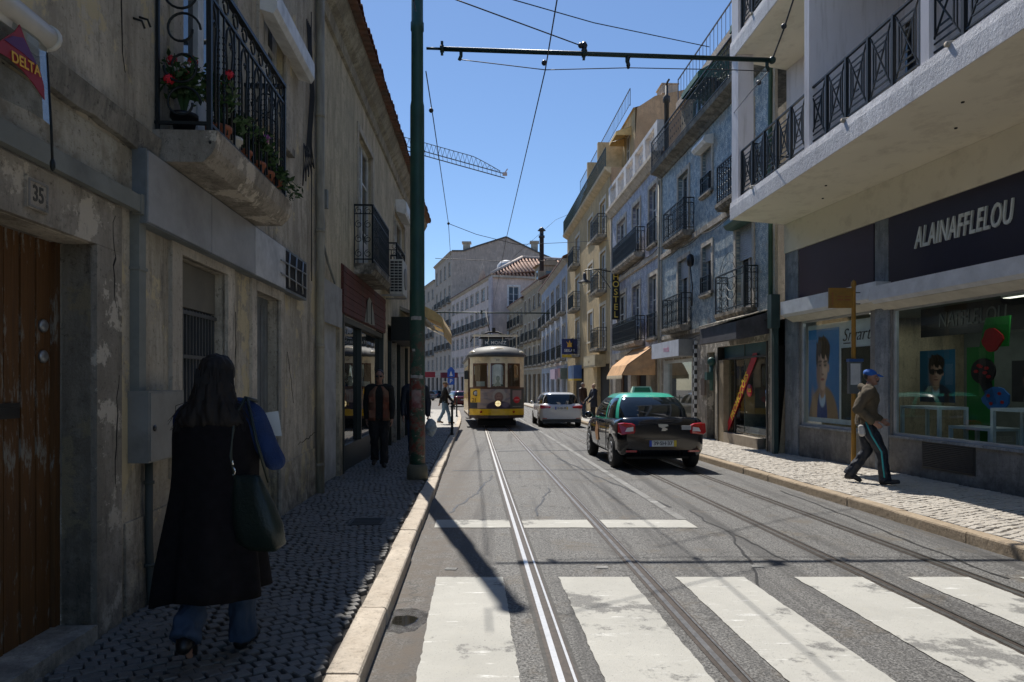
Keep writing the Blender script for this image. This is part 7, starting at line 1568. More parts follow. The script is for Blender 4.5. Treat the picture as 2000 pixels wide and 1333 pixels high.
tabS = [(0, (.40, .86, .80)), (.03, (.32, .97, .90)), (.12, (.27, 1.005, .955)), (.35, (.24, 1.0, .985)), (.7, (.22, .985, 1.0)), (2.6, (.22, .94, 1.0)), (3.1, (.22, .93, .99)), (3.7, (.24, .84, .96)), (4.1, (.28, .74, .88)), (4.3, (.36, .62, .72))]
Y0 = 13.05; loc = SP(3.62, Y0)
tl = [([(.865, .03, .73), (.80, -.01, .69), (.56, -.025, .71), (.54, -.03, .76), (.54, -.03, .88), (.60, -.025, .91), (.76, -.005, .925), (.86, .06, .91)], redl, 'tail_lamp'),
      ([(.74, -.022, .75), (.57, -.036, .76), (.57, -.036, .85), (.70, -.025, .83)], whl, 'reversing_lamp'),
      ([(.72, -.0, .36), (.50, -.015, .36), (.50, -.015, .40), (.72, -.0, .40)], redl, 'reflector')]
taxi = car('taxi', 'black taxi saloon with turquoise roof driving away on the right track', 'taxi', loc, SRZ, 4.3, .865, tabS, (.50, 3.35, .93, 1.08, 2.42, 1.44, .80, .57), blackp, tealp, tl, (.47, '39·SH·37'), (.72, 3.35))
taxi.rotation_euler = (SL, 0, SRZ)
b = MB(); b.hexa([(-.23, 1.55, 1.49), (.23, 1.55, 1.49), (.23, 1.74, 1.49), (-.23, 1.74, 1.49)], [(-.19, 1.60, 1.625), (.19, 1.60, 1.625), (.19, 1.70, 1.625), (-.19, 1.70, 1.625)]); ts = b.build('roof_sign', mat('taxi_sign_cream', (.60, .70, .58), .4), taxi)
b = MB(); b.hexa([(-.18, 1.552, 1.51), (.18, 1.552, 1.51), (.18, 1.57, 1.51), (-.18, 1.57, 1.51)], [(-.155, 1.587, 1.605), (.155, 1.587, 1.605), (.155, 1.6, 1.605), (-.155, 1.6, 1.605)]); b.build('dark_face', mat('sign_face_green', (.03, .16, .09), .4), ts)
b = MB(); b.prism([(-.10, .90), (.08, .90), (.10, .86), (.02, .84), (.09, .80), (.04, .77), (-.04, .77), (-.02, .82), (-.09, .85)], 1, -.052, -.035); b.build('badge', chrome, taxi)
b = MB(); b.box(.36, .54, -.047, -.03, .79, .87); b.build('sticker', mat('sticker_grey', (.4, .4, .4), .5), taxi)
b = MB(); b.box(-.35, .35, -.05, -.02, .60, .625); b.build('boot_trim', blackp, taxi)
b = MB(); b.prism([(2.0, .45), (2.25, .45), (2.4, .62), (2.22, .86), (2.05, .70)], 0, -.878, -.868); b.build('door_sticker', mat('sticker_orange', (.55, .28, .12), .5), taxi)
b = MB(); 
for y in (1.2, 2.15, 3.1): b.box(-.872, -.862, y, y+.008, .32, .93)
b.build('door_gap', black, taxi)
for (x, y, l) in ((.28, 1.35, 'grey headrest seen through the taxi rear window, right one'), (-.30, 1.35, 'x')):
    pass
tabW = [(0, (.36, .80, .84)), (.04, (.28, .93, .93)), (.15, (.24, .97, .97)), (.5, (.22, .97, 1.0)), (3.0, (.22, .95, 1.0)), (3.5, (.24, .88, .97)), (4.1, (.27, .76, .9)), (4.45, (.36, .62, .74))]
tlw = [([(.895, .08, .80), (.86, -.0, .77), (.50, -.03, .79), (.44, -.03, .86), (.86, .0, .93), (.9, .12, .91)], redl, 'tail_lamp'), ([(.80, .0, .36), (.60, -.012, .36), (.60, -.012, .39), (.80, .0, .39)], redl, 'reflector')]
wc = car('estate_car', 'white estate car with dark rear window stopped behind the taxi lane, beside the tram', 'car', SP(3.64, 28.2), SRZ, 4.45, .905, tabW, (.10, 3.45, .93, .42, 2.6, 1.40, .83, .62), whitep, whitep, tlw, (.74, '12-QL-95'), (.80, 3.5), estate=True)
wc['label'] = 'white estate car driving away between the tram and the taxi'
wc.rotation_euler = (SL, 0, SRZ)
b = MB(); b.box(-.8, .8, -.0, .06, .20, .34); b.build('lower_bumper', black, wc)
wc.children[-1].location = (0, -.02, 0)
# parked cars round the corner on the left
for (px, py, rz, p_, l) in ((893, 790, .15, whitep, 'white car parked nearest the tram on the left'), (846, 783, .9, mat('paint_silver', (.35, .36, .38), .25, .3, coat=.8), 'silver car parked behind the walking man on the left'), (862, 778, .7, mat('paint_blue_dark', (.02, .05, .10), .2, coat=.8), 'dark blue car parked beyond the walking man'), (905, 795, .3, mat('paint_maroon', (.16, .012, .02), .2, coat=.8), 'dark red car half hidden behind the tram steps')):
    g = gpt(px, py); c_ = car('parked_car', l, 'car', g, rz, 4.3, .86, tabW, (.15, 3.4, .93, .5, 2.5, 1.40, .80, .6), p_, p_, tlw, (.6, ''), (.8, 3.4), group='cars parked round the left corner', estate=True)
b = MB(); b.box(-1.1, 1.1, -.5, .5, .0, .1)
# drain cover etc.
mc_ = T('drain_cover', 'small square iron cover set in the left pavement near the kerb', 'cover', None, loc=SP(-1.15, 7.4, PH+.004), rz=SRZ); b = MB(); b.box(-.18, .18, -.18, .18, -.01, .004)
for k in range(5): b.box(-.15, .15, -.15+k*.07, -.12+k*.07, .004, .009)
b.build('plate', mat('cast_iron', (.06, .06, .058), .6, .4), mc_)
# ================================================================ PEOPLE
skin = mat('skin', (.42, .23, .16), .55, var=.06); skin2 = mat('skin_tanned', (.30, .16, .11), .55, var=.06)
def V(*a): return Vector(a)
def figure(pose, h=1.75, hands=True, face=True, vox=.012, build=1.0):
    """one continuous body. pose: joint positions in a frame x=right, y=forward, z=up for a 1.75 m person"""
    P_ = pose; b = MB(); B = build
    hip = P_['hip']; ch = P_['chest']; nk = P_['neck']; hd = P_['head']
    b.sph(hip, (.165*B, .115*B, .12)); b.sph(hip.lerp(ch, .45), (.145*B, .105*B, .15)); b.sph(ch, (.175*B, .115*B, .17)); b.sph(ch+V(0, 0, .1), (.16, .09, .09))
    b.limb([(nk-V(0, 0, .05), .062), (nk+V(0, .01, .06), .055)])
    f = P_.get('look', V(0, 1, 0)).normalized(); r_ = f.cross(V(0, 0, 1)).normalized(); Mh = Matrix((r_, f, V(0, 0, 1))).transposed()
    hp = lambda x, y, z: hd+Mh @ V(x, y, z)
    b.sph(hp(0, -.012, .025), (.078, .095, .1), 16, 12, Mh); b.sph(hp(0, .025, -.045), (.058, .062, .072), 14, 10, Mh); b.sph(hp(0, .06, -.085), (.03, .028, .024), 10, 8, Mh)
    if face:
        b.tube([hp(0, .082, .025), hp(0, .105, -.022)], 1, 8, taper=[.011, .017]); b.sph(hp(0, .1, -.024), (.017, .016, .012), 8, 6, Mh); b.sph(hp(0, .085, .042), (.05, .018, .012), 10, 6, Mh)
        for s_ in (-1, 1): b.sph(hp(s_*.079, -.008, -.005), (.012, .022, .032), 8, 6, Mh)
        b.sph(hp(0, .083, -.052), (.026, .012, .008), 8, 6, Mh)
    for s in 'LR':
        sx = -1 if s == 'L' else 1; sh, el, wr = P_['sh'+s], P_['el'+s], P_['wr'+s]
        b.limb([(sh.lerp(nk, .35), .07), (sh, .065*B), (sh.lerp(el, .5), .05*B), (el, .042*B), (el.lerp(wr, .35), .042*B), (wr, .028)])
        d = (wr-el).normalized(); side = P_.get('palm'+s, V(sx, 0, 0)); side = (side-d*side.dot(d)).normalized(); fw = d.cross(side).normalized()
        if (fw.y < 0): fw = -fw                         # thumb side forward
        c = wr+d*.055; M_ = Matrix((side, fw, d)).transposed(); b.sph(c, (.018, .040, .055), 10, 8, M_)
        if hands:
            for k, (o_, l) in enumerate(((.03, .072), (.011, .08), (-.009, .074), (-.028, .058))):
                q0 = c+d*.035+fw*o_; q1 = q0+d*l*.5-side*.006; q2 = q1+d*l*.38-side*.026; b.limb([(q0, .0092), (q1, .0085), (q2, .007)], 8)
            q0 = c-d*.02+fw*.03-side*.004; q1 = q0+d*.03+fw*.026-side*.012; q2 = q1+d*.032+fw*.006-side*.008; b.limb([(q0, .012), (q1, .0105), (q2, .008)], 8)
        else: b.sph(c+d*.05, (.014, .034, .045), 8, 6, M_)
        hj, kn, an = P_['hi'+s], P_['kn'+s], P_['an'+s]
        b.limb([(hj, .092*B), (hj.lerp(kn, .5), .075*B), (kn, .056), (kn.lerp(an, .3), .056), (an, .038)]); tf = P_['to'+s]; b.limb([(an-V(0, 0, .02), .03), (tf-V(0, 0, .005), .02)])
    me = remesh(b, vox, 3); me.transform(Matrix.Scale(h/1.75, 4)); return me
def pose(step=0, arms=(.2, -.2), lean=0, look=(0, 1, 0), bend=(0, 0)):
    """upright / mid stride pose; step = half the stride length in metres"""
    p = dict(hip=V(0, 0, .94), chest=V(0, lean*.35, 1.27), neck=V(0, lean*.55, 1.47), head=V(0, lean*.7+.02, 1.63), look=V(*look))
    for s, sx, k in (('L', -1, 1), ('R', 1, -1)):
        p['hi'+s] = V(sx*.088, 0, .90); st = step*k
        p['an'+s] = V(sx*.085, st*1.0, .085+(.0 if st >= 0 else .05)); p['kn'+s] = V(sx*.09, st*.55+.035+(.05 if st < 0 else 0), .49); p['to'+s] = p['an'+s]+V(sx*.015, .14, -.045+(0 if st >= 0 else -.02))
        a = arms[0 if s == 'L' else 1]; p['sh'+s] = V(sx*.185, lean*.5, 1.405); p['el'+s] = p['sh'+s]+V(sx*.055, a*.6, -.285); p['wr'+s] = p['el'+s]+V(-sx*.01, a*.6+.05+bend[0 if s == 'L' else 1], -.245)
    return p
def shell(name, parts, m_, root, h, vox=.012, sm_=4, fold=.0, fs=(9, 9, 2.5), label=None, cut=None):
    b = MB()
    for q in parts:
        if q[0] == 'l': b.limb(q[1], 12)
        elif q[0] == 's': b.sph(*q[1:])
        elif q[0] == 'c': b.tube([x for x, _ in q[1]], 1, 14, taper=[r_ for _, r_ in q[1]])
        elif q[0] == 'loft':
            rings = q[1]; n = 28; b.sm = True; vs = []
            for (c, rx, ry) in rings: vs += [(c[0]+rx*cos(2*pi*k/n), c[1]+ry*sin(2*pi*k/n), c[2]) for k in range(n)]
            m2 = len(rings); fs_ = [(j*n+k, j*n+(k+1) % n, (j+1)*n+(k+1) % n, (j+1)*n+k) for j in range(m2-1) for k in range(n)]+[tuple(range(n))[::-1], tuple(range((m2-1)*n, m2*n))]; b.add(vs, fs_)
    fn = (lambda c: fold*noise.noise(Vector((c.x*fs[0], c.y*fs[1], c.z*fs[2])))+fold*.5*noise.noise(Vector((c.x*fs[0]*2.3, c.y*fs[1]*2.3+5, c.z*fs[2]*2)))) if fold else None
    me = remesh(b, vox, sm_, fn); me.materials.append(m_); me.transform(Matrix.Scale(h/1.75, 4)); return put(name, me, root, label=label)
def trousers(p, m_, root, h, flare=.0, vox=.012, r=1.0, top=.98, name='trousers', **k):
    parts = [('s', p['hip']+V(0, 0, .02), (.178*r, .13*r, .12))]
    for s in 'LR':
        a = p['hi'+s]; kn = p['kn'+s]; an = p['an'+s]; lo = an+(an-kn).normalized()*.025; parts.append(('l', [(a, .105*r), (a.lerp(kn, .5), .092*r), (kn, .074*r), (kn.lerp(an, .4), .068*r)])); parts.append(('c', [(kn, .07*r), (kn.lerp(an, .4), .068*r), (kn.lerp(an, .8), .066*r+flare*.6), (lo, .066*r+flare)]))
    return shell(name, parts, m_, root, h, vox, 3, .016, (13, 13, 9), **k)
def jacket(p, m_, root, h, length=.80, r=1.0, vox=.012, name='jacket', sleeves=True, hem=.0, collar=True, fold=.010, **k):
    parts = [('loft', [((0, p['hip'].y, length), .185*r+hem, .14*r+hem*.6), ((0, p['hip'].y, .98), .178*r, .135*r), (tuple(p['hip'].lerp(p['chest'], .5)), .17*r, .13*r), (tuple(p['chest']), .198*r, .14*r), (tuple(p['chest']+V(0, 0, .1)), .19*r, .12*r), (tuple(p['neck']-V(0, 0, .04)), .12, .09), (tuple(p['neck']+V(0, -.01, .02 if collar else -.01)), .078, .075)])]
    for s in 'LR':
        sh, el, wr = p['sh'+s], p['el'+s], p['wr'+s]
        if sleeves: parts.append(('l', [(sh.lerp(p['neck'], .4), .082*r), (sh, .088*r), (sh.lerp(el, .5), .07*r), (el, .06*r), (el.lerp(wr, .5), .053*r), (wr-(wr-el).normalized()*.02, .045*r)]))
        else: parts.append(('l', [(sh.lerp(p['neck'], .4), .08*r), (sh, .088*r)]))
    return shell(name, parts, m_, root, h, vox, 4, fold, (10, 10, 6), **k)
def shoes(p, m_, root, h, name='shoe'):
    for s in 'LR':
        a = p['an'+s]; t = p['to'+s]; d = (t-a); d.z = 0; d.normalize(); b = MB(); base = min(a.z-.085, t.z-.03)
        b.limb([(a+V(0, 0, -.01), .048), (a+V(0, 0, -.045)-d*.035, .045), (a+d*.07+V(0, 0, -.04), .044), (t+V(0, 0, -.008)+d*.02, .038)]); me = remesh(b, .010, 2)
        zt = min(a.z, t.z+.045)-.085
        for v in me.vertices:
            pl = (a.z-.085)+(t.z-.04-(a.z-.085))*max(0, min(1.3, (v.co-a).dot(d)/.14))
            if v.co.z < pl: v.co.z = pl
        me.materials.append(m_); me.transform(Matrix.Scale(h/1.75, 4)); put(name, me, root)
def hair(p, m_, root, h, style='short', name='hair'):
    f = p['look'].normalized(); r_ = f.cross(V(0, 0, 1)).normalized(); Mh = Matrix((r_, f, V(0, 0, 1))).transposed(); hd = p['head']; hp = lambda x, y, z: hd+Mh @ V(x, y, z)
    parts = [('s', hp(0, -.028, .045), (.086, .092, .092), 16, 12, Mh)]
    if style == 'cap': parts = [('s', hp(0, -.02, .06), (.088, .1, .07), 16, 10, Mh), ('l', [(hp(-.03, .1, .045), .016), (hp(-.03, .15, .03), .010)]), ('l', [(hp(.03, .1, .045), .016), (hp(.03, .15, .03), .010)]), ('l', [(hp(0, .1, .047), .018), (hp(0, .165, .03), .010)])]
    if style == 'back': parts = [('s', hp(0, -.045, .02), (.083, .075, .075), 12, 10, Mh)]
    return shell(name, parts, m_, root, h, .009, 2, .004, (30, 30, 30))
def eyes(p, root, h, glasses=False):
    f = p['look'].normalized(); r_ = f.cross(V(0, 0, 1)).normalized(); Mh = Matrix((r_, f, V(0, 0, 1))).transposed(); hp = lambda x, y, z: (p['head']+Mh @ V(x, y, z))*(h/1.75)
    for sx in (-1, 1):
        b = MB()
        if glasses: b.sph(hp(sx*.034, .094, .012), (.027, .01, .018), 12, 8, Mh); b.bar(hp(sx*.055, .09, .018), hp(sx*.082, 0, .012), .006); b.build('sunglass_lens', black, root)
        else: b.sph(hp(sx*.031, .083, .012), (.013, .010, .008), 10, 6, Mh); b.mi = 1; b.sph(hp(sx*.031, .089, .012), (.0065, .006, .007), 8, 6, Mh); b.build('eye', [mat('eye_white', (.55, .52, .5), .3), mat('eye_dark', (.03, .02, .015), .2)], root)
def person(label, loc, rz, group=None): return T('person', label, 'person', None, loc=loc, rz=rz, group=group)
# ---- woman walking away on the near left pavement
h = 1.61; wl = gpt(424, 1284, PH); wp = pose(.0, (.1, .1)); 
wp['anR'] = V(.10, .16, .085); wp['knR'] = V(.10, .12, .50); wp['toR'] = V(.12, .30, .04)
wp['anL'] = V(-.10, -.20, .20); wp['knL'] = V(-.09, .03, .47); wp['toL'] = V(-.105, -.13, .07)
wp['elR'] = V(.335, -.02, 1.14); wp['wrR'] = V(.20, .20, 1.22); wp['shR'] = V(.185, 0, 1.40); wp['shL'] = V(-.165, .02, 1.39); wp['elL'] = V(-.19, .06, 1.12); wp['wrL'] = V(-.10, .22, 1.06); wp['palmR'] = V(-1, 0, 0)
w = person('long haired woman in long black coat with blue sleeve walking away on the left', wl, SRZ+.03)
me = figure(wp, h, True, True, .009, .95); me.materials.append(skin); put('body', me, w)
denim = mat('denim_blue', (.03, .055, .10), .8, var=.25, vs=9, bp=.5, bs=260); denimF = mat('denim_light', (.12, .20, .29), .8, var=.2, vs=9, bp=.4, bs=260)
trousers(wp, denim, w, h, .025, .011, .98)
shoes(wp, mat('shoe_black_leather', (.01, .01, .011), .35, bp=.2), w, h)
jacket(wp, mat('sweater_blue', (.007, .028, .105), .9, var=.2, vs=12, bp=.8, bs=120), w, h, .85, 1.0, .012, 'sweater', fold=.012)
# coat: flared loft from shoulders, asymmetric folds
b = MB(); b.sm = True; n = 72; prof = [(.37, .335, .215), (.50, .325, .205), (.65, .305, .19), (.85, .275, .178), (1.0, .25, .168), (1.15, .250, .165), (1.28, .255, .16), (1.37, .250, .15), (1.435, .20, .125), (1.475, .12, .095), (1.50, .085, .085)]
vs = []
for z, rx, ry in prof:
    fl = max(0, (1.25-z))
    for k in range(n):
        a = 2*pi*k/n; f_ = 1+fl*.13*sin(a*7+1.2*sin(a*2))+fl*.045*sin(a*13+2)+.02*noise.noise(Vector((cos(a)*2, sin(a)*2, z*2))); zz_ = z+(.022*sin(a*3+1)+.03*cos(a) if z < .45 else 0)
        vs.append((rx*.95*cos(a)*f_-.012*fl*3, ry*sin(a)*f_-.01, zz_))
m_ = len(prof); b.add(vs, [(j*n+k, j*n+(k+1) % n, (j+1)*n+(k+1) % n, (j+1)*n+k) for j in range(m_-1) for k in range(n)])
cm = b.mesh('coat', [mat('coat_black_wool', (.010, .009, .011), .95, var=.3, vs=20, bp=.7, bs=300, spec=.2)])
def md(o): s_ = o.modifiers.new('s', 'SUBSURF'); s_.levels = 1; s_.render_levels = 1; k = o.modifiers.new('k', 'SOLIDIFY'); k.thickness = .012
cm = baked(cm, md); cm.transform(Matrix.Scale(h/1.75, 4)); put('coat', cm, w)
# hair falling to the shoulder blades
hm_ = mat('hair_dark_brown', (.010, .006, .004), .75, var=.4, vs=30)
b = MB(); hd = wp['head']; b.sph(hd+V(0, -.03, .035), (.100, .108, .100), 18, 14); rings_ = [(1.60, .108, .09, -.045), (1.54, .122, .085, -.055), (1.48, .140, .08, -.075), (1.43, .17, .07, -.10), (1.385, .185, .05, -.12), (1.355, .15, .03, -.13)]
vs = []; nn_ = 40
for z, rx, ry, cy in rings_:
    for k in range(nn_): a = 2*pi*k/nn_; vs.append((rx*cos(a)*(1+.05*sin(k*2.3+z*9)), cy+ry*sin(a)*(1+.12*sin(k*1.7+z*5)), z+.02*sin(k*1.9)))
b.add(vs, [(j*nn_+k, j*nn_+(k+1) % nn_, (j+1)*nn_+(k+1) % nn_, (j+1)*nn_+k) for j in range(5) for k in range(nn_)]+[tuple(range(nn_))[::-1], tuple(range(5*nn_, 6*nn_))])
me = remesh(b, .008, 3, lambda c: .008*noise.noise(Vector((c.x*40+sin(c.z*14), c.y*40, c.z*5)))+.004*noise.noise(Vector((c.x*110, c.y*110, c.z*8)))); me.materials.append(hm_); me.transform(Matrix.Scale(h/1.75, 4)); put('hair', me, w)
rr = random.Random(4); b = MB()
for k in range(420):
    a = rr.uniform(0, 2*pi); x = cos(a)*.098; y = -.04+sin(a)*.085
    if y > .03: continue
    p0 = V(x, y, 1.62+rr.uniform(-.03, .06)); sp_ = rr.uniform(1.0, 1.9); z1 = rr.uniform(1.32, 1.42); p1 = V(x*1.2, y-.02, 1.50); p2 = V(x*sp_+rr.gauss(0, .015), -.13+abs(x)*.3+rr.gauss(0, .01), z1+.06); p3 = p2+V(rr.gauss(0, .02)+x*.25, -.01, -.07)
    b.tube([p0, p1, p2, p3], .0022, 3, taper=[1, 1.2, 1, .4])
me = b.mesh('hair_strands', [hm_]); me.transform(Matrix.Scale(h/1.75, 4)); put('hair_strands', me, w, kind='stuff')
bg = T('shoulder_bag', 'dark green leather shoulder bag hanging from the right shoulder of the woman in black', 'bag', None, loc=wl+V(.21, -.10, .57), rz=SRZ)
b = MB(); b.sm = True; prof = [(.0, .12, .02, .08), (.04, .20, .06, .075), (.14, .205, .07, .05), (.26, .175, .055, .02), (.36, .135, .035, -.01), (.40, .12, .02, -.02)]; vs = []; nn_ = 32
for z, rx, ry, cx in prof:
    for k in range(nn_): a = 2*pi*k/nn_; c, s_ = cos(a), sin(a); vs.append((cx+rx*.62*abs(c)**.6*(1 if c > 0 else -1), ry*abs(s_)**.7*(1 if s_ > 0 else -1)+.01*noise.noise(Vector((c*3, s_*3, z*12))), z+.02+.06*cx*2-.0))
b.add(vs, [(j*nn_+k, j*nn_+(k+1) % nn_, (j+1)*nn_+(k+1) % nn_, (j+1)*nn_+k) for j in range(5) for k in range(nn_)]+[tuple(range(nn_))[::-1], tuple(range(5*nn_, 6*nn_))])
b.build('bag_body', mat('leather_dark_green', (.010, .020, .016), .4, bp=.4, bs=60), bg, rz=-.25)
b = MB(); b.tube([(-.07, 0, .38), (-.09, -.015, .52), (-.075, .0, .72), (-.03, .04, .82), (.0, .13, .80)], .011, 6); b.tube([(.10, 0, .38), (.04, -.01, .6), (-.02, .03, .82)], .009, 6); b.build('strap', MT['leather_dark_green'], bg)
b = MB(); b.tube([(-.08+.014*cos(2*pi*k/10), -.012, .44+.02*sin(2*pi*k/10)) for k in range(10)], .004, 5, closed=True); b.sph((-.082, -.012, .485), (.010, .008, .022), 8, 6); b.build('buckle', chrome, bg)
b = MB(); b.hexa([(-.0, 0, 0), (.07, 0, 0), (.07, .012, 0), (0, .012, 0)], [(-.02, 0, .13), (.05, 0, .14), (.05, .012, .14), (-.02, .012, .13)]); one(b, 'papers', mat('paper_pale', (.5, .54, .56), .6), 'folded white papers held in front by the woman in black', 'papers', None, loc=wl+V(.22, .16, 1.17), rz=SRZ+.3)
# ---- man in red brown vest walking toward us
h = 1.80; p = pose(.09, (.08, -.05), .02, (.0, 1, -.05)); ml = gpt(741, 911, PH); m1 = person('man in sunglasses and open rust coloured vest walking toward us on the left pavement', ml, SRZ+pi+.1)
me = figure(p, h, True, True, .011); me.materials.append(skin2); put('body', me, m1); trousers(p, mat('trousers_black', (.012, .012, .014), .85, bp=.4, bs=90), m1, h, .01, r=1.05)
jacket(p, mat('sweater_dark', (.012, .013, .012), .9, bp=.5, bs=120), m1, h, .86, .98, name='sweater'); shoes(p, mat('shoe_brown', (.04, .03, .022), .6), m1, h)
vm = mat('vest_rust', (.20, .055, .03), .85, var=.3, vs=6, bp=.4, bs=60, dirt=(.2, .15, .10), damt=.6)
b = MB(); b.sm = True; n = 30; prof = [(.84, .205, .155), (.98, .20, .152), (1.12, .195, .148), (1.27, .212, .152), (1.36, .205, .135), (1.42, .15, .11), (1.46, .10, .09)]; vs = []
for z, rx, ry in prof:
    for k in range(n+1): a = pi/2+.36+(2*pi-.72)*k/n; vs.append((rx*cos(a)*(1+.015*sin(a*9)), ry*sin(a)+.01, z))
b.add(vs, [(j*(n+1)+k, j*(n+1)+k+1, (j+1)*(n+1)+k+1, (j+1)*(n+1)+k) for j in range(6) for k in range(n)]); vme = baked(b.mesh('vest', [vm]), lambda o: (setattr(o.modifiers.new('k', 'SOLIDIFY'), 'thickness', .014))); vme.transform(Matrix.Scale(h/1.75, 4)); put('vest', vme, m1)
b = MB()
for sx in (-1, 1): b.box(sx*.13-.05, sx*.13+.05, .15, .17, .92, 1.06); b.box(sx*.13-.045, sx*.13+.045, .158, .172, 1.2, 1.3)
b.build('vest_pocket', vm, m1); hair(p, mat('hair_black', (.012, .01, .009), .5), m1, h, 'short'); eyes(p, m1, h, True)
# ---- man half hidden behind the mast with a plastic bag
h = 1.80; p = pose(.14, (-.05, .05), .02, (.05, 1, -.02)); ml = gpt(811, 893, PH); m2 = person('man in navy jacket and blue jeans mostly hidden behind the green mast', ml, SRZ+pi-.05)
p['elL'] = V(-.27, .0, 1.12); p['wrL'] = V(-.27, .04, .86)
me = figure(p, h, True, True, .012); me.materials.append(skin); put('body', me, m2); trousers(p, denim, m2, h, .012); jacket(p, mat('jacket_navy', (.010, .015, .028), .6, bp=.3, bs=40), m2, h, .78, 1.12); shoes(p, MT['shoe_brown'], m2, h); hair(p, MT['hair_black'], m2, h); eyes(p, m2, h)
b = MB(); b.box(-.14, -.10, .155, .165, 1.12, 1.28); b.build('badge', mat('badge_white', (.4, .42, .46), .5), m2)
bgl = m2.matrix_world if 0 else None
b = MB(); b.sph((0, 0, .17), (.13, .10, .19), 14, 10); b.tube([(-.03, 0, .33), (0, 0, .45), (.03, 0, .33)], .012, 5)
me = remesh(b, .012, 2, lambda c: .016*noise.noise(c*14)); me.materials.append(mat('plastic_bag_pale', (.30, .36, .40), .35, var=.3, vs=9)); b2 = put('plastic_bag', me, None, V(ml.x+.34, ml.y-.1, ml.z+.46), label='pale plastic shopping bag hanging from the hand right of the green mast', cat='bag')
# ---- man walking to the right in the sun
h = 1.78; p = pose(.24, (.28, -.22), .03); ml = gpt(868, 828, PH); m3 = person('man in dark jacket cap and light jeans striding across the sunny left pavement', ml, -pi/2+.15)
me = figure(p, h, False, True, .013); me.materials.append(skin2); put('body', me, m3); trousers(p, denimF, m3, h, .012); jacket(p, mat('jacket_black', (.010, .011, .013), .7, bp=.3), m3, h, .86, 1.05); shoes(p, mat('shoe_tan', (.20, .12, .07), .6), m3, h); hair(p, mat('cap_khaki', (.10, .08, .06), .8), m3, h, 'cap', 'cap'); eyes(p, m3, h)
# ---- pair talking by the yellow house
h = 1.80; p = pose(.02, (.05, .05)); ml = gpt(1138, 816, PH); m4 = person('grey haired man in brown jacket standing outside the beige doorway', ml, SRZ-2.4)
me = figure(p, h, False, True, .014); me.materials.append(skin2); put('body', me, m4); trousers(p, denim, m4, h); jacket(p, mat('jacket_brown', (.06, .032, .022), .6, bp=.3), m4, h, .82, 1.12); shoes(p, MT['shoe_brown'], m4, h); hair(p, mat('hair_grey', (.25, .24, .23), .7), m4, h)
h = 1.72; p = pose(.02, (.2, .2), bend=(.1, .1)); ml = gpt(1160, 820, PH); m5 = person('blond person in dark navy coat facing the man in brown', ml, SRZ+1.9)
me = figure(p, h, False, True, .014); me.materials.append(skin); put('body', me, m5); trousers(p, MT['trousers_black'], m5, h); jacket(p, MT['jacket_navy'], m5, h, .62, 1.1, hem=.03, name='coat'); shoes(p, MT['shoe_black_leather'], m5, h); hair(p, mat('hair_blond', (.50, .38, .24), .6), m5, h)
# ---- man with blue cap on the right pavement
h = 1.74; ml = gpt(1692, 944, PH); p = pose(.0, (.0, .0), .07, (.25, 1, -.12)); m6 = person('moustached man in blue cap and olive hooded sweatshirt striding along the optician window', ml, atan2(-.50, .87)-pi/2)
p['anR'] = V(.09, .25, .09); p['knR'] = V(.09, .21, .51); p['toR'] = V(.10, .40, .07); p['anL'] = V(-.09, -.24, .12); p['knL'] = V(-.09, .0, .49); p['toL'] = V(-.09, -.12, .04)
p['elR'] = V(.26, -.12, 1.15); p['wrR'] = V(.235, .09, .97); p['elL'] = V(-.25, -.02, 1.13); p['wrL'] = V(-.22, .18, .98); p['palmR'] = V(1, 0, .1)
me = figure(p, h, True, True, .008, 1.08); me.materials.append(skin2); put('body', me, m6)
jacket(p, mat('sweat_olive', (.10, .078, .05), .9, var=.2, vs=9, bp=.6, bs=130), m6, h, .90, 1.12, .011, 'sweatshirt', fold=.022)
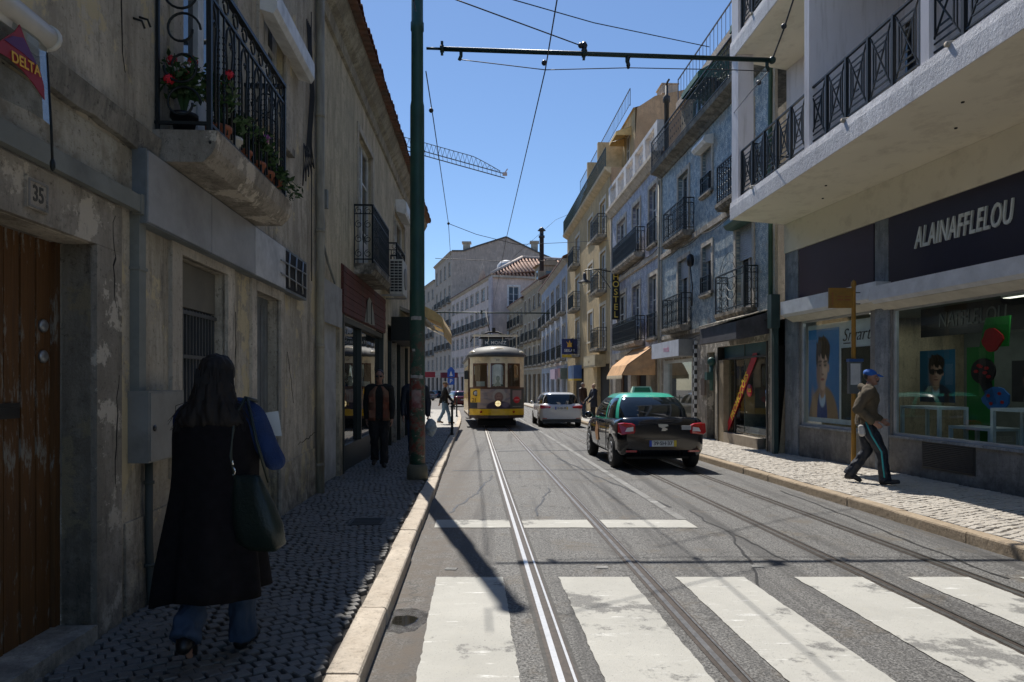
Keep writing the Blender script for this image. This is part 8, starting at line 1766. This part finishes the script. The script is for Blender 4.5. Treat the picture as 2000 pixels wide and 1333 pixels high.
tr = trousers(p, mat('track_pants_navy', (.008, .012, .022), .6, bp=.2), m6, h, .014, .011, 1.12)
b = MB(); k_ = h/1.75
for s in 'RL':
    sx = 1 if s == 'R' else -1; a, kn, an = p['hi'+s], p['kn'+s], p['an'+s]
    path = [a+V(sx*.118, 0, .06), a.lerp(kn, .35)+V(sx*.112, 0, 0), a.lerp(kn, .7)+V(sx*.10, 0, 0), kn+V(sx*.088, 0, 0), kn.lerp(an, .5)+V(sx*.083, 0, 0), an+V(sx*.078, 0, .03)]; b.tube([q*k_ for q in path], .013, 6)
b.build('side_stripe', mat('stripe_turquoise', (.02, .30, .34), .5), m6)
shell('hood', [('l', [(p['neck']+V(-.07, -.06, .0), .045), (p['neck']+V(0, -.11, .02), .055), (p['neck']+V(.07, -.06, .0), .045)]), ('l', [(p['neck']+V(-.06, .05, -.03), .032), (p['neck']+V(-.08, -.02, .0), .04)]), ('l', [(p['neck']+V(.06, .05, -.03), .032), (p['neck']+V(.08, -.02, .0), .04)])], MT['sweat_olive'], m6, h, .011, 3, .006)
shoes(p, mat('shoe_dark', (.02, .02, .022), .6), m6, h); hair(p, mat('hair_dark_grey', (.03, .027, .025), .7), m6, h, 'back'); hair(p, mat('cap_blue_cloth', (.015, .11, .42), .8, bp=.3, bs=60), m6, h, 'cap', 'cap'); eyes(p, m6, h)
f = p['look'].normalized(); r_ = f.cross(V(0, 0, 1)).normalized(); Mh = Matrix((r_, f, V(0, 0, 1))).transposed(); b = MB()
for sx in (-1, 1): b.limb([((p['head']+Mh @ V(0, .098, -.043))*k_, .009), ((p['head']+Mh @ V(sx*.03, .086, -.055))*k_, .006)], 8)
b.build('moustache', MT['hair_black'], m6)
b = MB(); b.limb([((.215, -.06, .87), .045), ((.22, -.05, .78), .052)], 10); me = remesh(b, .01, 2, lambda c: .008*noise.noise(c*20)); me.materials.append(mat('cloth_white', (.5, .48, .45), .8)); me.transform(Matrix.Scale(k_, 4)); o = put('white_cloth', me, None, ml, atan2(-.50, .87)-pi/2, label='white cloth tucked at the hip of the man in the blue cap', cat='cloth')
